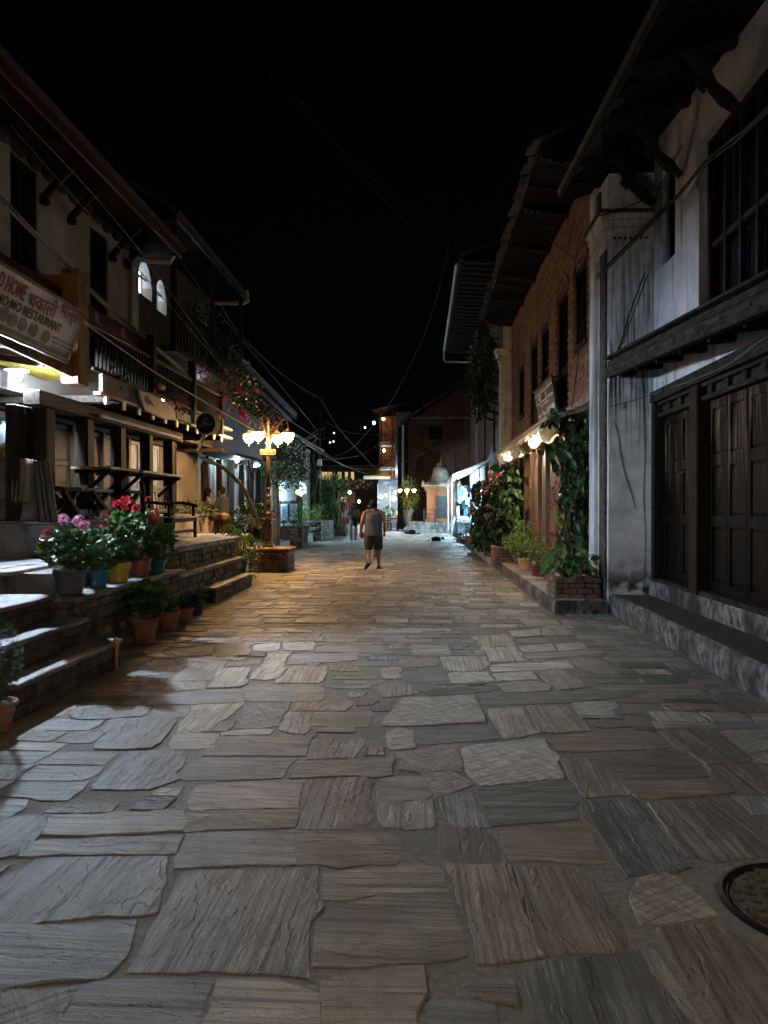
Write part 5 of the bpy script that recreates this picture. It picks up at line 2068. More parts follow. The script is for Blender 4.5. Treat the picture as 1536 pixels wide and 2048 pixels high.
# ------------------------------------------------------------------ ornate street lamps
def street_lamp(label, loc, rot, sc, name_plate=True, glass='lantern'):
    t = thing('street_lamp', label, 'street lamp', (0, 0, 0), 'ornate four arm street lamps')
    mb = MB()
    mb.box(-.13, .13, -.13, .13, 0, .07)
    mb.box(-.105, .105, -.105, .105, .07, .12)
    mb.box(-.085, .085, -.085, .085, .12, .66)
    for k in range(4):
        a = k * math.pi / 2
        mb.obb((.088 * math.cos(a), .088 * math.sin(a), .39), (.012, .10, .40), (0, 0, a))
    mb.box(-.115, .115, -.115, .115, .66, .685)
    mb.box(-.135, .135, -.135, .135, .685, .715)
    obj('pedestal', mb, M['iron'], t, local=True, bevel=.008)
    mb = MB()
    mb.lathe([(.10, .715), (.11, .74), (.085, .78), (.10, .82), (.105, .85), (.07, .88), (.055, .93), (.075, 1.02), (.085, 1.10), (.07, 1.18), (.05, 1.24), (.065, 1.26), (.065, 1.29), (.048, 1.31), (.047, 1.45), (.057, 1.46), (.057, 1.49), (.046, 1.50)], 20)
    obj('baluster', mb, M['iron'], t, True, local=True)
    mb = MB()
    mb.lathe([(.046, 1.50), (.042, 2.40), (.037, 2.46)], 32, flute=.07, nf=8)
    obj('column', mb, M['iron'], t, True, local=True)
    mb = MB()
    mb.lathe([(.037, 2.45), (.05, 2.47), (.065, 2.50), (.05, 2.54), (.04, 2.57), (.07, 2.62), (.085, 2.65), (.05, 2.67), (.035, 2.72), (.03, 3.12), (.04, 3.14), (.03, 3.2), (.012, 3.24)], 20, flute=.06, nf=10)
    obj('capital', mb, M['goldtrim'], t, True, local=True)
    if name_plate:
        mb = MB()
        mb.box(-.19, .19, -.075, -.06, 2.34, 2.475)
        pl_ = obj('name_plate', mb, M['goldplate'], t, local=True)
        mb = MB()
        for a, b in ((-.19, -.178), (.178, .19)):
            mb.box(a, b, -.082, -.0755, 2.34, 2.475)
        mb.box(-.178, .178, -.082, -.0755, 2.34, 2.350)
        mb.box(-.178, .178, -.082, -.0755, 2.465, 2.475)
        obj('plate_rim', mb, M['goldtrim'], pl_, local=True)
        mb = MB()
        mb.box(-.155, .15, -.079, -.0755, 2.441, 2.447)
        x = -.15
        while x < .14:
            w = R.uniform(.012, .03)
            mb.box(x, x + w * .6, -.079, -.0755, 2.428, 2.441)
            x += w
        for a, b in ((-.105, .015), (.035, .12)):
            x = a
            mb.box(a, b, -.079, -.0755, 2.411, 2.415)
            while x < b:
                mb.box(x, x + .012, -.079, -.0755, 2.398, 2.411)
                x += .019
        for x in (-.095, .10):
            mb.ell((x, -.079, 2.362), (.012, .006, .012), 8, 5)
        obj('plate_lettering', mb, M['goldtrim'], pl_, local=True)
    for k in range(4):
        a = rad(-19) + k * math.pi / 2
        d = Vector((math.cos(a), math.sin(a), 0)) * .87
        Z = Vector((0, 0, 1))
        q = MB()
        q.tube([Z * 2.80 + d * .03, Z * 2.83 + d * .12, Z * 2.92 + d * .24, Z * 3.08 + d * .33, Z * 3.2 + d * .42, Z * 3.24 + d * .52, Z * 3.19 + d * .60, Z * 3.08 + d * .63, Z * 2.99 + d * .63], [.018, .019, .019, .018, .017, .017, .016, .015, .014], 7)
        for (r0, z0, rad_, s0, sg) in ((.17, 3.02, .085, 0, 1), (.30, 2.90, .06, 2.5, -1), (.44, 3.12, .055, 1.0, 1), (.36, 3.27, .05, 3.5, -1)):
            pts = []
            for i in range(15):
                an = s0 + sg * i * .55
                rr = rad_ * (1 - i / 17)
                pts.append(d * (r0 + rr * math.cos(an)) + Z * (z0 + rr * math.sin(an)))
            q.tube(pts, .009, 5)
        arm = obj('arm', q, M['iron'], t, True, local=True)
        c = d * .63
        q = MB()
        q.lathe([(.03, 2.98), (.05, 2.955), (.03, 2.94), (.10, 2.925), (.155, 2.90), (.175, 2.865)], 16, c, flute=.05, nf=8)
        obj('lantern_cap', q, M['goldtrim'], arm, True, local=True)
        q = MB()
        q.lathe([(.125, 2.883), (.145, 2.84), (.13, 2.76), (.095, 2.69), (.04, 2.65)], 12, c)
        obj('lantern', q, M[glass], arm, True, local=True)
        q = MB()
        q.lathe([(.041, 2.649), (.02, 2.63), (.012, 2.59), (.018, 2.575), (.004, 2.555)], 8, c)
        obj('finial', q, M['goldtrim'], arm, True, local=True)
    q = MB()
    n = 40
    R1, R2 = .145, .115
    zc = 3.42
    for i in range(n):
        a0, a1 = 6.2832 * i / n, 6.2832 * (i + 1) / n
        ro = R1 * (1.10 if i % 2 else 1.0)
        q.prism([Vector((r * math.cos(a), -.012, zc + r * math.sin(a))) for r, a in ((R2, a0), (ro, a0), (ro, a1), (R2, a1))], (0, .024, 0))
    for i in range(8):
        a = 6.2832 * i / 8
        q.bar((.03 * math.cos(a), 0, zc + .03 * math.sin(a)), (R2 * math.cos(a), 0, zc + R2 * math.sin(a)), .014, .014, up=(0, 1, 0))
    q.tube([(0, -.015, zc), (0, .015, zc)], .035, 12)
    q.tube([(0, 0, 3.2), (0, 0, 3.29)], .012, 6)
    obj('wheel_ornament', q, M['iron'], t, local=True)
    t.location = loc
    t.rotation_euler.z = rot
    t.scale = (sc, sc, sc)
    return t


pb = at(537, 1097, Y=18.25)
LP = Vector((pb.x, 18.25, .575))
street_lamp('near lit street lamp with brass name plate on brick base', LP, rad(4), .94)
street_lamp('far small lit street lamp in front of the shrine', at(814, 1052, Y=44.6), rad(20), .74, False, 'lantern3')
street_lamp('lit street lamp standing by the white house beyond the picture edge', (2.3, -3.2, .28), rad(30), .985, False, 'lantern2')

# its brick plinth, brick by brick
bp = thing('brick_plinth', 'square dark brick base carrying the near street lamp', 'plinth', (-3.55, 18.2, 0))
x0, x1, y0, y1 = -4.02, -3.12, 17.72, 18.75
cb = MB(); cb.box(x0 + .03, x1 - .03, y0 + .03, y1 - .03, 0, .5)
obj('core', cb, M['joint'], bp)
z, row = .0, 0
while z < .48:
    for face in 'yx':
        a, b = (x0, x1) if face == 'y' else (y0 + .105, y1)
        t = a - (.12 if row % 2 else 0)
        while t < b - .02:
            s, e = max(t, a), min(t + .225, b)
            if e - s > .03:
                m = MB()
                pr = R.uniform(0, .012)
                if face == 'y':
                    m.box(s, e - .01, y0 - pr, y0 + .1, z + .005, z + .073)
                else:
                    m.box(x1 - .1, x1 + pr, s, e - .01, z + .005, z + .073)
                obj('brick', m, M['oldbrick'], bp, bevel=.006)
            t += .235
    z += .08
    row += 1
cb = MB(); cb.box(x0 - .05, x1 + .05, y0 - .05, y1 + .05, .495, .565)
obj('coping', cb, M['oldbrick'], bp, bevel=.012)


# ------------------------------------------------------------------ plants
def leaf_shape(L, W, kind):
    """vertices and faces of one leaf, base at the origin, growing along +Y, folded on the midrib"""
    if kind == 'round':
        n = 8
        vs = [(0, L * .45, .0)] + [(W / 2 * math.sin(6.2832 * k / n) * (1 + .12 * (k % 2)), L * .5 - L * .5 * math.cos(6.2832 * k / n), L * .10 + L * .04 * (k % 2)) for k in range(n)]
        return vs, [(0, 1 + k, 1 + (k + 1) % n) for k in range(n)]
    if kind == 'heart':
        prof = [(0, .02), (.28, -.03), (.46, .18), (.42, .48), (.24, .78)]
    elif kind == 'lance':
        prof = [(0, 0), (.16, .18), (.22, .40), (.16, .70), (.06, .90)]
    else:
        prof = [(0, 0), (.30, .16), (.42, .42), (.32, .70), (.12, .90)]
    mid = [(0, 0.0), (0, .25), (0, .5), (0, .75), (0, .92)]
    vs = []
    for i, (x, y) in enumerate(mid):
        vs.append((0, y * L, -L * .22 * y * y))
    tip = len(vs); vs.append((0, L, -L * .30))
    fs = []
    for sg in (-1, 1):
        o = len(vs)
        for x, y in prof[1:]:
            vs.append((sg * x * W, y * L, -L * .22 * y * y + abs(x) * W * .30))
        ring = [o, o + 1, o + 2, o + 3]
        quads = [(0, 1, o), (1, o + 1, o), (1, 2, o + 1), (2, o + 2, o + 1), (2, 3, o + 2), (3, o + 3, o + 2), (3, 4, o + 3), (4, tip, o + 3)]
        fs += [q if sg > 0 else q[::-1] for q in quads]
    return vs, fs


def frame(d, up, roll=0.0):
    d = Vector(d).normalized()
    u = Vector(up)
    x = d.cross(u)
    if x.length < .05:
        x = d.cross(Vector((1, 0.2, 0)))
    x.normalize()
    z = x.cross(d)
    Mx = Matrix((x, d, z)).transposed()
    return Mx @ Matrix.Rotation(roll, 3, 'Y')


def add_leaf(mb, p, d, L, W, kind='ovate', up=(0, 0, 1), roll=0.0):
    vs, fs = leaf_shape(L, W, kind)
    Mx = frame(d, up, roll)
    mb.add([Vector(p) + Mx @ Vector(v) for v in vs], fs)


LEAFMESH = {}


def leaf_obj(parent, p, d, L, W, kind, mat, up=(0, 0, 1), roll=0.0):
    """one large leaf as an object of its own, sharing mesh data"""
    key = (kind, mat, round(W / L, 1))
    if key not in LEAFMESH:
        vs, fs = leaf_shape(1.0, W / L, kind)
        me = bpy.data.meshes.new('leaf')
        me.from_pydata(vs, [], fs)
        me.materials.append(M[mat])
        me.update()
        LEAFMESH[key] = me
    o = bpy.data.objects.new('leaf', LEAFMESH[key])
    COL.objects.link(o)
    o.parent = parent
    Mx = frame(d, up, roll).to_4x4() @ Matrix.Scale(L, 4)
    Mx.translation = Vector(p) - ORG[parent.name]
    o.matrix_local = Mx
    return o


def rv(s=1.0):
    while True:
        v = Vector((R.uniform(-1, 1), R.uniform(-1, 1), R.uniform(-1, 1)))
        if .05 < v.length < 1:
            return v * s


def bush(parent, c, r, n, L, kind, mat, name='foliage', shell=.55, up=.5, wl=.7):
    """leaf-sized faces through a volume, thicker towards its outside"""
    mb = MB()
    c = Vector(c)
    for i in range(n):
        v = rv().normalized()
        k = R.random() ** .5 * (1 - shell) + shell
        lump = 1 + .25 * noise.noise(v * 2.3 + c)
        p = c + Vector((v.x * r[0], v.y * r[1], v.z * r[2])) * k * lump
        l = L * R.uniform(.6, 1.25)
        add_leaf(mb, p, v + Vector((0, 0, up * R.uniform(-.6, 1))) + rv(.6), l, l * wl, kind, roll=R.uniform(-.7, .7))
    return obj(name, mb, M[mat], parent)


def stems(parent, base, tips, r=.008, mat='stem', name='stem'):
    mb = MB()
    for tp in tips:
        b, tp = Vector(base), Vector(tp)
        m = b.lerp(tp, .5) + rv((tp - b).length * .12)
        mb.tube([b, m, tp], [r, r * .8, r * .5], 5)
    return obj(name, mb, M[mat], parent)


def umbel(mb, p, r, n):
    for i in range(n):
        v = rv().normalized()
        if v.z < -.5:
            v.z *= -1
        q = Vector(p) + v * r
        Mx = frame(rv(), v)
        for k in range(4):
            a = k * 1.57
            e = r * .42
            u, w = Mx @ Vector((math.cos(a), math.sin(a), .2)), Mx @ Vector((math.cos(a + 1.1), math.sin(a + 1.1), .2))
            mb.add([q, q + u * e, q + (u + w) * e * .75, q + w * e], [(0, 1, 2, 3)])


def pot(name, label, base, r, h, mat, group=None, rim=True, cat='flower pot'):
    t = thing(name, label, cat, base, group)
    mb = MB()
    c = Vector(base)
    pr = [(r * .70, 0), (r * .72, h * .04), (r * .97, h * .82), (r * .97, h * .84)]
    pr += [(r * 1.07, h * .85), (r * 1.08, h * .98), (r * 1.05, h)] if rim else [(r, h)]
    pr += [(r * .93, h), (r * .90, h * .88), (.001, h * .88)]
    mb.lathe(pr, 28, c)
    obj('pot', mb, M[mat], t, True)
    mb = MB(); mb.lathe([(r * .9, h * .885), (r * .5, h * .91), (.001, h * .92)], 14, c)
    obj('soil', mb, M['soil'], t, True)
    mb = MB()
    for z in (.30, .34, .60, .64):
        rr = r * (.72 + .25 * z / .82) * 1.008
        mb.lathe([(rr, h * z), (rr * 1.012, h * (z + .012)), (rr, h * (z + .024))], 28, c)
    obj('ring', mb, M[mat], t, True)
    return t, c + Vector((0, 0, h))


def geranium(name, label, base, r, h, mat, pr, ph, flowers, n=260, leafm='greenA', group=None):
    t, top = pot(name, label, base, r, h, mat, group)
    tips = [top + Vector((R.uniform(-pr, pr), R.uniform(-pr, pr), R.uniform(.4, .95) * ph)) for _ in range(16)]
    stems(t, top - Vector((0, 0, .03)), tips, .007)
    mb = MB()
    for i in range(n):
        v = rv()
        p = top + Vector((v.x * pr, v.y * pr, ph * (.48 + .52 * v.z)))
        d = Vector((v.x, v.y, .25)) + rv(.5)
        l = R.uniform(.05, .095)
        add_leaf(mb, p, d, l, l * 1.05, 'round', up=(v.x * .4, v.y * .4 - .35, .8), roll=R.uniform(-.5, .5))
    obj('foliage', mb, M[leafm], t)
    for (dx, dy, dz, fr_, fm) in flowers:
        mb = MB()
        p = top + Vector((dx, dy, dz))
        umbel(mb, p, fr_, 22)
        f = obj('flower_head', mb, M[fm], t)
        mb = MB(); mb.tube([top + Vector((dx * .3, dy * .3, ph * .4)), p + Vector((0, 0, -.01))], .0035, 4)
        obj('flower_stalk', mb, M['stem'], f)
    return t


XP = -3.46


def wp(u, v):
    q = at(u, v, X=XP)
    return Vector((XP, q.y, .685))


G = 'geranium pots on the stone wall'
geranium('geranium_pot', 'large slate grey pot of pink geraniums nearest on the wall', wp(141, 1188), .155, .24, 'greypot', .27, .40,
         [(-.20, -.05, .36, .038, 'petalred'), (-.21, -.12, .31, .03, 'petalpink'), (-.06, -.03, .50, .042, 'petalpink'), (-.02, -.1, .46, .03, 'petalpink'), (.10, -.02, .47, .055, 'petalpink'), (.18, -.1, .43, .045, 'petalpink'), (.02, .1, .48, .035, 'petalpurple')], 330, group=G)
geranium('geranium_pot', 'blue pot of leafy pale stemmed geranium beside the yellow pot', wp(196, 1172), .118, .185, 'blueglaze', .20, .38,
         [(.02, -.05, .46, .03, 'petalpurple'), (.05, .05, .60, .035, 'petalcoral')], 190, group=G)
geranium('geranium_pot', 'yellow pot of tall red geraniums in the row on the wall', wp(238, 1160), .128, .22, 'yellowpot', .25, .56,
         [(.02, -.08, .66, .05, 'petalred'), (-.12, -.1, .42, .04, 'petalred'), (-.02, -.15, .38, .04, 'petalred'), (.13, -.1, .70, .05, 'petalred'), (.08, -.05, .62, .04, 'petalred'), (-.10, 0, .50, .035, 'petalred')], 360, group=G)
geranium('geranium_pot', 'brick red pot of red geraniums behind the yellow pot', wp(281, 1153), .128, .215, 'redpot', .26, .56,
         [(-.02, -.08, .62, .045, 'petalred'), (.12, -.05, .72, .04, 'petalred'), (.05, -.12, .36, .045, 'petalred'), (.18, -.05, .55, .055, 'petalred'), (.19, -.08, .47, .04, 'petalred')], 380, group=G)
geranium('geranium_pot', 'small blue pot at the far end of the geranium row', wp(316, 1143), .105, .16, 'blueglaze', .22, .52,
         [(.06, -.05, .52, .028, 'petalcoral'), (-.02, -.1, .34, .04, 'petalpurple')], 240, group=G)
G = 'clay pots at the foot of the stone wall'
gp = at(288, 1288, Z=.0)
geranium('clay_pot', 'big terracotta pot of dense dark geranium on the street', Vector((gp.x, gp.y, .012)), .155, .285, 'terra', .22, .40, [], 300, group=G)
gp = at(338, 1262, Z=0)
geranium('clay_pot', 'terracotta pot half hidden behind the big terracotta pot', Vector((gp.x, gp.y, .012)), .13, .235, 'terra', .13, .18, [], 60, group=G)
gp = at(369, 1248, Z=0)
t, top = pot('clay_pot', 'terracotta pot of upright spiky aloe by the stone wall', Vector((gp.x, gp.y, .012)), .115, .2, 'terra', G)
for k in range(15):
    a = R.uniform(0, 6.28)
    o_ = R.uniform(.15, .7)
    mb = MB()
    L = R.uniform(.16, .27)
    d = Vector((math.cos(a) * o_, math.sin(a) * o_, 1)).normalized()
    mb.tube([top + Vector((math.cos(a), math.sin(a), 0)) * .03, top + d * L * .5 + Vector((math.cos(a), math.sin(a), 0)) * .02, top + d * L], [.014, .011, .001], 5, ell=.4)
    obj('spike_leaf', mb, M['greenC'], t, True)
gp = at(394, 1232, Z=0)
geranium('clay_pot', 'small navy blue pot beside the low slab steps', Vector((gp.x, gp.y, .012)), .09, .17, 'navy', .13, .13, [], 60, group=G)

# clipped bush at the left edge, and the candle lamp on the step end
bx_, by_ = at(-14, 1450, Y=5.12).x, 5.12
t, top = pot('bush_pot', 'round clipped dark bush in a clay pot at left edge', (bx_, by_, .012), .15, .2, 'terra')
mb = MB()
for i in range(3600):
    v = rv().normalized()
    k = R.uniform(.8, 1.0)
    p = Vector((bx_, by_, .50)) + Vector((v.x * .18, v.y * .18, v.z * .29)) * k
    add_leaf(mb, p, v + rv(.7), .028, .010, 'lance')
obj('foliage', mb, M['greenD'], t)
bump = at(233, 1272, X=-2.84)
t = thing('clay_torch', 'small upright clay torch with pale tip at step end', 'torch', (bump.x, bump.y, 0))
mb = MB(); mb.lathe([(.012, .012), (.014, .2), (.02, .24), (.032, .30), (.028, .305), (.001, .305)], 12, (bump.x, bump.y, 0))
obj('shaft', mb, M['tan'], t, True)
mb = MB(); mb.ell((bump.x, bump.y, .315), (.022, .022, .014), 8, 6)
obj('tip', mb, M['cloth'], t, True)

# right planter boxes
def planter(name, label, x0, x1, y0, y1, z0, z1, mat):
    t = thing(name, label, 'planter', ((x0 + x1) / 2, (y0 + y1) / 2, z0))
    cb = MB(); cb.box(x0 + .03, x1 - .03, y0 + .03, y1 - .03, z0, z1 - .04)
    obj('soil', cb, M['soil'], t)
    z, row = z0, 0
    while z < z1 - .02:
        for face in ('y', 'x', 'X'):
            a, b = (x0, x1) if face == 'y' else (y0 + .10, y1)
            s = a - (.1 if row % 2 else 0)
            while s < b - .02:
                p, e = max(s, a), min(s + .21, b)
                if e - p > .03:
                    m = MB()
                    pr = R.uniform(0, .010)
                    if face == 'y':
                        m.box(p, e - .008, y0 - pr, y0 + .09, z + .004, z + .072)
                    elif face == 'x':
                        m.box(x0 - pr, x0 + .09, p, e - .008, z + .004, z + .072)
                    else:
                        m.box(x1 - .09, x1 + pr, p, e - .008, z + .004, z + .072)
                    obj('brick', m, M[mat], t, bevel=.006)
                s += .218
        z += .078
        row += 1
    return t


pa = at(1107, 1199, Z=.21)
planter('brick_planter', 'mossy dark brick planter against the white pilaster', 1.93, 2.60, 11.24, 12.0, .20, .51, 'oldbrick')
pb_ = at(982, 1128, Z=.21)
planter('brick_planter', 'orange brick planter under the pink flowered climber', 1.72, 2.22, 18.3, 19.1, .20, .60, 'brick')
t = thing('broadleaf_plant', 'broad leaved green plant filling the mossy brick planter', 'plant', (2.25, 11.6, .5))
tips = []
for i in range(120):
    a = R.uniform(0, 6.28)
    rr = R.random() ** .5
    p = Vector((2.18 + .36 * rr * math.cos(a), 11.55 + .34 * rr * math.sin(a), .56 + R.random() ** .8 * .42 * (1.15 - .6 * rr)))
    d = Vector((math.cos(a) * .8, math.sin(a) * .8 - .25, -.55 + R.uniform(-.3, .6)))
    l = R.uniform(.10, .19)
    leaf_obj(t, p, d, l, l * .62, 'heart', 'greenA' if R.random() < .75 else 'greenB', up=(0, -.4, 1), roll=R.uniform(-.6, .6))
    if i % 3 == 0:
        tips.append(p)
stems(t, (2.2, 11.6, .46), tips, .006)
# pots on the platform
def shrub_pot(label, u, v, r, h, mat, pr, ph, n, leafm, flowers=(), L=.07, kind='ovate', z=.215, group=None):
    q = at(u, v, Z=z)
    t, top = pot('shrub_pot', label, Vector((q.x, q.y, z)), r, h, mat, group)
    stems(t, top - Vector((0, 0, .02)), [top + Vector((R.uniform(-pr, pr) * .8, R.uniform(-pr, pr) * .8, ph * R.uniform(.4, .95))) for _ in range(9)], .008)
    mb = MB()
    for i in range(n):
        v_ = rv()
        p = top + Vector((v_.x * pr, v_.y * pr, ph * (.5 + .5 * v_.z)))
        l = L * R.uniform(.7, 1.3)
        add_leaf(mb, p, Vector((v_.x, v_.y - .15, .1)) + rv(.7), l, l * .6, kind, up=(0, -.4, 1), roll=R.uniform(-.6, .6))
    obj('foliage', mb, M[leafm], t)
    for (dx, dy, dz, fr_, fm) in flowers:
        mb = MB(); umbel(mb, top + Vector((dx, dy, dz)), fr_, 20)
        obj('flower_head', mb, M[fm], t)
    return t


shrub_pot('maroon pot of small shrub beside the mossy planter', 1076, 1152, .15, .22, 'marpot', .24, .42, 190, 'greenB', [], .075)
shrub_pot('ochre clay pot of tall shrub with one coral flower', 1050, 1140, .15, .24, 'tan', .26, .85, 330, 'greenE', [(.20, -.15, .62, .05, 'petalcoral')], .075)
shrub_pot('grey pot of yellow green shrub next to ochre pot', 1035, 1126, .13, .20, 'greypot', .30, .50, 240, 'greenE', [], .08)
shrub_pot('yellow leaved shrub with dark purple flowers behind maroon pot', 1098, 1160, .10, .14, 'marpot', .20, .62, 130, 'greenE', [(.05, -.02, .66, .05, 'petalpurple'), (.12, 0, .68, .05, 'petalpurple')], .06)
G = 'terracotta pots along the dark kerb'
shrub_pot('nearest terracotta pot of the row below the climber', 966, 1104, .16, .30, 'terra', .22, .40, 130, 'greenC', [(-.03, -.1, .42, .05, 'petalcoral')], .08, group=G)
shrub_pot('middle terracotta pot of the row below the climber', 953, 1096, .16, .30, 'terra', .2, .4, 110, 'greenC', [(0, -.1, .5, .04, 'petalcoral')], .08, group=G)
shrub_pot('farthest terracotta pot of the row below the climber', 941, 1089, .17, .30, 'terra', .2, .5, 120, 'greenC', (), .08, group=G)
t = thing('kerb_weed', 'small leafy weed growing over the dark kerb', 'plant', (1.7, 31, 0))
bush(t, at(922, 1076, Y=30.5), (.28, .5, .18), 160, .09, 'ovate', 'greenB')
t = thing('white_flower_tuft', 'white flowered tuft beside the farthest terracotta pot', 'plant', (1.9, 31, .2))
bush(t, at(934, 1068, Y=30), (.2, .2, .2), 70, .08, 'ovate', 'greenA')
mb = MB()
for i in range(8):
    umbel(mb, at(934, 1066, Y=29.8) + rv(.22), .05, 10)
obj('flower_head', mb, M['paper'], t)

# the pink flowered climber, big leaves one by one
t = thing('pink_climber', 'tall climber with pink flower clusters hiding the shop front', 'climbing plant', (2.2, 20.5, .4))
for i in range(290):
    k = R.random()
    u = R.uniform(948, 1040)
    lo_ = 1085 if u > 985 else 1095
    hi_ = 925 if u > 985 else 950 + (985 - u) * .9
    v = R.uniform(hi_, lo_)
    yy = R.uniform(19.6, 21.0) + (1040 - u) * .05 - 1.2
    p = at(u, v, Y=yy)
    l = R.uniform(.13, .22)
    d = Vector((R.uniform(-.8, .4), -.5, -.75 + R.uniform(-.4, .6)))
    leaf_obj(t, p, d, l, l * .66, 'heart', 'greenB' if R.random() < .65 else 'greenC', up=(-.3, -.8, .5), roll=R.uniform(-.6, .6))
mb = MB()
for i in range(2000):
    u = R.uniform(945, 1045)
    v = R.uniform(930 if u > 985 else 960, 1095)
    p = at(u, v, Y=R.uniform(20.6, 22.0))
    l = R.uniform(.12, .2)
    add_leaf(mb, p, rv() + Vector((0, -.4, -.3)), l, l * .65, 'ovate')
o = obj('inner_foliage', mb, M['greenC'], t)
for (u, v, rr) in ((982, 942, .1), (985, 950, .13), (978, 955, .1), (992, 953, .1), (972, 966, .13), (980, 971, .12), (966, 974, .1), (988, 966, .1), (1003, 945, .06), (968, 984, .1), (957, 990, .09), (975, 987, .1), (973, 1010, .07), (974, 1017, .09), (948, 1020, .09), (946, 1027, .07), (975, 1030, .09), (976, 1034, .08)):
    mb = MB()
    for q in range(3):
        umbel(mb, at(u, v, Y=19.1) + Vector((R.uniform(-rr, rr), 0, R.uniform(-rr, rr) * .5)), .032, 7)
    obj('flower_cluster', mb, M['petalcoral'], t)
mb = MB()
for i in range(7):
    x = 1.7 + i * .14
    mb.tube([(x, 20.8, .2), (x + R.uniform(-.1, .1), 21, 1.2), (x + R.uniform(-.2, .2), 20.8, 2.6)], .016, 5)
obj('stem', mb, M['bark'], t)

# the dark climber beside the pilaster
t = thing('dark_climber', 'dark leafy climber hanging from the canopy beside white pilaster', 'climbing plant', (2.5, 12.4, .5))
for i in range(285):
    if i < 175:
        v = R.uniform(830, 1110)
        w = 60 if v < 1000 else 38
        u = 1192 - R.random() * w + R.uniform(-8, 4)
    elif i < 240:
        u, v = R.uniform(1098, 1192), R.uniform(884, 985)
        if v > 930 + (u - 1098) * .9:
            v = R.uniform(885, 930)
    else:
        u, v = R.uniform(1085, 1205), R.uniform(812, 850)
    yy = R.uniform(12.1, 13.0)
    p = at(u, v, Y=yy)
    if p.x > 2.58 and yy < 12.15:
        yy = 12.3
        p = at(u, v, Y=yy)
    l = R.uniform(.10, .17)
    leaf_obj(t, p, Vector((R.uniform(-.7, .5), -.4, -.8 + R.uniform(-.3, .6))), l, l * .75, 'heart', 'greenC', up=(-.2, -.8, .5), roll=R.uniform(-.7, .7))
mb = MB()
for i in range(1100):
    v = R.uniform(840, 1130)
    u = R.uniform(1118, 1190)
    add_leaf(mb, at(u, v, Y=R.uniform(12.6, 13.3)), rv() + Vector((0, 0, -.5)), .13, .08, 'ovate')
o = obj('inner_foliage', mb, M['greenC'], t)
for (u, v, rr, fm) in ((1108, 990, .06, 'petalpurple'), (1103, 1000, .07, 'petalpurple'), (1110, 1008, .06, 'petalpurple'), (1100, 1014, .05, 'petalpurple'), (1112, 966, .035, 'petalcoral'), (1106, 978, .03, 'petalcoral'), (1150, 895, .06, 'petalpurple')):
    mb = MB()
    for q in range(3):
        umbel(mb, at(u, v, Y=12.6) + rv(rr * .8), .03, 9)
    obj('flower_cluster', mb, M[fm], t)
for (u, v) in ((1116, 1027), (1112, 1040), (1127, 1045), (1120, 1050), (1132, 1052)):
    leaf_obj(t, at(u, v - 8, Y=12.7), (0.1, -.4, -1), .15, .09, 'heart', 'greenE', up=(-.2, -1, .3))
mb = MB()
for i in range(5):
    x = 2.30 + i * .07
    mb.tube([(x, 12.6, .45), (x + R.uniform(-.06, .06), 12.65, 1.4), (x + R.uniform(-.1, .1), 12.6, 2.9)], .012, 5)
mb.tube([(2.05, 12.5, 2.95), (2.3, 12.6, 2.6), (2.45, 12.6, 2.0)], .01, 5)
obj('stem', mb, M['bark'], t)
# greenery on the balcony of the red building
t = thing('balcony_creeper', 'dark creeper spilling from the balcony of red brick building', 'creeper', (2.2, 27, 6))
bush(t, (2.1, 26.6, 6.2), (.5, 2.2, 1.3), 1500, .16, 'ovate', 'greenC', shell=.2)
bush(t, (2.05, 27.5, 5.1), (.35, 1.6, .5), 260, .13, 'ovate', 'greenC', name='trailing_foliage', shell=.2)

# left: bougainvillea over the balcony, leafy plant and bush by the lamp
t = thing('bougainvillea', 'magenta bougainvillea spilling over the dark balcony', 'climbing plant', (-4.6, 18, 4))
mb = MB()
path = []
for i in range(1500):
    k = R.random()
    u = 395 + 105 * k + R.uniform(-30, 30)
    v = 640 + 165 * k + R.uniform(-65, 45) * (1 - .55 * k)
    p = at(u, v, Y=R.uniform(17.6, 19.4) - 1.2 * k)
    add_leaf(mb, p, rv() + Vector((0, 0, -.3)), R.uniform(.07, .12), .06, 'ovate')
obj('foliage', mb, M['greenC'], t)
for (u, v, n_) in ((453, 800, 5), (460, 815, 4), (482, 826, 6), (487, 832, 6), (490, 838, 4), (448, 775, 4), (463, 765, 4), (478, 778, 5), (481, 787, 3), (415, 762, 5), (370, 760, 4), (365, 770, 3), (446, 838, 4), (440, 834, 4), (513, 786, 3), (402, 748, 3), (410, 740, 3), (443, 862, 3), (444, 868, 2), (470, 770, 3)):
    m2 = MB()
    for q in range(n_):
        umbel(m2, at(u, v, Y=16.2) + rv(.10), .045, 8)
    obj('flower_cluster', m2, M['petalmagenta'] if v < 834 else M['petalcoral'], t)
mb = MB()
for i in range(6):
    a, b = at(400 + i * 12, 660 + i * 15, Y=17.5), at(470 + i * 12, 800 + i * 8, Y=16.8)
    mb.tube([a, a.lerp(b, .5) + Vector((0, 0, .25)), b], .008, 5)
obj('stem', mb, M['bark'], t)
t = thing('balcony_flower_box', 'small clay flower pot hung on the balcony rail', 'flower pot', (-4.4, 13.5, 3.6))
q = at(322, 774, X=-4.38)
mb = MB(); mb.ell(q, (.06, .13, .06), 12, 8)
obj('pot', mb, M['tan'], t, True)
bush(t, q + Vector((0, 0, .09)), (.07, .13, .07), 50, .05, 'ovate', 'greenB')
t = thing('balcony_red_plant', 'dark red flowered plant hanging inside the balcony balusters', 'plant', (-4.5, 15, 3.5))
bush(t, at(362, 806, X=-4.38), (.1, .42, .17), 170, .06, 'ovate', 'petalpurple')
bush(t, at(245, 735, X=-4.42), (.1, .35, .25), 170, .06, 'ovate', 'greenC', name='dark_foliage')

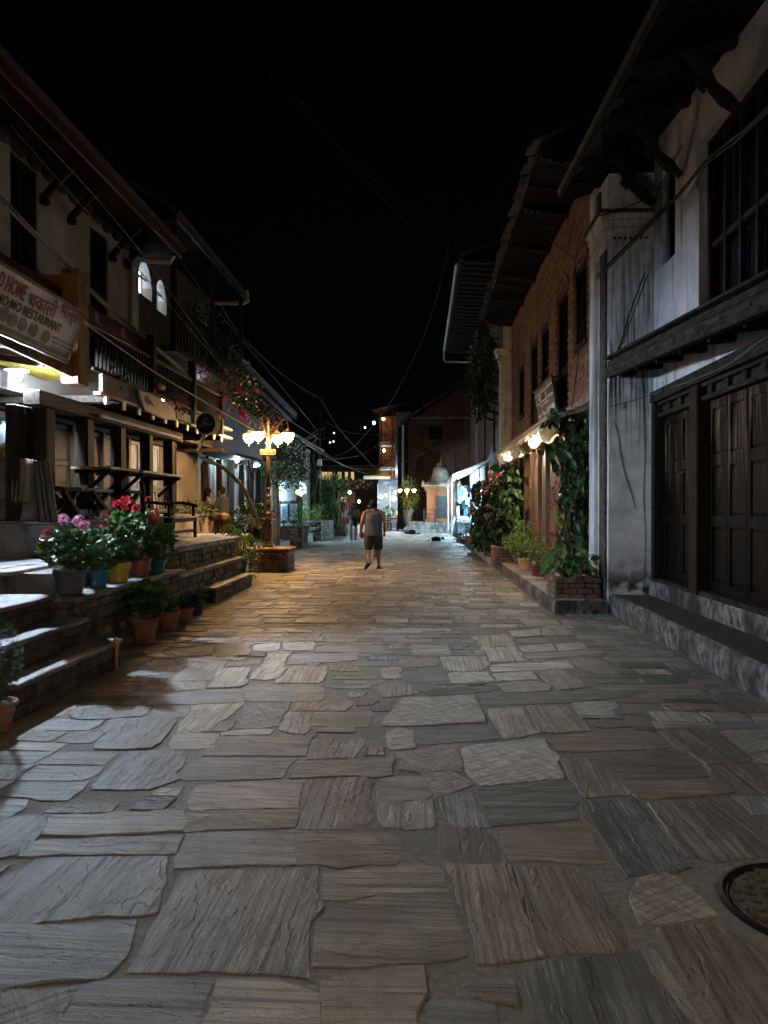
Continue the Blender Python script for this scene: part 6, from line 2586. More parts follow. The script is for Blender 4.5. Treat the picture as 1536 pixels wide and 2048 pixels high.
t = thing('palmate_plant', 'tall plant with drooping finger shaped leaves beside brick plinth', 'plant', (-3.7, 16.2, 0))
for (u, v, yy, n_, L) in ((459, 1047, 15.6, 5, .30), (470, 1063, 15.6, 6, .30), (490, 1076, 15.5, 7, .27), (517, 1077, 16.0, 5, .30), (447, 1076, 15.4, 5, .28), (438, 1083, 15.3, 5, .30), (478, 1058, 15.8, 5, .26), (500, 1066, 16.0, 4, .22), (466, 1084, 15.4, 5, .2), (485, 1100, 15.4, 5, .2), (505, 1096, 15.6, 4, .18)):
    p = at(u, v, Y=yy)
    for k in range(n_):
        a = (k - (n_ - 1) / 2) * .42 + R.uniform(-.1, .1)
        d = Vector((math.sin(a), -.25 + R.uniform(-.2, .2), -math.cos(a) * .9))
        leaf_obj(t, p, d, L * R.uniform(.8, 1.1), L * .26, 'lance', 'greenE', up=(0, -1, .2))
    mb = MB(); mb.tube([(-3.72, 16.0, .1), Vector((-3.75, 15.9, .5)).lerp(p, .5), p], [.014, .01, .006], 5)
    obj('stem', mb, M['stem'], t)
mb = MB()
for i in range(620):
    u, v = R.uniform(430, 520), R.uniform(1078, 1160)
    if v > 1140 - (u - 430) * .1 and u < 455:
        continue
    add_leaf(mb, at(u, v, Y=R.uniform(15.4, 16.6)), rv() + Vector((0, -.4, -.2)), R.uniform(.06, .13), .04, 'lance')
obj('undergrowth', mb, M['greenB'], t)
t = thing('glossy_bush', 'glossy dark bush between the couple and street lamp', 'bush', (-4.2, 18.9, .3))
bush(t, at(505, 1040, Y=19.2), (.52, .4, .48), 900, .10, 'ovate', 'greenC', shell=.35)
mb = MB()
for i in range(6):
    mb.tube([at(505, 1080, Y=19.2) - Vector((0, 0, .5)), at(505, 1060, Y=19.2), at(488 + i * 7, 1020, Y=19.2)], .016, 5)
obj('stem', mb, M['bark'], t)
# potted plants behind the bench
for (u, v, lab, fl) in ((376, 1064, 'leafy plant in clay pot behind the bench leg', 'petalred'), (398, 1064, 'leafy plant in clay pot in front of the woman', 'petalcoral'), (415, 1062, 'clay pot of red flowers beside the golden dog', 'petalcoral')):
    q = at(u, v, Z=.945)
    q.z = .945
    t, top = pot('terrace_pot', lab, q, .14, .22, 'terra', 'clay pots on the terrace near the dog')
    bush(t, top + Vector((0, 0, .24)), (.24, .2, .27), 260, .075, 'ovate', 'greenB' if u < 410 else 'greenC', shell=.3)
    mb = MB()
    for k in range(4):
        umbel(mb, top + Vector((R.uniform(-.2, .2), -.2, R.uniform(.2, .5))), .028, 10)
    obj('flower_head', mb, M[fl], t)

# ------------------------------------------------------------------ verandah furniture
def bench_table(label, y0, y1, group):
    """plank table on the verandah rail, carried by bracketed posts"""
    t = thing('bar_table', label, 'table', (-4.6, (y0 + y1) / 2, 1.36), group)
    mb = MB(); mb.box(-4.85, -4.28, y0, y1, 2.06, 2.10)
    obj('table_top', mb, M['oakh'], t, bevel=.006)
    for y in (y0 + .12, y1 - .16):
        mb = MB()
        mb.bar((-4.35, y, 2.05), (-4.72, y, 1.72), .045, .05)
        mb.box(-4.84, -4.32, y - .02, y + .02, 2.01, 2.058)
        obj('bracket', mb, M['wood'], t)
    return t


a, b = at(205, 935, X=-4.4), at(259, 940, X=-4.4)
bench_table('dark bar table on the verandah edge nearer the leaning frames', a.y, b.y, 'bar tables along the verandah')
a, b = at(272, 947, X=-4.4), at(357, 955, X=-4.4)
bench_table('dark bar table on the verandah edge above the bench', a.y, b.y + .0, 'bar tables along the verandah')


def x_table(label, y0, y1, x0, x1, top, mat, group):
    t = thing('trestle_table', label, 'table', ((x0 + x1) / 2, (y0 + y1) / 2, 1.36), group)
    mb = MB(); mb.box(x0, x1, y0, y1, top - .05, top)
    obj('table_top', mb, M[mat], t, bevel=.008)
    for x in (x0 + .06, x1 - .06):
        mb = MB()
        mb.bar((x, y0 + .06, 1.362), (x, y1 - .06, top - .05), .06, .075, up=(1, 0, 0))
        mb.bar((x + .062, y1 - .06, 1.362), (x + .062, y0 + .06, top - .05), .06, .075, up=(1, 0, 0))
        obj('cross_leg', mb, M['wood'], t, bevel=.006)
    return t


G = 'cross legged tables on the verandah'
a, b = at(120, 983, X=-4.55), at(166, 983, X=-4.55)
x_table('cross legged dark table nearest the leaning frames', a.y, b.y, -5.3, -4.55, 1.80, 'wood', G)
a, b = at(178, 983, X=-4.6), at(228, 983, X=-4.6)
x_table('cross legged table with orange brown plank top', a.y, b.y, -5.3, -4.6, 1.80, 'oakh', G)
a, b = at(250, 983, X=-4.6), at(285, 983, X=-4.6)
x_table('cross legged dark table behind the red geraniums', a.y, b.y, -5.4, -4.6, 1.80, 'wood', G)

# garden bench with slatted back on the terrace
p = at(402, 1066, Z=.95)
bt = thing('wooden_bench', 'weathered wooden bench with carved backrest on the terrace', 'bench', (-4.5, 13.7, .95))
by0, by1 = 13.0, 14.45
xb, xf = -4.72, -4.27
zs = 1.36
mb = MB()
for i in range(4):
    xx = xb + .06 + i * (xf - xb - .06) / 4
    mb = MB(); mb.box(xx, xx + .14, by0, by1 + .05, zs - .03, zs)
    obj('seat_slat', mb, M['oakh'], bt, bevel=.005)
for (x, y, h) in ((xf - .03, by0 + .04, zs - .03), (xf - .03, by1, zs - .03), (xb, by0 + .04, 1.98), (xb, by1, 1.98)):
    mb = MB(); mb.bar((x, y, .952), (x - (.10 if h > 1.5 else 0), y, h), .055, .06, up=(0, 1, 0))
    obj('leg', mb, M['woodh'], bt, bevel=.006)
q0, q1 = by0 + .06, by1 - .02
mb = MB(); mb.obb((xb - .085, (q0 + q1) / 2, 1.86), (.03, q1 - q0, .13), (0, rad(-9), 0))
tr_ = obj('top_rail', mb, M['oakh'], bt, bevel=.005)
lettering('lettering', 'ATA VILLA', (xb - .063, q0 + .12, 1.825), (0, 1, 0), (-.15, 0, 1), .06, (q1 - q0) * .8, M['shopwood'], bt, .003, bold=.01)
mb = MB(); mb.obb((xb - .025, (q0 + q1) / 2, 1.46), (.03, q1 - q0, .07), (0, rad(-9), 0))
obj('lower_rail', mb, M['oakh'], bt, bevel=.005)
n = 8
for i in range(n):
    yy = q0 + .08 + (q1 - q0 - .16) * i / (n - 1)
    mb = MB(); mb.bar((xb - .03, yy, 1.48), (xb - .078, yy, 1.81), .022, .035, up=(0, 1, 0))
    obj('back_slat', mb, M['oakh'], bt)
for y in (by0 + .04, by1):
    mb = MB()
    mb.tube([(xb - .05, y, 1.62), (xb + .2, y, 1.60), (xf - .1, y, 1.58), (xf + .02, y, 1.54)], .028, 7)
    mb.bar((xf - .06, y, 1.36), (xf - .06, y, 1.57), .045, .045, up=(0, 1, 0))
    obj('armrest', mb, M['woodh'], bt)
mb = MB(); mb.bar((xf - .03, by0 + .04, 1.09), (xf - .03, by1, 1.09), .035, .05)
mb.bar((xf - .03, by0 + .04, 1.30), (xf - .03, by1, 1.30), .03, .08)
obj('stretcher', mb, M['woodh'], bt)
# counter with sacking at far left
kc = thing('kiosk_counter', 'tarpaulin wrapped counter with brown sacking at far left', 'counter', (-5.4, 9.3, 1.36))
xr = at(66, 930, Y=9.25).x
mb = MB(); mb.box(-6.6, xr, 9.26, 9.7, 1.362, 2.12)
obj('box', mb, M['tarp'], kc, bevel=.01)


def drape(x0, x1, z0, z1, y, mat, name, amp=.012):
    P = []
    for i in range(21):
        x = x0 + (x1 - x0) * i / 20
        P.append([Vector((x, y - .01 + amp * math.sin(i * 1.3 + j) * (.3 + j / 6) - .004 * j, z1 + (z0 - z1) * j / 6 + .006 * math.sin(i * .9))) for j in range(7)])
    m = MB(); m.sheet(P, .006)
    return obj(name, m, M[mat], kc, smooth=True)


drape(-6.6, xr + .01, 1.62, 2.13, 9.245, 'tarp', 'upper_cover')
drape(-6.6, xr + .01, 1.37, 1.63, 9.25, 'tarp', 'lower_cover', .02)
a = at(25, 930, Y=9.2).x
drape(a, xr - .01, 1.60, 2.13, 9.215, 'sack', 'sacking')
cr = thing('wooden_crate', 'small wooden crate on the kiosk counter', 'crate', (-5.5, 9.45, 2.13))
a, b = at(2, 905, Y=9.35).x, at(32, 905, Y=9.35).x
mb = MB()
mb.box(a, b, 9.3, 9.62, 2.262, 2.285)
obj('lid', mb, M['oakh'], cr, bevel=.004)
for (x0, x1) in ((a + .01, a + .045), (b - .045, b - .01)):
    mb = MB(); mb.box(x0, x1, 9.31, 9.6, 2.131, 2.261)
    obj('side', mb, M['oakh'], cr)
mb = MB(); mb.box(a + .046, b - .046, 9.315, 9.33, 2.15, 2.24)
obj('front_slat', mb, M['tan'], cr)
a = at(6, 870, Y=9.42)
jg = thing('water_jug', 'clear plastic water jug standing on the small crate', 'water jug', (a.x, 9.42, 2.286))
mb = MB(); mb.lathe([(.06, 2.286), (.075, 2.30), (.075, 2.36), (.07, 2.37), (.075, 2.385), (.075, 2.44), (.07, 2.455), (.074, 2.47), (.072, 2.52), (.03, 2.565), (.024, 2.59)], 20, (a.x, 9.42, 0))
obj('body', mb, M['jug'], jg, True)
mb = MB(); mb.lathe([(.028, 2.585), (.028, 2.61), (.001, 2.612)], 14, (a.x, 9.42, 0))
obj('cap', mb, M['blueglaze'], jg)
fr = thing('folded_frames', 'folded dark metal frames leaning on the verandah post', 'metal frame', (-4.7, 9.2, 1.36))
for k, (u0, u1, v0, v1) in enumerate(((66, 78, 925, 1043), (75, 91, 922, 1043), (84, 101, 924, 1044))):
    a, b = at(u0, v0, Y=9.16 - k * .03), at(u1, v1, Y=9.05 - k * .04)
    w = Vector((.085, 0, 0))
    mb = MB()
    mb.bar(a, b, .018, .018, up=(0, 1, 0))
    mb.bar(a + w, b + w, .018, .018, up=(0, 1, 0))
    mb.bar(a, a + w, .018, .018)
    mb.bar(b, b + w, .018, .018)
    f = obj('side_frame', mb, M['blackiron'], fr)
    mb = MB()
    q = [a + w * .1, a + w * .9, b + w * .9, b + w * .1]
    mb.prism([p + Vector((0, .01, 0)) for p in q], (0, .006, 0))
    obj('dark_panel', mb, M['tarp'], f)


# ------------------------------------------------------------------ people
def person(label, loc, rotz, J, wear, voxel=.012, scale=1.0, group=None):
    """J: joint table for a 1.72 m figure facing +Y (x to its right); wear: list of garments"""
    t = thing('person', label, 'person', (0, 0, 0), group)
    V = {k: Vector(v) for k, v in J.items()}
    b = MB()
    slim = wear.get('slim', 1.0)
    up = V['neck']
    pel, ch = V['pelvis'], V['chest']
    b.tube([pel + Vector((0, 0, -.06)), pel + Vector((0, 0, .04)), pel.lerp(ch, .45), ch, up + Vector((0, 0, -.06)), up], [.13 * slim, .165 * slim, .155 * slim, .17 * slim, .11, .058], 14, ell=.72)
    b.tube([up + Vector((0, -.005, -.03)), V['head'] + Vector((0, 0, -.07))], [.06, .052], 10)
    for s in ('L', 'R'):
        sh, el, wr, ha = V['sh' + s], V['el' + s], V['wr' + s], V['ha' + s]
        b.tube([up + (sh - up) * .25 + Vector((0, 0, -.02)), sh], [.06, .062 * slim], 8)
        b.tube([sh + Vector((0, 0, .01)), sh.lerp(el, .5), el, el.lerp(wr, .35), wr], [.06 * slim, .052 * slim, .042 * slim, .042 * slim, .028], 10)
        d = (ha - wr).normalized()
        side = Vector(J.get('palm' + s, (1, 0, 0)))
        b.tube([wr, wr + d * .035, wr + d * .085, wr + d * .10], [.026, .036, .038, .02], 10, ell=.5)
        lat = d.cross(side).normalized()
        for i, L in enumerate((.062, .072, .068, .052)):
            o = wr + d * .085 + lat * (.027 - .018 * i)
            b.tube([o, o + d * L * .5 + side * .006, o + d * L * .85 + side * .022, o + d * L + side * .034], [.010, .0095, .0085, .006], 6)
        o = wr + d * .03 + lat * .026
        b.tube([o, o + lat * .018 + d * .03, o + lat * .020 + d * .058 + side * .012], [.013, .011, .008], 6)
        hp, kn, an, to = V['hp' + s], V['kn' + s], V['an' + s], V['to' + s]
        b.tube([hp + Vector((0, 0, .05)), hp.lerp(kn, .4), kn, kn.lerp(an, .3), an + (kn - an) * .15, an], [.088 * slim, .082 * slim, .058, .060, .038, .038], 12)
        b.tube([an + (an - to).normalized() * .05 + Vector((0, 0, -.03)), an.lerp(to, .45) + Vector((0, 0, -.01)), to], [.036, .042, .03], 10, ell=.75)
    h = V['head']
    fw = Vector(J.get('look', (0, 1, 0))).normalized()
    rt = fw.cross(Vector((0, 0, 1))).normalized()
    b.ell(h + fw * .005 + Vector((0, 0, .02)), (.078, .092, .102), 14, 10, (0, 0, math.atan2(-fw.x, fw.y)))
    b.ell(h + fw * .035 + Vector((0, 0, -.055)), (.055, .055, .058), 12, 8)
    b.tube([h + fw * .085 + Vector((0, 0, .015)), h + fw * .112 + Vector((0, 0, -.022)), h + fw * .088 + Vector((0, 0, -.035))], [.010, .016, .012], 6)
    for sg in (-1, 1):
        b.ell(h + rt * sg * .080 + Vector((0, 0, -.005)), (.014, .024, .034), 8, 6)
    fuse('body', b, M['skin'], t, voxel, 3)
    if wear.get('face', True):
        e = MB()
        for sg in (-1, 1):
            e.ell(h + fw * .088 + rt * sg * .032 + Vector((0, 0, .012)), (.012, .010, .007), 8, 6)
            e.tube([h + fw * .092 + rt * sg * .018 + Vector((0, 0, .034)), h + fw * .084 + rt * sg * .052 + Vector((0, 0, .034))], .005, 5)
        obj('eye', e, M['hair'], t, True)
        e = MB(); e.ell(h + fw * .087 + Vector((0, 0, -.058)), (.024, .010, .008), 8, 6)
        obj('mouth', e, M['marpot'], t, True)
    # hair
    hb = MB()
    hl = wear.get('hair', 'short')
    hb.ell(h - fw * .022 + Vector((0, 0, .042)), (.098, .106, .104), 14, 10, (0, 0, math.atan2(-fw.x, fw.y)))
    if hl == 'short':
        hb.ell(h - fw * .055 + Vector((0, 0, .0)), (.088, .062, .095), 12, 8, (0, 0, math.atan2(-fw.x, fw.y)))
    else:
        bk = h - fw * .06
        hb.tube([bk + Vector((0, 0, .04)), bk + Vector((0, 0, -.10)), bk - fw * .02 + Vector((0, 0, -.24)), bk - fw * .01 + Vector((0, 0, -.36))], [.085, .10, .085, .03], 12, ell=.75)
        for sg in (-1, 1):
            hb.tube([h + rt * sg * .07 + Vector((0, 0, .05)), h + rt * sg * .088 - fw * .01 + Vector((0, 0, -.06)), h + rt * sg * .085 + Vector((0, 0, -.2))], [.035, .035, .018], 8)
    fuse('hair', hb, M['hair'], t, .012, 2)
    if wear.get('top'):
        g = MB()
        hem = wear.get('hem', -.16)
        fit = wear.get('fit', 1.0)
        mid = pel.lerp(ch, .45)
        g.tube([pel + Vector((0, -.0, hem)), pel + Vector((0, 0, -.02)), mid, ch, ch.lerp(up, .55), up + Vector((0, 0, -.035))], [.190 * slim * fit, .188 * slim * fit, .178 * slim * fit, .190 * slim * fit, .180 * slim, .095], 16, ell=.76)
        for s in ('L', 'R'):
            sh, el, wr = V['sh' + s], V['el' + s], V['wr' + s]
            g.tube([up + (sh - up) * .25 + Vector((0, 0, -.025)), sh.lerp(up, .30) + Vector((0, 0, .0))], [.072, .074], 12)
            g.tube([sh.lerp(up, .36), sh.lerp(up, .40) + Vector((0, 0, -.16))], [.08, .09], 10)
            if wear['top'] == 'short':
                g.tube([sh.lerp(up, .2), sh, sh.lerp(el, .62)], [.06, .075 * slim, .066 * slim], 10)
            elif wear['top'] == 'long':
                g.tube([sh.lerp(up, .2), sh, sh.lerp(el, .5), el, wr.lerp(el, .12)], [.06, .076 * slim, .066, .056, .04], 10)
        fuse('top', g, M[wear['topmat']], t, voxel, 3)
    if wear.get('bottom'):
        g = MB()
        g.tube([pel + Vector((0, 0, -.08)), pel + Vector((0, 0, .05))], [.17 * slim, .175 * slim], 14, ell=.74)
        for s in ('L', 'R'):
            hp, kn, an = V['hp' + s], V['kn' + s], V['an' + s]
            if wear['bottom'] == 'shorts':
                g.tube([hp + Vector((0, 0, .06)), hp.lerp(kn, .4), hp.lerp(kn, 1.02) + Vector((0, -.0, 0))], [.105 * slim, .108 * slim, .092 * slim], 12)
            else:
                g.tube([hp + Vector((0, 0, .06)), hp.lerp(kn, .45), kn, kn.lerp(an, .5), an.lerp(kn, .06)], [.105 * slim, .098 * slim, .078, .074, .076], 12)
        fuse('trousers' if wear['bottom'] != 'shorts' else 'shorts', g, M[wear['botmat']], t, voxel, 3)
    for s in ('L', 'R'):
        an, to = V['an' + s], V['to' + s]
        d = (to - an)
        d2 = Vector((d.x, d.y, d.z + .02)).normalized()
        upv = Vector((0, 0, 1)) - d2 * d2.z
        upv.normalize()
        g = MB()
        heel = an - d2 * .075 - upv * .062
        toe = to + d2 * .05 - upv * .022
        if wear.get('shoe', 'sandal') == 'sandal':
            lt_ = d2.cross(upv).normalized()
            q = []
            for f_, w in ((0, .032), (.25, .036), (.6, .047), (.85, .045), (1.0, .02)):
                q.append((heel.lerp(toe, f_), w))
            g.prism([c + lt_ * w for c, w in q] + [c - lt_ * w for c, w in q[::-1]], -upv * .026)
            g.tube([heel.lerp(toe, .55) + lt_ * .045, heel.lerp(toe, .6) + upv * .065, heel.lerp(toe, .55) - lt_ * .045], .012, 6)
            obj('sandal', g, M['darkcloth'], t, bevel=.004)
        else:
            g.tube([heel + upv * .035, heel.lerp(toe, .3) + upv * .04, heel.lerp(toe, .7) + upv * .03, toe + upv * .02], [.045, .05, .05, .03], 10, ell=.8)
            fuse('shoe', g, M[wear.get('shoemat', 'paper')], t, voxel, 2)
    t.location = loc
    t.rotation_euler.z = rotz
    t.scale = (scale,) * 3
    return t


STAND = dict(pelvis=(0, 0, .93), chest=(0, 0, 1.24), neck=(0, -.01, 1.45), head=(0, .02, 1.58),
             shL=(-.19, 0, 1.40), elL=(-.25, -.03, 1.12), wrL=(-.24, .03, .87), haL=(-.235, .05, .78), palmL=(1, 0, 0),
             shR=(.19, 0, 1.40), elR=(.25, -.03, 1.12), wrR=(.24, .03, .87), haR=(.235, .05, .78), palmR=(-1, 0, 0),
             hpL=(-.095, 0, .88), knL=(-.10, .02, .48), anL=(-.10, -.01, .085), toL=(-.115, .15, .035),
             hpR=(.095, 0, .88), knR=(.10, .02, .48), anR=(.10, -.01, .085), toR=(.115, .15, .035))
# the man walking away: weight on the right foot, left heel lifted behind
WALK = dict(STAND, pelvis=(.0, 0, .925), chest=(-.005, .02, 1.22), neck=(-.005, .03, 1.42), head=(-.01, .06, 1.555),
            shL=(-.205, .01, 1.38), elL=(-.285, -.03, 1.12), wrL=(-.315, .04, .88), haL=(-.32, .06, .79),
            shR=(.20, .04, 1.37), elR=(.275, .02, 1.12), wrR=(.27, .10, .89), haR=(.265, .125, .80),
            hpL=(-.10, -.01, .88), knL=(-.125, -.02, .48), anL=(-.115, -.24, .185), toL=(-.20, -.12, .055),
            hpR=(.10, .01, .88), knR=(.125, .05, .48), anR=(.12, .01, .085), toR=(.155, .16, .04), look=(-.1, 1, -.05))
g = at(747, 1139, Z=.0)
man = person('broad shouldered man walking away in blue grey vest and dark shorts', (g.x, g.y, .015), rad(2), WALK,
             dict(top='vest', topmat='vest', bottom='shorts', botmat='shorts', hair='short', face=True, slim=1.10, fit=1.08, hem=-.12), .011, 1.0)
ph = MB()
hp_ = Vector((g.x, g.y, .015)) + Vector(WALK['haL']) + Vector((.05, .02, -.0))
ph.box(hp_.x - .03, hp_.x + .035, hp_.y - .02, hp_.y + .02, hp_.z - .05, hp_.z + .09)
tag(obj('red_packet', ph, M['petalred'], None, bevel=.005), 'small red packet held in the left hand of the walking man', 'packet')
W2 = dict(WALK, anL=(-.11, -.14, .12), toL=(-.13, .0, .04), look=(0, 1, 0))
g = at(742, 1116, Z=0)
p2_ = person('person in light blue cap walking just ahead of the vest man', (g.x, g.y, .015), 0, W2,
             dict(top='long', topmat='darkcloth', bottom='shorts', botmat='shorts', hair='short', slim=.78), .016, .93)
c_ = MB()
c_.ell((-.01, .045, 1.625), (.10, .11, .085), 14, 8)
c_.ell((-.01, .16, 1.60), (.075, .09, .018), 12, 6)
cap = MB(); cap.v, cap.f, cap.mi = c_.v, c_.f, c_.mi
obj('cap', cap, M['blueglaze'], p2_, True, local=True)
HOLD = dict(STAND, elL=(-.24, .02, 1.14), wrL=(-.09, .22, 1.12), haL=(-.02, .27, 1.13), elR=(.24, .02, 1.14), wrR=(.09, .22, 1.10), haR=(.02, .27, 1.10), knL=(-.10, .08, .49), anL=(-.09, .12, .09), toL=(-.10, .28, .035), knR=(.10, .0, .48), anR=(.10, -.12, .10), toR=(.12, .03, .035), palmL=(0, 0, 1), palmR=(0, 0, 1))
g = at(707, 1086, Z=0)
wo = person('woman in grey flannel jacket and washed jeans walking towards us', (g.x, g.y, .015), rad(180), HOLD,
            dict(top='long', topmat='plaid', bottom='long', botmat='denim', hair='long', slim=.80, fit=1.12, hem=-.20, shoe='shoe'), .016, .96)
jk = MB()
jk.tube([(.06, .16, 1.10), (-.10, .18, 1.04), (-.20, .12, .98)], [.07, .09, .06], 10)
jk.tube([(-.05, .17, 1.03), (-.10, .16, .85), (-.12, .14, .70)], [.10, .10, .05], 10, ell=.5)
fuse('jacket', jk, M['darkcloth'], wo, .018, 3, local=True)
g = Vector((-4.75, 47, .3))
person('distant person in maroon shirt and pale shorts on the lit pavement', (at(687, 1030, Y=47).x, 47, .42), rad(180), STAND,
       dict(top='short', topmat='maroon', bottom='shorts', botmat='denim', hair='short', slim=.9), .02, .92)
# the couple, close together, facing each other
YC = 20.6
WOM = dict(STAND, look=(0, 1, .12), elL=(-.25, .10, 1.18), wrL=(-.16, .34, 1.22), haL=(-.11, .42, 1.22), elR=(.235, .12, 1.12), wrR=(.16, .36, 1.10), haR=(.12, .45, 1.10), palmL=(1, 0, 0), palmR=(-1, 0, 0))
cw = at(417, 1060, Y=YC)
wom = person('long haired woman in sleeveless top with tan bag kissing a man', (cw.x, YC, .36), rad(-72), WOM,
             dict(top='vest', topmat='darkcloth', bottom='long', botmat='darkcloth', hair='long', slim=.82), .014, .98)
bg_ = MB()
bg_.obb((.25, -.04, .86), (.09, .34, .30), (0, 0, rad(5)))
bgo = obj('shoulder_bag', bg_, M['tanbag'], wom, local=True, bevel=.03)
bg_ = MB()
bg_.tube([(.26, .10, 1.0), (.24, .06, 1.25), (.17, .0, 1.45), (.20, -.06, 1.25), (.26, -.16, 1.0)], .012, 6)
obj('strap', bg_, M['tanbag'], bgo, local=True)
MAN2 = dict(STAND, look=(0, 1, -.15), elL=(-.26, .10, 1.16), wrL=(-.15, .32, 1.06), haL=(-.08, .38, 1.05), elR=(.26, .10, 1.16), wrR=(.15, .32, 1.08), haR=(.08, .38, 1.07), head=(0, .07, 1.56))
cm = at(447, 1060, Y=YC - .05)
person('man in charcoal shirt embracing the long haired woman', (cm.x, YC - .05, .36), rad(78), MAN2,
       dict(top='long', topmat='darkcloth', bottom='long', botmat='shorts', hair='short', slim=1.0, fit=1.05, hem=-.2), .014, 1.02)

# ------------------------------------------------------------------ golden dog
g = at(443, 1068, Z=.95)
dg_ = thing('dog', 'golden shaggy dog standing head down on the terrace', 'dog', (0, 0, 0))
b = MB()
# faces -Y (towards the street end of the terrace), withers about 0.52
b.tube([(0, -.20, .40), (0, -.10, .385), (0, .10, .40), (0, .28, .42), (0, .36, .42)], [.10, .145, .125, .12, .09], 14)
b.tube([(0, -.18, .44), (-.02, -.30, .45), (-.05, -.38, .42)], [.10, .085, .075], 12)
b.ell((-.06, -.43, .41), (.072, .085, .07), 12, 8)
b.tube([(-.065, -.47, .40), (-.075, -.56, .35)], [.048, .034], 10)
for s in (-1, 1):
    b.tube([(-.06 + s * .065, -.40, .46), (-.06 + s * .09, -.42, .38), (-.06 + s * .085, -.43, .33)], [.03, .032, .015], 8, ell=.5)
    b.tube([(s * .085, -.15, .38), (s * .09, -.17, .24), (s * .085, -.15, .14), (s * .085, -.16, .045)], [.07, .045, .033, .03], 10)
    b.tube([(s * .085, -.15, .03), (s * .085, -.21, .022)], [.034, .028], 8)
    b.tube([(s * .08, .30, .40), (s * .09, .25, .26), (s * .09, .33, .17), (s * .09, .31, .045)], [.095, .06, .033, .03], 10)
    b.tube([(s * .09, .31, .03), (s * .09, .24, .022)], [.034, .028], 8)
b.tube([(0, .38, .44), (.03, .50, .38), (.05, .57, .27)], [.045, .055, .03], 10)
fuse('body', b, M['fur'], dg_, .013, 2)
f = MB()
for i in range(1900):                       # shaggy coat, clump by clump
    y = R.uniform(-.36, .40)
    a = R.uniform(0, 6.28)
    r = .125 if y > -.15 else .09
    c = Vector((-.05 if y < -.3 else 0, y, .40 + (.03 if y < -.2 else 0)))
    d = Vector((math.cos(a), .3, math.sin(a)))
    p = c + Vector((d.x, 0, d.z)) * r
    add_leaf(f, p, Vector((d.x * .35, .45, -.75 if d.z < .6 else -.15)), R.uniform(.035, .065), .009, 'lance', up=d)
obj('coat', f, M['fur'], dg_)
f = MB()
f.ell((-.077, -.585, .352), (.018, .012, .014), 8, 6)
for s in (-1, 1):
    f.ell((-.065 + s * .035, -.492, .435), (.010, .008, .010), 8, 6)
obj('nose_and_eyes', f, M['hair'], dg_, True)
dg_.location = (g.x, g.y, .947)
dg_.rotation_euler.z = rad(-6)
dg_.scale = (.86, .86, .86)

# ------------------------------------------------------------------ far end of the street
# brick shrine with bell roof
sh = thing('shrine', 'small terracotta brick shrine with pale bell shaped roof', 'shrine', (.8, 46, .5))
YS = 46.0
x0, x1 = at(854, 1000, Y=YS).x, at(911, 1000, Y=YS).x
xc = (x0 + x1) / 2
hw = (x1 - x0) / 2
zb, zc = .62, 2.72
dx0, dx1 = at(872.5, 1000, Y=YS).x, at(899, 1000, Y=YS).x
zd0, zd1 = at(880, 1037, Y=YS).z, at(880, 992, Y=YS).z
mb = MB()
mb.box(x0, dx0, YS, YS + 1.9, zb, zc)
mb.box(dx1, x1, YS, YS + 1.9, zb, zc)
mb.box(dx0, dx1, YS + .001, YS + 1.9, zd1, zc)
mb.box(dx0, dx1, YS + .3, YS + 1.9, zb, zd1)
mb.box(dx0, dx1, YS + .002, YS + .3, zb, zd0)
obj('body', mb, M['shrinebrick'], sh)
for z0, z1, e in ((1.12, 1.18, .03), (zb, zb + .12, .08), (zb + .121, zb + .2, .05), (2.2, 2.26, .03), (2.40, 2.46, .05), (2.462, 2.54, .09), (2.542, 2.62, .14), (2.622, zc, .19)):
    mb = MB()
    if z0 < 1.3:
        mb.box(x0 - e, dx0 - .02, YS - e, YS + 1.9, z0, z1)
        mb.box(dx1 + .02, x1 + e, YS - e, YS + 1.9, z0, z1)
    else:
        mb.box(x0 - e, x1 + e, YS - e, YS + 1.95, z0, z1)
    obj('moulding', mb, M['shrinebrick'], sh, bevel=.01)
mb = MB()
mb.box(x0 - .34, x1 + .34, YS - .34, YS + 2.2, zc + .001, zc + .07)
mb.prism([Vector((x0 - .34, YS - .34, zc + .071)), Vector((x1 + .34, YS - .34, zc + .071)), Vector((x1 + .02, YS - .1, zc + .27)), Vector((x0 - .02, YS - .1, zc + .27))], (0, 2.2, 0))
obj('eave', mb, M['shrinestone'], sh, bevel=.02)
dome = [(.88, 0), (.80, .05), (.66, .16), (.54, .34), (.48, .52), (.46, .66), (.40, .80), (.26, .92), (.22, .96)]
mb = MB()
mb.lathe([(r * hw / .86, zc + .275 + z * 1.06) for r, z in dome], 24, (xc, YS + .95, 0), flute=.035, nf=8)
dm = obj('bell_roof', mb, M['shrinestone'], sh, True)
mb = MB()
ox, oz = (xc, YS + .95, 0), zc + .275
mb.lathe([(.18, oz + 1.01), (.26, oz + 1.05), (.27, oz + 1.12), (.20, oz + 1.16)], 20, ox)
obj('neck_ring', mb, M['shrinestone'], sh, True)
mb = MB()
mb.lathe([(.12, oz + 1.16), (.14, oz + 1.24), (.07, oz + 1.30), (.10, oz + 1.38), (.05, oz + 1.45), (.06, oz + 1.52), (.03, oz + 1.6), (.008, oz + 1.85)], 12, ox)
obj('finial', mb, M['goldtrim'], sh, True)
for x in (x0 - .22, x1 + .22):
    mb = MB(); mb.lathe([(.07, zc + .08), (.10, zc + .16), (.05, zc + .3), (.01, zc + .36)], 10, (x, YS - .2, 0))
    obj('corner_knob', mb, M['shrinestone'], sh, True)
dr = MB()
dr.box(dx0 + .001, dx1 - .001, YS + .06, YS + .10, zd0, zd1 - .001)
d_ = obj('door', dr, M['blackiron'], sh)
mb = MB()
w = (dx1 - dx0) / 2
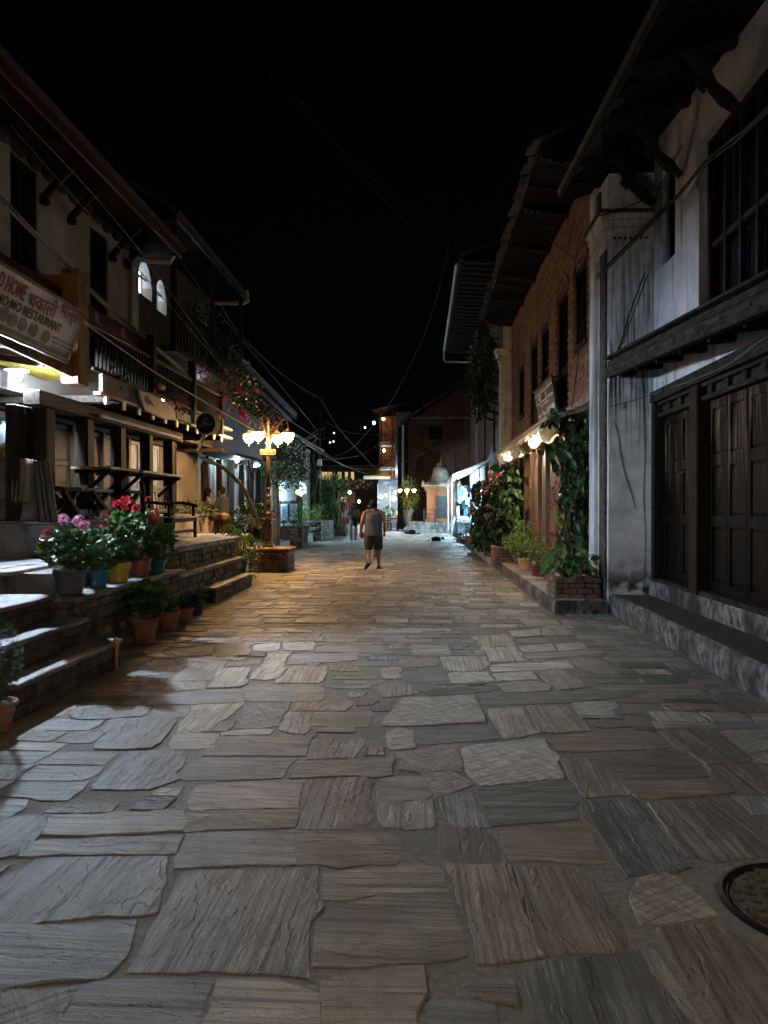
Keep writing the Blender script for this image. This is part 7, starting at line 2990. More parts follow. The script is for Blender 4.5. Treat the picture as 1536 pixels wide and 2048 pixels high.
for k in (0, 1):
    a = dx0 + k * w
    for (z0, z1) in ((zd0 + .08, zd0 + .5), (zd0 + .58, zd1 - .1)):
        mb.box(a + .07, a + w - .07, YS + .045, YS + .06, z0, z1)
obj('door_panel', mb, M['blackiron'], d_)
mb = MB()
mb.box(dx0 - .07, dx0, YS - .03, YS + .05, zd0, zd1 + .07)
mb.box(dx1, dx1 + .07, YS - .03, YS + .05, zd0, zd1 + .07)
mb.box(dx0, dx1, YS - .03, YS + .05, zd1, zd1 + .07)
obj('door_frame', mb, M['shrinebrick'], sh)
pf = thing('shrine_platform', 'stepped stone platform in front of the shrine', 'platform', (.5, 45, 0))
pa0, pa1 = at(806, 1066, Z=0), at(905, 1066, Z=0)
for i, (z0, z1, e) in enumerate(((.0, .22, 0), (.221, .44, .35), (.441, .615, .7))):
    mb = MB(); mb.box(pa0.x + e * .5, pa1.x + .4, 44.2 + e, 49.5 if i < 2 else 47.9, z0, z1)
    obj('step', mb, M['slab'], pf, bevel=.02)
rl = thing('iron_railing', 'black iron railing in front of the shrine', 'railing', (.5, 44.8, .4))
for (u, zt) in ((848, 1024), (870, 1018), (905, 1020)):
    p = at(u, 1040, Y=44.9)
    mb = MB(); mb.box(p.x - .035, p.x + .035, 44.87, 44.94, .44, 1.38)
    obj('post', mb, M['blackiron'], rl)
a, b, c = at(848, 1040, Y=44.9).x, at(870, 1040, Y=44.9).x, at(905, 1040, Y=44.9).x
for z in (.8, 1.05, 1.30):
    mb = MB(); mb.box(a, b, 44.89, 44.92, z, z + .035)
    obj('rail', mb, M['blackiron'], rl)
mb = MB(); mb.box(at(899, 1040, Y=44.9).x, c, 44.89, 44.92, 1.25, 1.29)
obj('rail', mb, M['blackiron'], rl)

# gable ended brick house behind the shrine
gb = thing('gable_brick_house', 'dark brick gable end house behind the shrine', 'house', (1, 51, 0))
YG = 51.0
gx0, gx1 = at(816, 900, Y=YG).x, 5.0
wx0, wx1 = at(859, 860, Y=YG).x, at(883.5, 860, Y=YG).x
wz0, wz1 = at(870, 877, Y=YG).z, at(870, 853, Y=YG).z
ze = at(820, 845, Y=YG).z
zp = at(900, 783, Y=YG).z
mb = MB()
mb.box(gx0, wx0, YG, YG + .4, 0, ze)
mb.box(wx1, gx1, YG, YG + .4, 0, ze)
mb.box(wx0, wx1, YG, YG + .4, 0, wz0)
mb.box(wx0, wx1, YG, YG + .4, wz1, ze)
xp = 3.0
mb.prism([Vector((gx0, YG, ze + .001)), Vector((gx1, YG, ze + .001)), Vector((gx1, YG, zp - .4)), Vector((xp, YG, zp + .55))], (0, .4, 0))
mb.box(gx0, gx0 + .3, YG + .401, 58, 0, ze)
obj('gable_wall', mb, M['brickY'], gb)
mb = MB(); mb.box(gx0 + .1, gx1, YG - .08, YG - .002, at(850, 834, Y=YG).z - .12, at(850, 834, Y=YG).z)
obj('string_course', mb, M['concrete'], gb)
mb = MB()
mb.box(wx0 - .06, wx1 + .06, YG - .04, YG + .06, wz0 - .07, wz0)
mb.box(wx0 - .05, wx0, YG - .03, YG + .06, wz0 + .001, wz1)
mb.box(wx1, wx1 + .05, YG - .03, YG + .06, wz0 + .001, wz1)
mb.box(wx0 - .05, wx1 + .05, YG - .03, YG + .06, wz1 + .001, wz1 + .06)
mb.box((wx0 + wx1) / 2 - .02, (wx0 + wx1) / 2 + .02, YG + .1, YG + .16, wz0, wz1)
w = obj('window', mb, M['wood'], gb)
g = MB(); g.box(wx0, wx1, YG + .2, YG + .22, wz0, wz1)
obj('pane', g, M['glassdark'], w)
mb = MB()
mb.sheet([[Vector((gx0 - .45, YG - .5, ze - .05)), Vector((xp, YG - .5, zp + .62))], [Vector((gx0 - .45, 62, ze - .05)), Vector((xp, 62, zp + .62))]], -.12)
mb.sheet([[Vector((xp, YG - .5, zp + .62)), Vector((7.0, YG - .5, zp - .6))], [Vector((xp, 62, zp + .62)), Vector((7.0, 62, zp - .6))]], -.12)
obj('roof', mb, M['slate'], gb)
for (u, v) in ((846, 871), (849, 901), (845, 937), (894, 867), (895, 898), (884, 873), (832, 958)):
    p = at(u, v, Y=YG)
    mb = MB(); mb.box(p.x - .08, p.x + .08, YG - .012, YG + .01, p.z - .08, p.z + .08)
    obj('putlog_hole', mb, M['black'], gb)
mb = MB()
p = at(806, 870, Y=YG - .3)
mb.tube([(p.x, YG - .3, ze - .2), (p.x, YG - .3, 2.8)], .07, 8)
obj('downpipe', mb, M['pipe'], gb)
mb = MB(); mb.box(-1.6, gx0 - .02, YG + .6, 58, 0, ze - .2)
mb.box(gx0 + .31, 6.5, YG + .41, 60, 0, ze)
obj('body', mb, M['black'], gb)

# guest house with lit balconies
gh = thing('balcony_guest_house', 'mauve guest house with stacked lit balconies far down the street', 'building', (-2, 58, 0))
YH = 57.0
hx0, hx1 = at(790, 900, Y=YH).x, at(815, 900, Y=YH).x
mb = MB(); mb.box(hx0, hx1 + .3, YH, YH + 7, 0, 8.5)
obj('wall', mb, M['purplewall'], gh)
bx0 = at(757, 900, Y=YH).x
mb = MB()
mb.sheet([[Vector((bx0 - .5, YH - .4, 8.75)), Vector((hx1 + 1, YH - .4, 9.6))], [Vector((bx0 - .5, YH + 7, 8.75)), Vector((hx1 + 1, YH + 7, 9.6))]], .12)
obj('roof', mb, M['soffit'], gh)
for i, z in enumerate((4.2, 6.05)):
    mb = MB(); mb.box(bx0, hx0 - .002, YH, YH + 3, z, z + .2)
    bal = obj('balcony', mb, M['concrete'], gh)
    mb = MB()
    mb.bar((bx0, YH + .03, z + 1.0), (hx0, YH + .03, z + 1.0), .05, .05)
    x = bx0
    while x < hx0:
        mb.bar((x, YH + .03, z + .2), (x, YH + .03, z + .98), .03, .03)
        x += .14
    obj('railing', mb, M['blackiron'], bal)
    mb = MB()
    a, b = at(761, 885, Y=YH).x, at(781, 885, Y=YH).x
    mb.box(a, b, YH - .05, YH - .005, z + .0, z + .26)
    obj('white_sign', mb, M['paper'], bal)
for x in (bx0 + .05, hx0 - .25):
    mb = MB(); mb.box(x, x + .12, YH + .1, YH + .22, 3.0, 8.7)
    obj('balcony_post', mb, M['orange'], gh)
mb = MB(); mb.box(bx0 + .1, hx0 - .01, YH + 2.6, YH + 2.7, 0, 8.5)
obj('back_wall', mb, M['orange'], gh)
AX = []
for (u, v, mat, lab, r) in ((767, 838, 'tungsten2', 'warm lamp glowing on the top balcony of guest house', .09), (768, 901, 'tungsten2', 'warm lamp glowing on the middle balcony of guest house', .09), (748, 846, 'farwhite', 'pale cyan lamp outside the top balcony of guest house', .12), (797, 942, 'shoplight2', 'white lamp on the mauve side wall of guest house', .05)):
    p = at(u, v, Y=YH - .3 if u > 790 or u < 755 else YH + .8)
    bulb('bulb_lamp', lab, p, r, mat, cord=.1)
ya = thing('yellow_awning', 'lit yellow awning hanging over the guest house entrance', 'awning', (-3, 56, 3.8))
a, b = at(727, 952, Y=55.0), at(781, 950, Y=55.0)
P = [[Vector((a.x + (b.x - a.x) * i / 12, 55.0, a.z)), Vector((a.x + (b.x - a.x) * (i / 12 * .8 + .2), 56.6, a.z + .42))] for i in range(13)]
mb = MB(); mb.sheet(P, .02)
obj('roof_cloth', mb, M['yellow'], ya)
P = [[Vector((a.x + (b.x - a.x) * i / 24, 54.98, a.z - .01)), Vector((a.x + (b.x - a.x) * i / 24, 54.96, a.z - .22 - .03 * (i % 2)))] for i in range(25)]
mb = MB(); mb.sheet(P, .01)
obj('valance', mb, M['cloth'], ya)
bulb('bulb_lamp', 'lamp hanging just below the yellow awning', Vector(((a.x + b.x) / 2 + .4, 55.5, a.z - .1)), .05, 'tungsten', cord=.1)

# open air food stall, tables and chairs
fs_ = thing('food_stall', 'open food stall glaring white under a pale blue awning', 'market stall', (-2.6, 52, 0))
YF = 52.5
sx0, sx1 = at(755, 1010, Y=YF).x, at(806, 1010, Y=YF).x
mb = MB(); mb.sheet([[Vector((sx0, YF - .6, 2.95)), Vector((sx1, YF - .6, 3.05))], [Vector((sx0, YF + 1.6, 3.4)), Vector((sx1, YF + 1.6, 3.45))]], .03)
obj('awning', mb, M['jug'], fs_)
for x in (sx0 + .05, (sx0 + sx1) / 2, sx1 - .05):
    mb = MB(); mb.tube([(x, YF - .5, .012), (x, YF - .5, 2.98)], .03, 8)
    obj('pole', mb, M['pipe'], fs_)
mb = MB(); mb.box(sx0, sx1, YF + 1.7, YF + 1.8, .02, 3.0)
obj('back_panel', mb, M['signgrey'], fs_)
mb = MB(); mb.box(sx0 + .2, sx1 - .2, YF + .9, YF + 1.3, .02, .95)
obj('counter', mb, M['signgrey'], fs_)
for i in range(7):
    x = sx0 + .35 + i * .19
    mb = MB(); mb.lathe([(.05, .952), (.06, 1.1), (.03, 1.2), (.001, 1.22)], 8, (x, YF + 1.05, 0))
    tag(obj('jar', mb, M[('redpot', 'yellowpot', 'blueglaze', 'jug')[i % 4]], None), 'small jar on the counter of the glaring food stall', 'jar', 'jars on the food stall counter')
for (u, v, r) in ((762, 993, .10), (772, 990, .08), (788, 997, .13), (806, 980, .10), (790, 985, .07)):
    bulb('globe_lamp', 'round white lamp hanging in the glaring food stall', at(u, v, Y=YF - .3), r, 'shoplight2', cord=.3, group='round lamps of the food stall')
dt = thing('cafe_table', 'cafe table under a red cloth before the food stall', 'table', (-2.4, 50, 0))
p = at(786, 1045, Y=49.6)
mb = MB(); mb.box(p.x - .4, p.x + .4, 49.3, 50.1, .76, .80)
obj('table_top', mb, M['oak'], dt)
for sx in (-.33, .33):
    for sy in (49.36, 50.03):
        mb = MB(); mb.box(p.x + sx - .03, p.x + sx + .03, sy - .03, sy + .03, .012, .76)
        obj('leg', mb, M['wood'], dt)
mb = MB()
P = [[Vector((p.x - .2 + .4 * i / 8, 49.26, .66 - .02 * math.sin(i))), Vector((p.x - .2 + .4 * i / 8, 49.27, .806)), Vector((p.x - .2 + .4 * i / 8, 50.1, .806))] for i in range(9)]
mb.sheet(P, .006)
tag(obj('red_cloth', mb, M['petalred'], None), 'red cloth lying across the cafe table', 'tablecloth')


def chair(label, x, y, rot):
    t = thing('cafe_chair', label, 'chair', (0, 0, 0), 'dark cafe chairs before the food stall')
    mb = MB(); mb.box(-.21, .21, -.21, .21, .43, .47)
    obj('seat', mb, M['wood'], t, local=True)
    for sx in (-.18, .18):
        for sy, h in ((-.18, .43), (.18, .95)):
            mb = MB(); mb.box(sx - .025, sx + .025, sy - .025, sy + .025, .012, h)
            obj('leg', mb, M['wood'], t, local=True)
    mb = MB()
    for z in (.6, .75, .88):
        mb.box(-.155, .155, .165, .195, z, z + .07)
    obj('backrest', mb, M['wood'], t, local=True)
    t.location = (x, y, 0)
    t.rotation_euler.z = rot


q = at(776, 1055, Y=49.0)
chair('dark cafe chair on the left of the red clothed table', q.x, 49.0, rad(170))
q = at(800, 1055, Y=49.2)
chair('dark cafe chair on the right of the red clothed table', q.x, 49.2, rad(190))
t = thing('green_stall_plant', 'bright green potted plant glowing beside the food stall', 'plant', (-2.5, 51, 0))
bush(t, at(777, 1022, Y=51.2), (.42, .3, .32), 160, .14, 'ovate', 'greenB')
t, top = pot('urn_planter', 'dark urn with a loose yellow green bush before the shrine', Vector((at(816, 1045, Y=46.5).x, 46.5, .45)), .3, .85, 'signgrey')
bush(t, top + Vector((.05, 0, .95)), (.62, .4, 1.1), 620, .15, 'lance', 'greenE', shell=.25)

# brightly lit souvenir stall on the right
ms = thing('souvenir_stall', 'souvenir stall dazzling with white light on the right', 'market stall', (2.3, 38, 0))
mb = MB(); mb.sheet([[Vector((1.35, 33.5, 2.95)), Vector((2.8, 33.5, 3.55))], [Vector((1.35, 43.5, 2.75)), Vector((2.8, 43.5, 3.4))]], .03)
obj('awning', mb, M['zinc'], ms)
P = [[Vector((1.35, 33.5 + i * .25, 2.94 - .02 * i * .25)), Vector((1.34, 33.5 + i * .25, 2.70 - .02 * i * .25 - .03 * (i % 2)))] for i in range(41)]
mb = MB(); mb.sheet(P, .01)
obj('valance', mb, M['cloth'], ms)
mb = MB(); mb.box(2.74, 2.8, 33.5, 44, .2, 3.3)
obj('back_panel', mb, M['paper'], ms)
mb = MB(); mb.box(1.75, 2.5, 38.5, 43.0, .72, .8)
mb.box(1.8, 2.45, 38.6, 42.9, .2, .72)
obj('counter', mb, M['bluewood'], ms)
for y in (33.6, 38.4, 43.4):
    mb = MB(); mb.tube([(1.5, y, .2), (1.5, y, 2.9)], .035, 8)
    obj('pole', mb, M['pipe'], ms)
for i in range(26):
    y = 34.2 + i * .36
    x = 1.75 + .75 * R.random()
    z = R.uniform(1.25, 2.55)
    w, h = R.uniform(.16, .3), R.uniform(.3, .6)
    mb = MB()
    P = [[Vector((x - w / 2 + w * k / 6, y + .02 * math.sin(k * 1.7 + i), z + h * (.5 - j / 3) - (.05 if 0 < k < 6 and j == 0 else 0))) for j in range(4)] for k in range(7)]
    mb.sheet(P, .012)
    mt, cn_ = (('paper', 'white'), ('blueglaze', 'blue'), ('jug', 'pale blue'), ('denim', 'washed blue'), ('navy', 'navy'))[i % 5]
    tag(obj('hanging_garment', mb, M[mt], None), cn_ + ' garment hanging in the dazzling souvenir stall', 'garment', cn_ + ' garments hanging in the souvenir stall')
for i in range(10):
    x, y = R.uniform(1.8, 2.4), 38.7 + i * .42
    mb = MB()
    mb.lathe([(.08, .802), (.12, .88), (.06, .98), (.05, 1.02)], 10, (x, y, 0))
    tag(obj('souvenir_bowl', mb, M[('paper', 'petalpink', 'jug', 'silver')[i % 4]], None), 'small pale souvenir pot on the dazzling stall counter', 'ornament', 'souvenir pots on the stall counter')
for k, (u, v, Y, r) in enumerate(((917, 982, 41.5, .13), (928, 985, 38.0, .12))):
    bulb('bulb_lamp', ('dazzling white lamp at the street end of souvenir stall', 'dazzling white lamp over the souvenir stall counter')[k], at(u, v, Y=Y), r, 'shoplight', cord=.2)
fb = thing('folding_board', 'pale folding board leaning before the souvenir stall', 'sign board', (1.4, 40, 0))
a, b = at(908, 1040, Y=40.5), at(901, 1066, Y=40.2)
mb = MB()
mb.prism([Vector((a.x, 40.6, 1.0)), Vector((a.x + .28, 40.6, 1.0)), Vector((a.x + .22, 40.2, .012)), Vector((a.x - .12, 40.2, .012))], (0, .04, 0))
obj('panel', mb, M['pipe'], fb)
mb = MB(); mb.bar((a.x + .1, 40.66, .98), (a.x + .15, 41.1, .012), .05, .04)
obj('prop', mb, M['woodh'], fb)
pole = thing('prop_pole', 'thin slanting poles at the canopy corner near the shrine', 'pole', (1.5, 40, 2))
mb = MB()
mb.tube([at(912, 960, Y=40), at(916, 935, Y=40)], .03, 6)
mb.tube([at(911, 950, Y=40), at(910, 905, Y=40)], .025, 6)
obj('stick', mb, M['woodh'], pole)
t = thing('sleeping_dog', 'dark dog curled asleep in the middle of the street', 'dog', (.9, 40, 0))
p = at(824, 1069, Z=.0)
b = MB()
b.tube([p + Vector(q) for q in ((-.22, .0, .12), (0, .05, .15), (.2, .02, .13))], [.10, .15, .11], 10)
b.ell(p + Vector((-.30, -.08, .10)), (.09, .08, .08), 10, 8)
b.tube([p + Vector(q) for q in ((-.34, -.12, .09), (-.38, -.18, .06))], [.05, .03], 8)
b.tube([p + Vector(q) for q in ((.28, .0, .08), (.42, -.06, .04), (.5, -.12, .03))], [.05, .035, .02], 8)
for dx in (-.18, .15):
    b.tube([p + Vector((dx, -.05, .1)), p + Vector((dx + .05, -.2, .05)), p + Vector((dx + .16, -.24, .03))], [.06, .04, .03], 8)
for s in (-1, 1):
    b.ell(p + Vector((-.28 + s * .05, -.06, .19)), (.025, .02, .04), 8, 6)
fuse('body', b, M['hair'], t, .02, 2)
t2 = thing('resting_dog', 'small dark dog lying on the street near the kerb', 'dog', (1, 30, 0))
p = at(872, 1083, Z=0)
b = MB()
b.tube([p + Vector(q) for q in ((-.2, .0, .10), (0, .03, .12), (.2, .0, .10))], [.08, .11, .09], 10)
b.ell(p + Vector((.30, -.04, .14)), (.07, .07, .065), 10, 8)
b.tube([p + Vector(q) for q in ((.33, -.08, .13), (.36, -.14, .10))], [.04, .026], 8)
for dx in (-.15, .18):
    b.tube([p + Vector((dx, -.05, .08)), p + Vector((dx, -.22, .03))], [.045, .028], 8)
for s in (-1, 1):
    b.ell(p + Vector((.30 + s * .045, -.02, .21)), (.02, .015, .035), 8, 6)
b.tube([p + Vector(q) for q in ((-.26, .02, .08), (-.42, .06, .03))], [.03, .015], 6)
fuse('body', b, M['hair'], t2, .02, 2)

# dark building across the end of the street
fbg = thing('arcade_building', 'dim building with golden windows closing the street', 'building', (-7, 72, 0))
YE = 72.0
mb = MB()
mb.box(-14, -2.9, YE, YE + .3, 0, 5.4)
obj('wall', mb, M['woodh'], fbg)
mb = MB()
mb.sheet([[Vector((-14, YE - 1, 5.3)), Vector((-2.5, YE - 1, 5.3))], [Vector((-14, YE + 4, 7.0)), Vector((-2.5, YE + 4, 7.0))]], .1)
obj('roof', mb, M['slate'], fbg)
for (u0, u1) in ((643, 655), (657, 664), (690, 696), (702, 708), (676, 683)):
    a, b = at(u0, 944, Y=YE), at(u1, 960, Y=YE)
    mb = MB(); mb.box(a.x, b.x, YE - .05, YE - .002, b.z, a.z)
    obj('window', mb, M['goldlit'], fbg)
for u in (660, 680, 702, 718):
    p = at(u, 966, Y=YE)
    mb = MB()
    for k in range(8):
        a0, a1 = math.pi * k / 8, math.pi * (k + 1) / 8
        mb.prism([p + Vector((r * math.cos(a), -.1, r * math.sin(a) * .8)) for r, a in ((.30, a0), (.42, a0), (.42, a1), (.30, a1))], (0, .09, 0))
    obj('arch', mb, M['goldtrim'], fbg)
rs_ = thing('maroon_kiosk', 'maroon kiosk with a white notice at the end of street', 'kiosk', (-6, 66, 0))
a, b = at(680, 985, Y=66), at(710, 1050, Y=66)
mb = MB(); mb.box(a.x, b.x, 66, 67.5, 0, a.z)
obj('body', mb, M['maroon'], rs_)
mb = MB()
p, q = at(682, 994, Y=65.9), at(693, 1003, Y=65.9)
mb.box(p.x, q.x, 65.93, 65.99, q.z, p.z)
obj('notice', mb, M['paper'], rs_)
mb = MB(); mb.box(a.x - .15, a.x - .05, 65.9, 66.0, 0, a.z + .1)
obj('post', mb, M['oakh'], rs_)
bulb('bulb_lamp', 'small warm lamp beside the maroon kiosk', at(718, 1003, Y=63), .09, 'tungsten', cord=.2)

# hillside and distant lights
mb = MB()
P = []
for i in range(25):
    x = -120 + 10 * i
    P.append([Vector((x, 150, -.6)), Vector((x, 170, 7 + 4 * noise.noise(Vector((i * .3, 1, 0))))), Vector((x, 215, 15 + 8 * noise.noise(Vector((i * .25, 2, 0))))), Vector((x, 300, 24 + 12 * noise.noise(Vector((i * .2, 3, 0)))))])
mb.sheet(P, -.5)
struct('hillside', mb, M['hill'])
for (u, v, lab, r) in ((730, 855, 'tiny white light highest on the dark hillside', .16), (660, 885, 'tiny bluish light just beside the tall pole on the hillside', .13), (668, 866, 'tiny white light left of the sagging wire on the hillside', .13), (667, 883, 'faint tiny blue light low on the dark hillside', .13)):
    tt = thing('hillside_light', lab, 'light', at(u, v, Y=140))
    mb = MB(); mb.ell(at(u, v, Y=140), (r, r, r), 8, 6)
    obj('glow', mb, M['farwhite'], tt)
    mb = MB(); mb.bar(at(u, v, Y=140.4), Vector((at(u, v, Y=140).x, 152, 2)), .1, .1)
    obj('mast', mb, M['blackiron'], tt)

# left planters, topiary, tree and street greenery
def stone_box(label, x0, x1, y0, y1, z1, mat='rubble', cat='planter', name='stone_planter', sz=(.3, .14)):
    t = thing(name, label, cat, ((x0 + x1) / 2, y0, 0))
    masonry(t, 'stone', x0, x1, y0, y1, 0, z1, 'y-', sz, mat, .03)
    masonry(t, 'stone', x0, x1, y0, y1, 0, z1, 'x+', sz, mat, .03, core=False)
    return t


a, b = at(556, 1097, Z=0), at(603, 1097, Z=0)
stone_box('dark stone planter under the two clipped trees', a.x, b.x, 27.9, 29.4, .80, 'darkrubble')
a, b = at(603, 1085, Y=33.0), at(650, 1075, Y=36)
stone_box('mossy stacked stone planter behind the dark stone planter', at(606, 1080, Y=33.5).x, at(641, 1080, Y=33.5).x, 33.5, 38.4, .86)
a, b = at(645, 1073, Z=0), at(692, 1073, Z=0)
stone_box('low stone planter under the teardrop conifer', a.x, b.x, 39.2, 40.4, .55)
t = thing('speaker_box', 'small black box on the street beside mossy planter', 'box', (0, 0, 0))
a = at(616, 1079, Z=0)
mb = MB(); mb.box(a.x - .17, a.x + .17, 30.9, 31.25, .012, .27)
obj('case', mb, M['black'], t, bevel=.01)
mb = MB(); mb.box(a.x - .19, a.x + .19, 30.88, 31.27, .271, .295)
obj('lid', mb, M['slab'], t)
for k, (u0, u1, lab) in enumerate(((557, 578, 'clipped dark topiary tree on the left of dark planter'), (577, 597, 'clipped dark topiary tree on the right of dark planter'))):
    t = thing('topiary_tree', lab, 'tree', (at((u0 + u1) / 2, 1050, Y=28.6).x, 28.6, .8), 'clipped topiary trees')
    c0, c1 = at(u0, 1003, Y=28.6), at(u1, 1045, Y=28.6)
    mb = MB()
    for i in range(2200):
        p = Vector((R.uniform(-1, 1), R.uniform(-1, 1), R.uniform(-1, 1)))
        ax = max(range(3), key=lambda q: abs(p[q]))
        p[ax] = math.copysign(R.uniform(.85, 1.03), p[ax])
        q = Vector(((c0.x + c1.x) / 2 + p.x * (c1.x - c0.x) / 2, 28.6 + p.y * .25, (c0.z + c1.z) / 2 + p.z * (c0.z - c1.z) / 2))
        add_leaf(mb, q, rv(), .06, .03, 'lance')
    obj('crown', mb, M['greenD'], t)
    mb = MB(); mb.tube([((c0.x + c1.x) / 2, 28.6, .7), ((c0.x + c1.x) / 2, 28.6, c1.z + .1)], .03, 8)
    obj('trunk', mb, M['bark'], t)
t = thing('teardrop_conifer', 'teardrop shaped clipped conifer near the walking woman', 'tree', (-4.2, 39.8, .5))
c = at(669, 1035, Y=39.8)
mb = MB()
for i in range(2600):
    v = rv().normalized()
    k = R.uniform(.75, 1.02)
    zz = v.z
    w = .62 * (1 - .45 * max(zz, 0) ** 1.2)
    p = Vector((c.x + v.x * w * k, 39.8 + v.y * w * k, c.z - .15 + zz * .72 * k))
    add_leaf(mb, p, Vector((v.x, v.y, v.z + .6)) + rv(.5), .10, .04, 'lance')
obj('crown', mb, M['greenD'], t)
mb = MB(); mb.tube([(c.x, 39.8, .3), (c.x, 39.8, c.z)], .06, 8)
obj('trunk', mb, M['bark'], t)
t = thing('street_tree', 'bushy dark street tree behind the ornate lamp post', 'tree', (-5.2, 24.5, .3))
trk = at(551, 1050, Y=24.0)
mb = MB()
mb.tube([(trk.x, 24, .3), (trk.x + .03, 24, 1.5), (trk.x - .02, 24, 2.6), (trk.x + .15, 24, 3.3)], [.14, .11, .10, .05], 10)
for dx, dy, dz in ((.7, .2, 1.0), (-.5, -.2, 1.1), (.4, -.4, 1.3), (.9, .1, .5)):
    mb.tube([(trk.x, 24, 2.3), (trk.x + dx * .5, 24 + dy * .5, 2.4 + dz * .5), (trk.x + dx, 24 + dy, 2.2 + dz)], [.06, .045, .02], 7)
obj('trunk', mb, M['bark'], t)
c = at(576, 928, Y=24.0)
mb = MB()
for i in range(2600):
    v = rv()
    lump = 1 + .35 * noise.noise(v * 2.2)
    p = c + Vector((v.x * .82, v.y * .7, v.z * .82)) * lump
    add_leaf(mb, p, rv() + Vector((0, 0, -.2)), R.uniform(.07, .12), .05, 'ovate', roll=R.uniform(-1, 1))
obj('crown', mb, M['greenC'], t)
for (u, v, Y, r, n_, L, mt, kind, nm, lab) in (
        (612, 1035, 34.5, (.65, .5, .42), 420, .15, 'greenB', 'ovate', 'shrub', 'bright green shrub growing in the mossy stone planter'),
        (637, 1024, 37.0, (.62, .5, .36), 420, .14, 'greenE', 'lance', 'shrub', 'yellow green mounded shrub at the foot of the pole'),
        (600, 1020, 32.5, (.30, .4, .75), 260, .14, 'greenE', 'lance', 'shrub', 'tall yellow green shrub beside the bright white lamp'),
        (648, 1052, 38.6, (.9, .4, .33), 420, .13, 'greenC', 'ovate', 'shrub', 'low dark shrub along the foot of the pole'),
        (665, 982, 44.0, (1.1, .8, .85), 520, .45, 'greenB', 'lance', 'palm', 'feathery palm like plant behind the tall pole'),
        (630, 985, 42.0, (1.0, .8, 1.0), 520, .35, 'greenC', 'lance', 'palm', 'dark feathery plant left of the tall pole'),
        (700, 968, 60.0, (1.9, .6, .45), 520, .16, 'greenC', 'ovate', 'creeper', 'flowering creeper along the roof of the maroon kiosk')):
    t = thing(nm, lab, 'plant', at(u, v, Y=Y))
    bush(t, at(u, v, Y=Y), r, n_, L, kind, mt, wl=.5 if kind != 'lance' else .28, shell=.3)
    if nm != 'creeper':
        p = at(u, v, Y=Y)
        mb = MB()
        for k in range(5):
            mb.tube([Vector((p.x, Y, .3)), p + rv(.2), p + Vector((R.uniform(-.7, .7) * r[0], 0, r[2] * .7))], .025, 5)
        obj('stem', mb, M['stem'], t)
    else:
        m2 = MB()
        for k in range(30):
            umbel(m2, at(R.uniform(675, 745), R.uniform(960, 980), Y=59.4), .07, 6)
        obj('flower', m2, M['petalpink'], t)
t = thing('red_flower_shrub', 'red and yellow flowers beside the bright white lamp', 'plant', (-5.6, 33, 1.5))
mb = MB()
for k in range(26):
    umbel(mb, at(597 + R.uniform(-6, 6), 1000 + R.uniform(-9, 9), Y=32.3), .07, 7)
obj('flower', mb, M['petalcoral'], t)
bush(t, at(599, 985, Y=32.5), (.2, .2, .3), 120, .12, 'ovate', 'greenE')
bulb('bulb_lamp', 'bright white lamp beside the slatted signs on the left', at(596, 984, Y=33.2), .07, 'shoplight', cord=.2)
sg = thing('slatted_sign', 'white slatted sign boards fanned behind the bright lamp', 'sign', (-5.4, 34.5, 2.3))
for k, (u0, v0, u1, v1) in enumerate(((594, 984, 609, 968), (597, 989, 611, 974), (600, 992, 612, 982), (596, 972, 603, 964))):
    mb = MB(); mb.bar(at(u0, v0, Y=34.2), at(u1, v1, Y=34.3), .03, .12, up=(0, 0, 1))
    obj('slat', mb, M['paper'], sg)
nt_ = thing('wall_notice', 'small white notice on the dark house wall behind the lamp', 'notice', (-6, 32, 3))
a, b = at(564, 953, Y=31.6), at(573, 964, Y=31.6)
mb = MB(); mb.box(a.x, b.x, 31.5, 31.55, b.z, a.z)
obj('panel', mb, M['paper'], nt_)
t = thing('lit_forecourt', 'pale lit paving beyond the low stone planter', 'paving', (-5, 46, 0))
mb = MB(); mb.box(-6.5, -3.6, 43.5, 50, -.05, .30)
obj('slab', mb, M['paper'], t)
bulb('bulb_lamp', 'white lamp lighting the pale paving beyond the planters', at(700, 985, Y=52), .10, 'shoplight2', cord=.4)

# ------------------------------------------------------------------ power pole and overhead wires
pp_ = thing('power_pole', 'tall dark power pole with tangled cables and meter boxes', 'power pole', (-5.4, 41.5, 0))
YP = 41.5
bx, tx = at(637, 1050, Y=YP).x, at(638.5, 792, Y=YP)
mb = MB(); mb.tube([(bx, YP, .2), (tx.x, YP, tx.z)], [.14, .085], 10)
obj('pole', mb, M['woodh'], pp_, True)
for (v, w, h, mt) in ((925, .13, .34, 'pipe'), (945, .10, .3, 'signgrey'), (952, .06, .25, 'pipe'), (905, .12, .14, 'signgrey')):
    p = at(639, v, Y=YP - .15)
    mb = MB(); mb.box(p.x - w, p.x + w, YP - .28, YP - .12, p.z - h / 2, p.z + h / 2)
    obj('meter_box', mb, M[mt], pp_, bevel=.01)
for v in (858, 868, 878, 795):
    p = at(638, v, Y=YP)
    mb = MB(); mb.bar((p.x - .35, YP - .1, p.z), (p.x + .35, YP - .1, p.z), .05, .06)
    mb.ell((p.x - .3, YP - .12, p.z + .07), (.04, .04, .05), 8, 6)
    mb.ell((p.x + .3, YP - .12, p.z + .07), (.04, .04, .05), 8, 6)
    obj('cross_arm', mb, M['blackiron'], pp_)
mb = MB(); mb.tube([at(632, 870, Y=YP - .2), at(627, 920, Y=YP - .25), at(634, 960, Y=YP - .2), at(631, 985, Y=YP - .2)], .025, 5)
obj('loose_cable', mb, M['cable'], pp_)


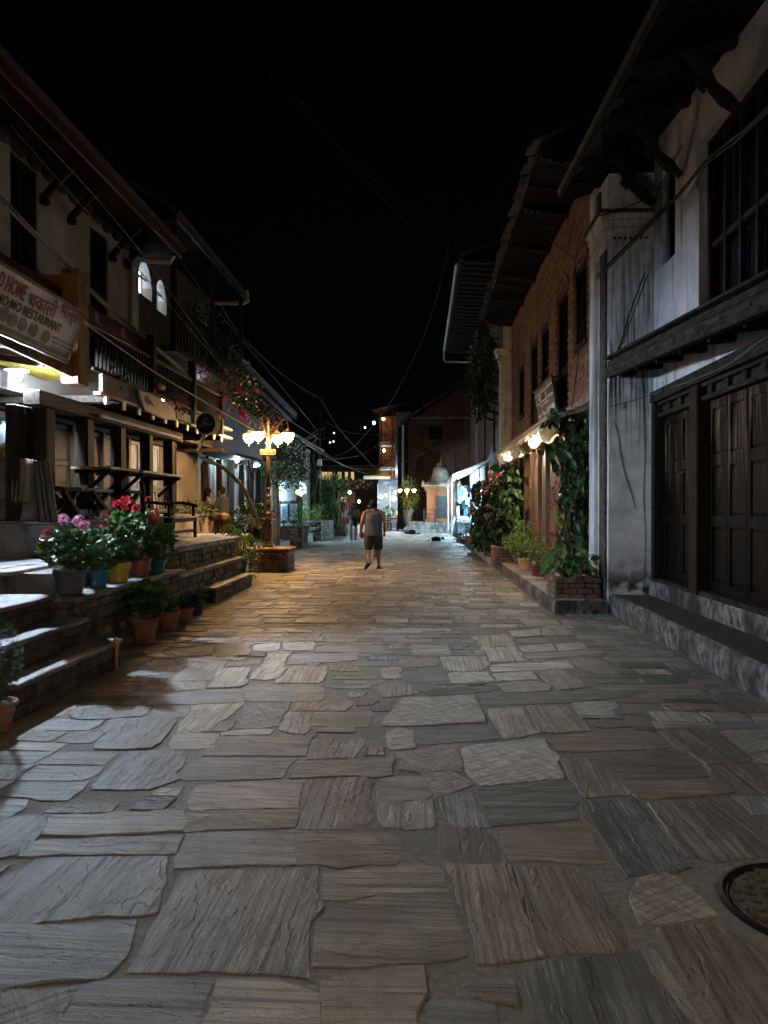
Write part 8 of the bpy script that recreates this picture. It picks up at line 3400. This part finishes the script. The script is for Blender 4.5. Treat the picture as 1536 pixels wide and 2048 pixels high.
def wire(label, pts, r=.012, mat='cable', sag=0.0, name='overhead_wire', n=22, cat='wire', strands=1):
    """pts: (u, v, Y) places the wire passes"""
    P = [at(u, v, Y=Y) for u, v, Y in pts]
    out = []
    m = len(P) - 1
    for i in range(n + 1):
        s = i / n * m
        k = min(int(s), m - 1)
        t = s - k
        p0, p1, p2, p3 = P[max(k - 1, 0)], P[k], P[k + 1], P[min(k + 2, m)]
        q = .5 * (2 * p1 + (p2 - p0) * t + (2 * p0 - 5 * p1 + 4 * p2 - p3) * t * t + (3 * p1 - p0 - 3 * p2 + p3) * t ** 3)
        q.z -= sag * 4 * (i / n) * (1 - i / n)
        out.append(q)
    mb = MB()
    for j in range(strands):
        o = Vector((0, 0, 0)) if strands == 1 else Vector((R.uniform(-.02, .02), 0, R.uniform(-.05, .05)))
        mb.tube([q + o + (rv(.008) if strands > 1 else Vector((0, 0, 0))) for q in out], r, 6)
    return tag(obj(name, mb, M[mat], None, True), label, cat, 'overhead wires and cables')


wire('thick dusty cable bundle running along the verandah house to the balcony flowers', [(-120, 250, 6.5), (0, 392, 7.6), (110, 505, 9.2), (235, 630, 11.6), (345, 720, 14.0), (447, 806, 17.5)], .014, 'cable', strands=5, name='cable_bundle', cat='cable')
wire('pale rope-like cable crossing the balcony balusters to the round sign', [(-60, 480, 7.0), (90, 590, 8.6), (175, 650, 9.8), (262, 712, 11.4), (330, 757, 12.8), (455, 830, 16), (545, 882, 18)], .012, 'rope')
wire('dark cable stretched above the banner edge', [(-60, 480, 6.8), (60, 570, 8.2), (165, 640, 9.8), (260, 690, 11.5)], .014, 'darkcable')
wire('thin wire from the eaves straight down to the lamp', [(20, 250, 9.0), (175, 425, 11.0), (330, 600, 14), (545, 850, 20)], .008, 'cable')
wire('second thin wire beside the arched windows', [(0, 190, 8), (255, 470, 12), (440, 720, 17.5), (520, 800, 21), (640, 880, 40)], .009, 'cable')
wire('pale wire sagging from the dark eaves to the pole top', [(425, 570, 20), (450, 625, 22), (490, 680, 26), (560, 745, 33), (610, 780, 38), (638, 795, 41.4)], .016, 'cable')
wire('long wire from the tall dark roof down towards the pole', [(360, 520, 17), (450, 640, 21), (560, 770, 30), (632, 858, 41.4)], .012, 'cable')
wire('fine wire dropping from red brick building to the pole', [(900, 480, 30), (860, 640, 34), (790, 790, 37), (730, 870, 39), (690, 905, 40.5), (641, 918, 41.4)], .014, 'cable')
wire('long faint wire crossing the black sky', [(520, 120, 12), (620, 240, 16), (760, 370, 22), (893, 505, 30)], .0025, 'darkcable')
wire('second faint wire crossing the black sky', [(600, 200, 12), (760, 390, 20), (890, 520, 30)], .0025, 'darkcable')
wire('faint wire from the pole top over the street to guest house', [(640, 795, 41.3), (680, 860, 46), (735, 920, 52), (757, 945, 56)], .014, 'cable')
wire('wire from the pole to the gable house wall', [(641, 838, 41.3), (700, 865, 45), (780, 868, 49.5), (880, 848, 50.9)], .010, 'darkcable')
wire('pale wire slung from the pole to the hanging lamp', [(641, 920, 41.3), (670, 918, 45), (720, 910, 49), (757, 890, 55)], .012, 'cable')
wire('sagging wire from pole to the yellow awning', [(641, 905, 41.3), (665, 920, 46), (700, 935, 52), (757, 940, 55)], .012, 'cable')
wire('second sagging wire from pole to the yellow awning', [(641, 900, 41.3), (690, 932, 48), (740, 950, 54)], .012, 'cable')
wire('wire from food stall slanting up to the red building', [(800, 928, 49), (850, 905, 45), (900, 882, 42)], .010, 'cable')
for k, (v0, v1, dv, lab) in enumerate(((872, 858, 12, 'topmost of the tangled wires between lamp and pole'), (878, 866, 9, 'middle of the tangled wires between lamp and pole'), (880, 876, 14, 'lowest of the tangled wires between lamp and pole'))):
    wire(lab, [(590, v0, 30), (612, (v0 + v1) / 2 + dv, 36), (637, v1, 41.3)], .016, 'cable')
wire('wire bundle drooping from the tangle to the pole boxes', [(600, 880, 32), (620, 893, 37), (640, 905, 41.3)], .016, 'cable', strands=3, name='cable_bundle', cat='cable')
wire('black cable hanging down the white pilaster to its ledge', [(1290, 545, 10.9), (1262, 620, 11.0), (1240, 690, 11.05), (1215, 740, 11.08)], .011, 'darkcable')
wire('second black cable hanging down the white pilaster', [(1296, 548, 10.85), (1258, 650, 11.0), (1248, 680, 11.05), (1235, 705, 11.08)], .009, 'darkcable')
wire('black cable looping along the big dark window head', [(1560, 200, 6.6), (1480, 275, 7.4), (1405, 335, 8.6), (1345, 405, 9.8), (1190, 560, 11.05)], .014, 'darkcable', strands=2)
wire('thin cable slanting across the pilaster capital', [(1365, 290, 9.5), (1300, 390, 10.5), (1190, 435, 11.0)], .008, 'darkcable')
wire('grey cable draped along the black door lintel', [(1575, 640, 6.0), (1510, 690, 7.0), (1430, 742, 8.4), (1300, 790, 10.9), (1215, 815, 11.1)], .006, 'cable')
wire('black cable hanging on the orange brick wall', [(1165, 560, 13.0), (1158, 700, 13.1), (1144, 815, 13.2)], .010, 'darkcable')
wire('thin cable slanting across the orange brick wall', [(1050, 440, 15.5), (1105, 485, 14.2), (1160, 525, 13.2)], .008, 'darkcable')
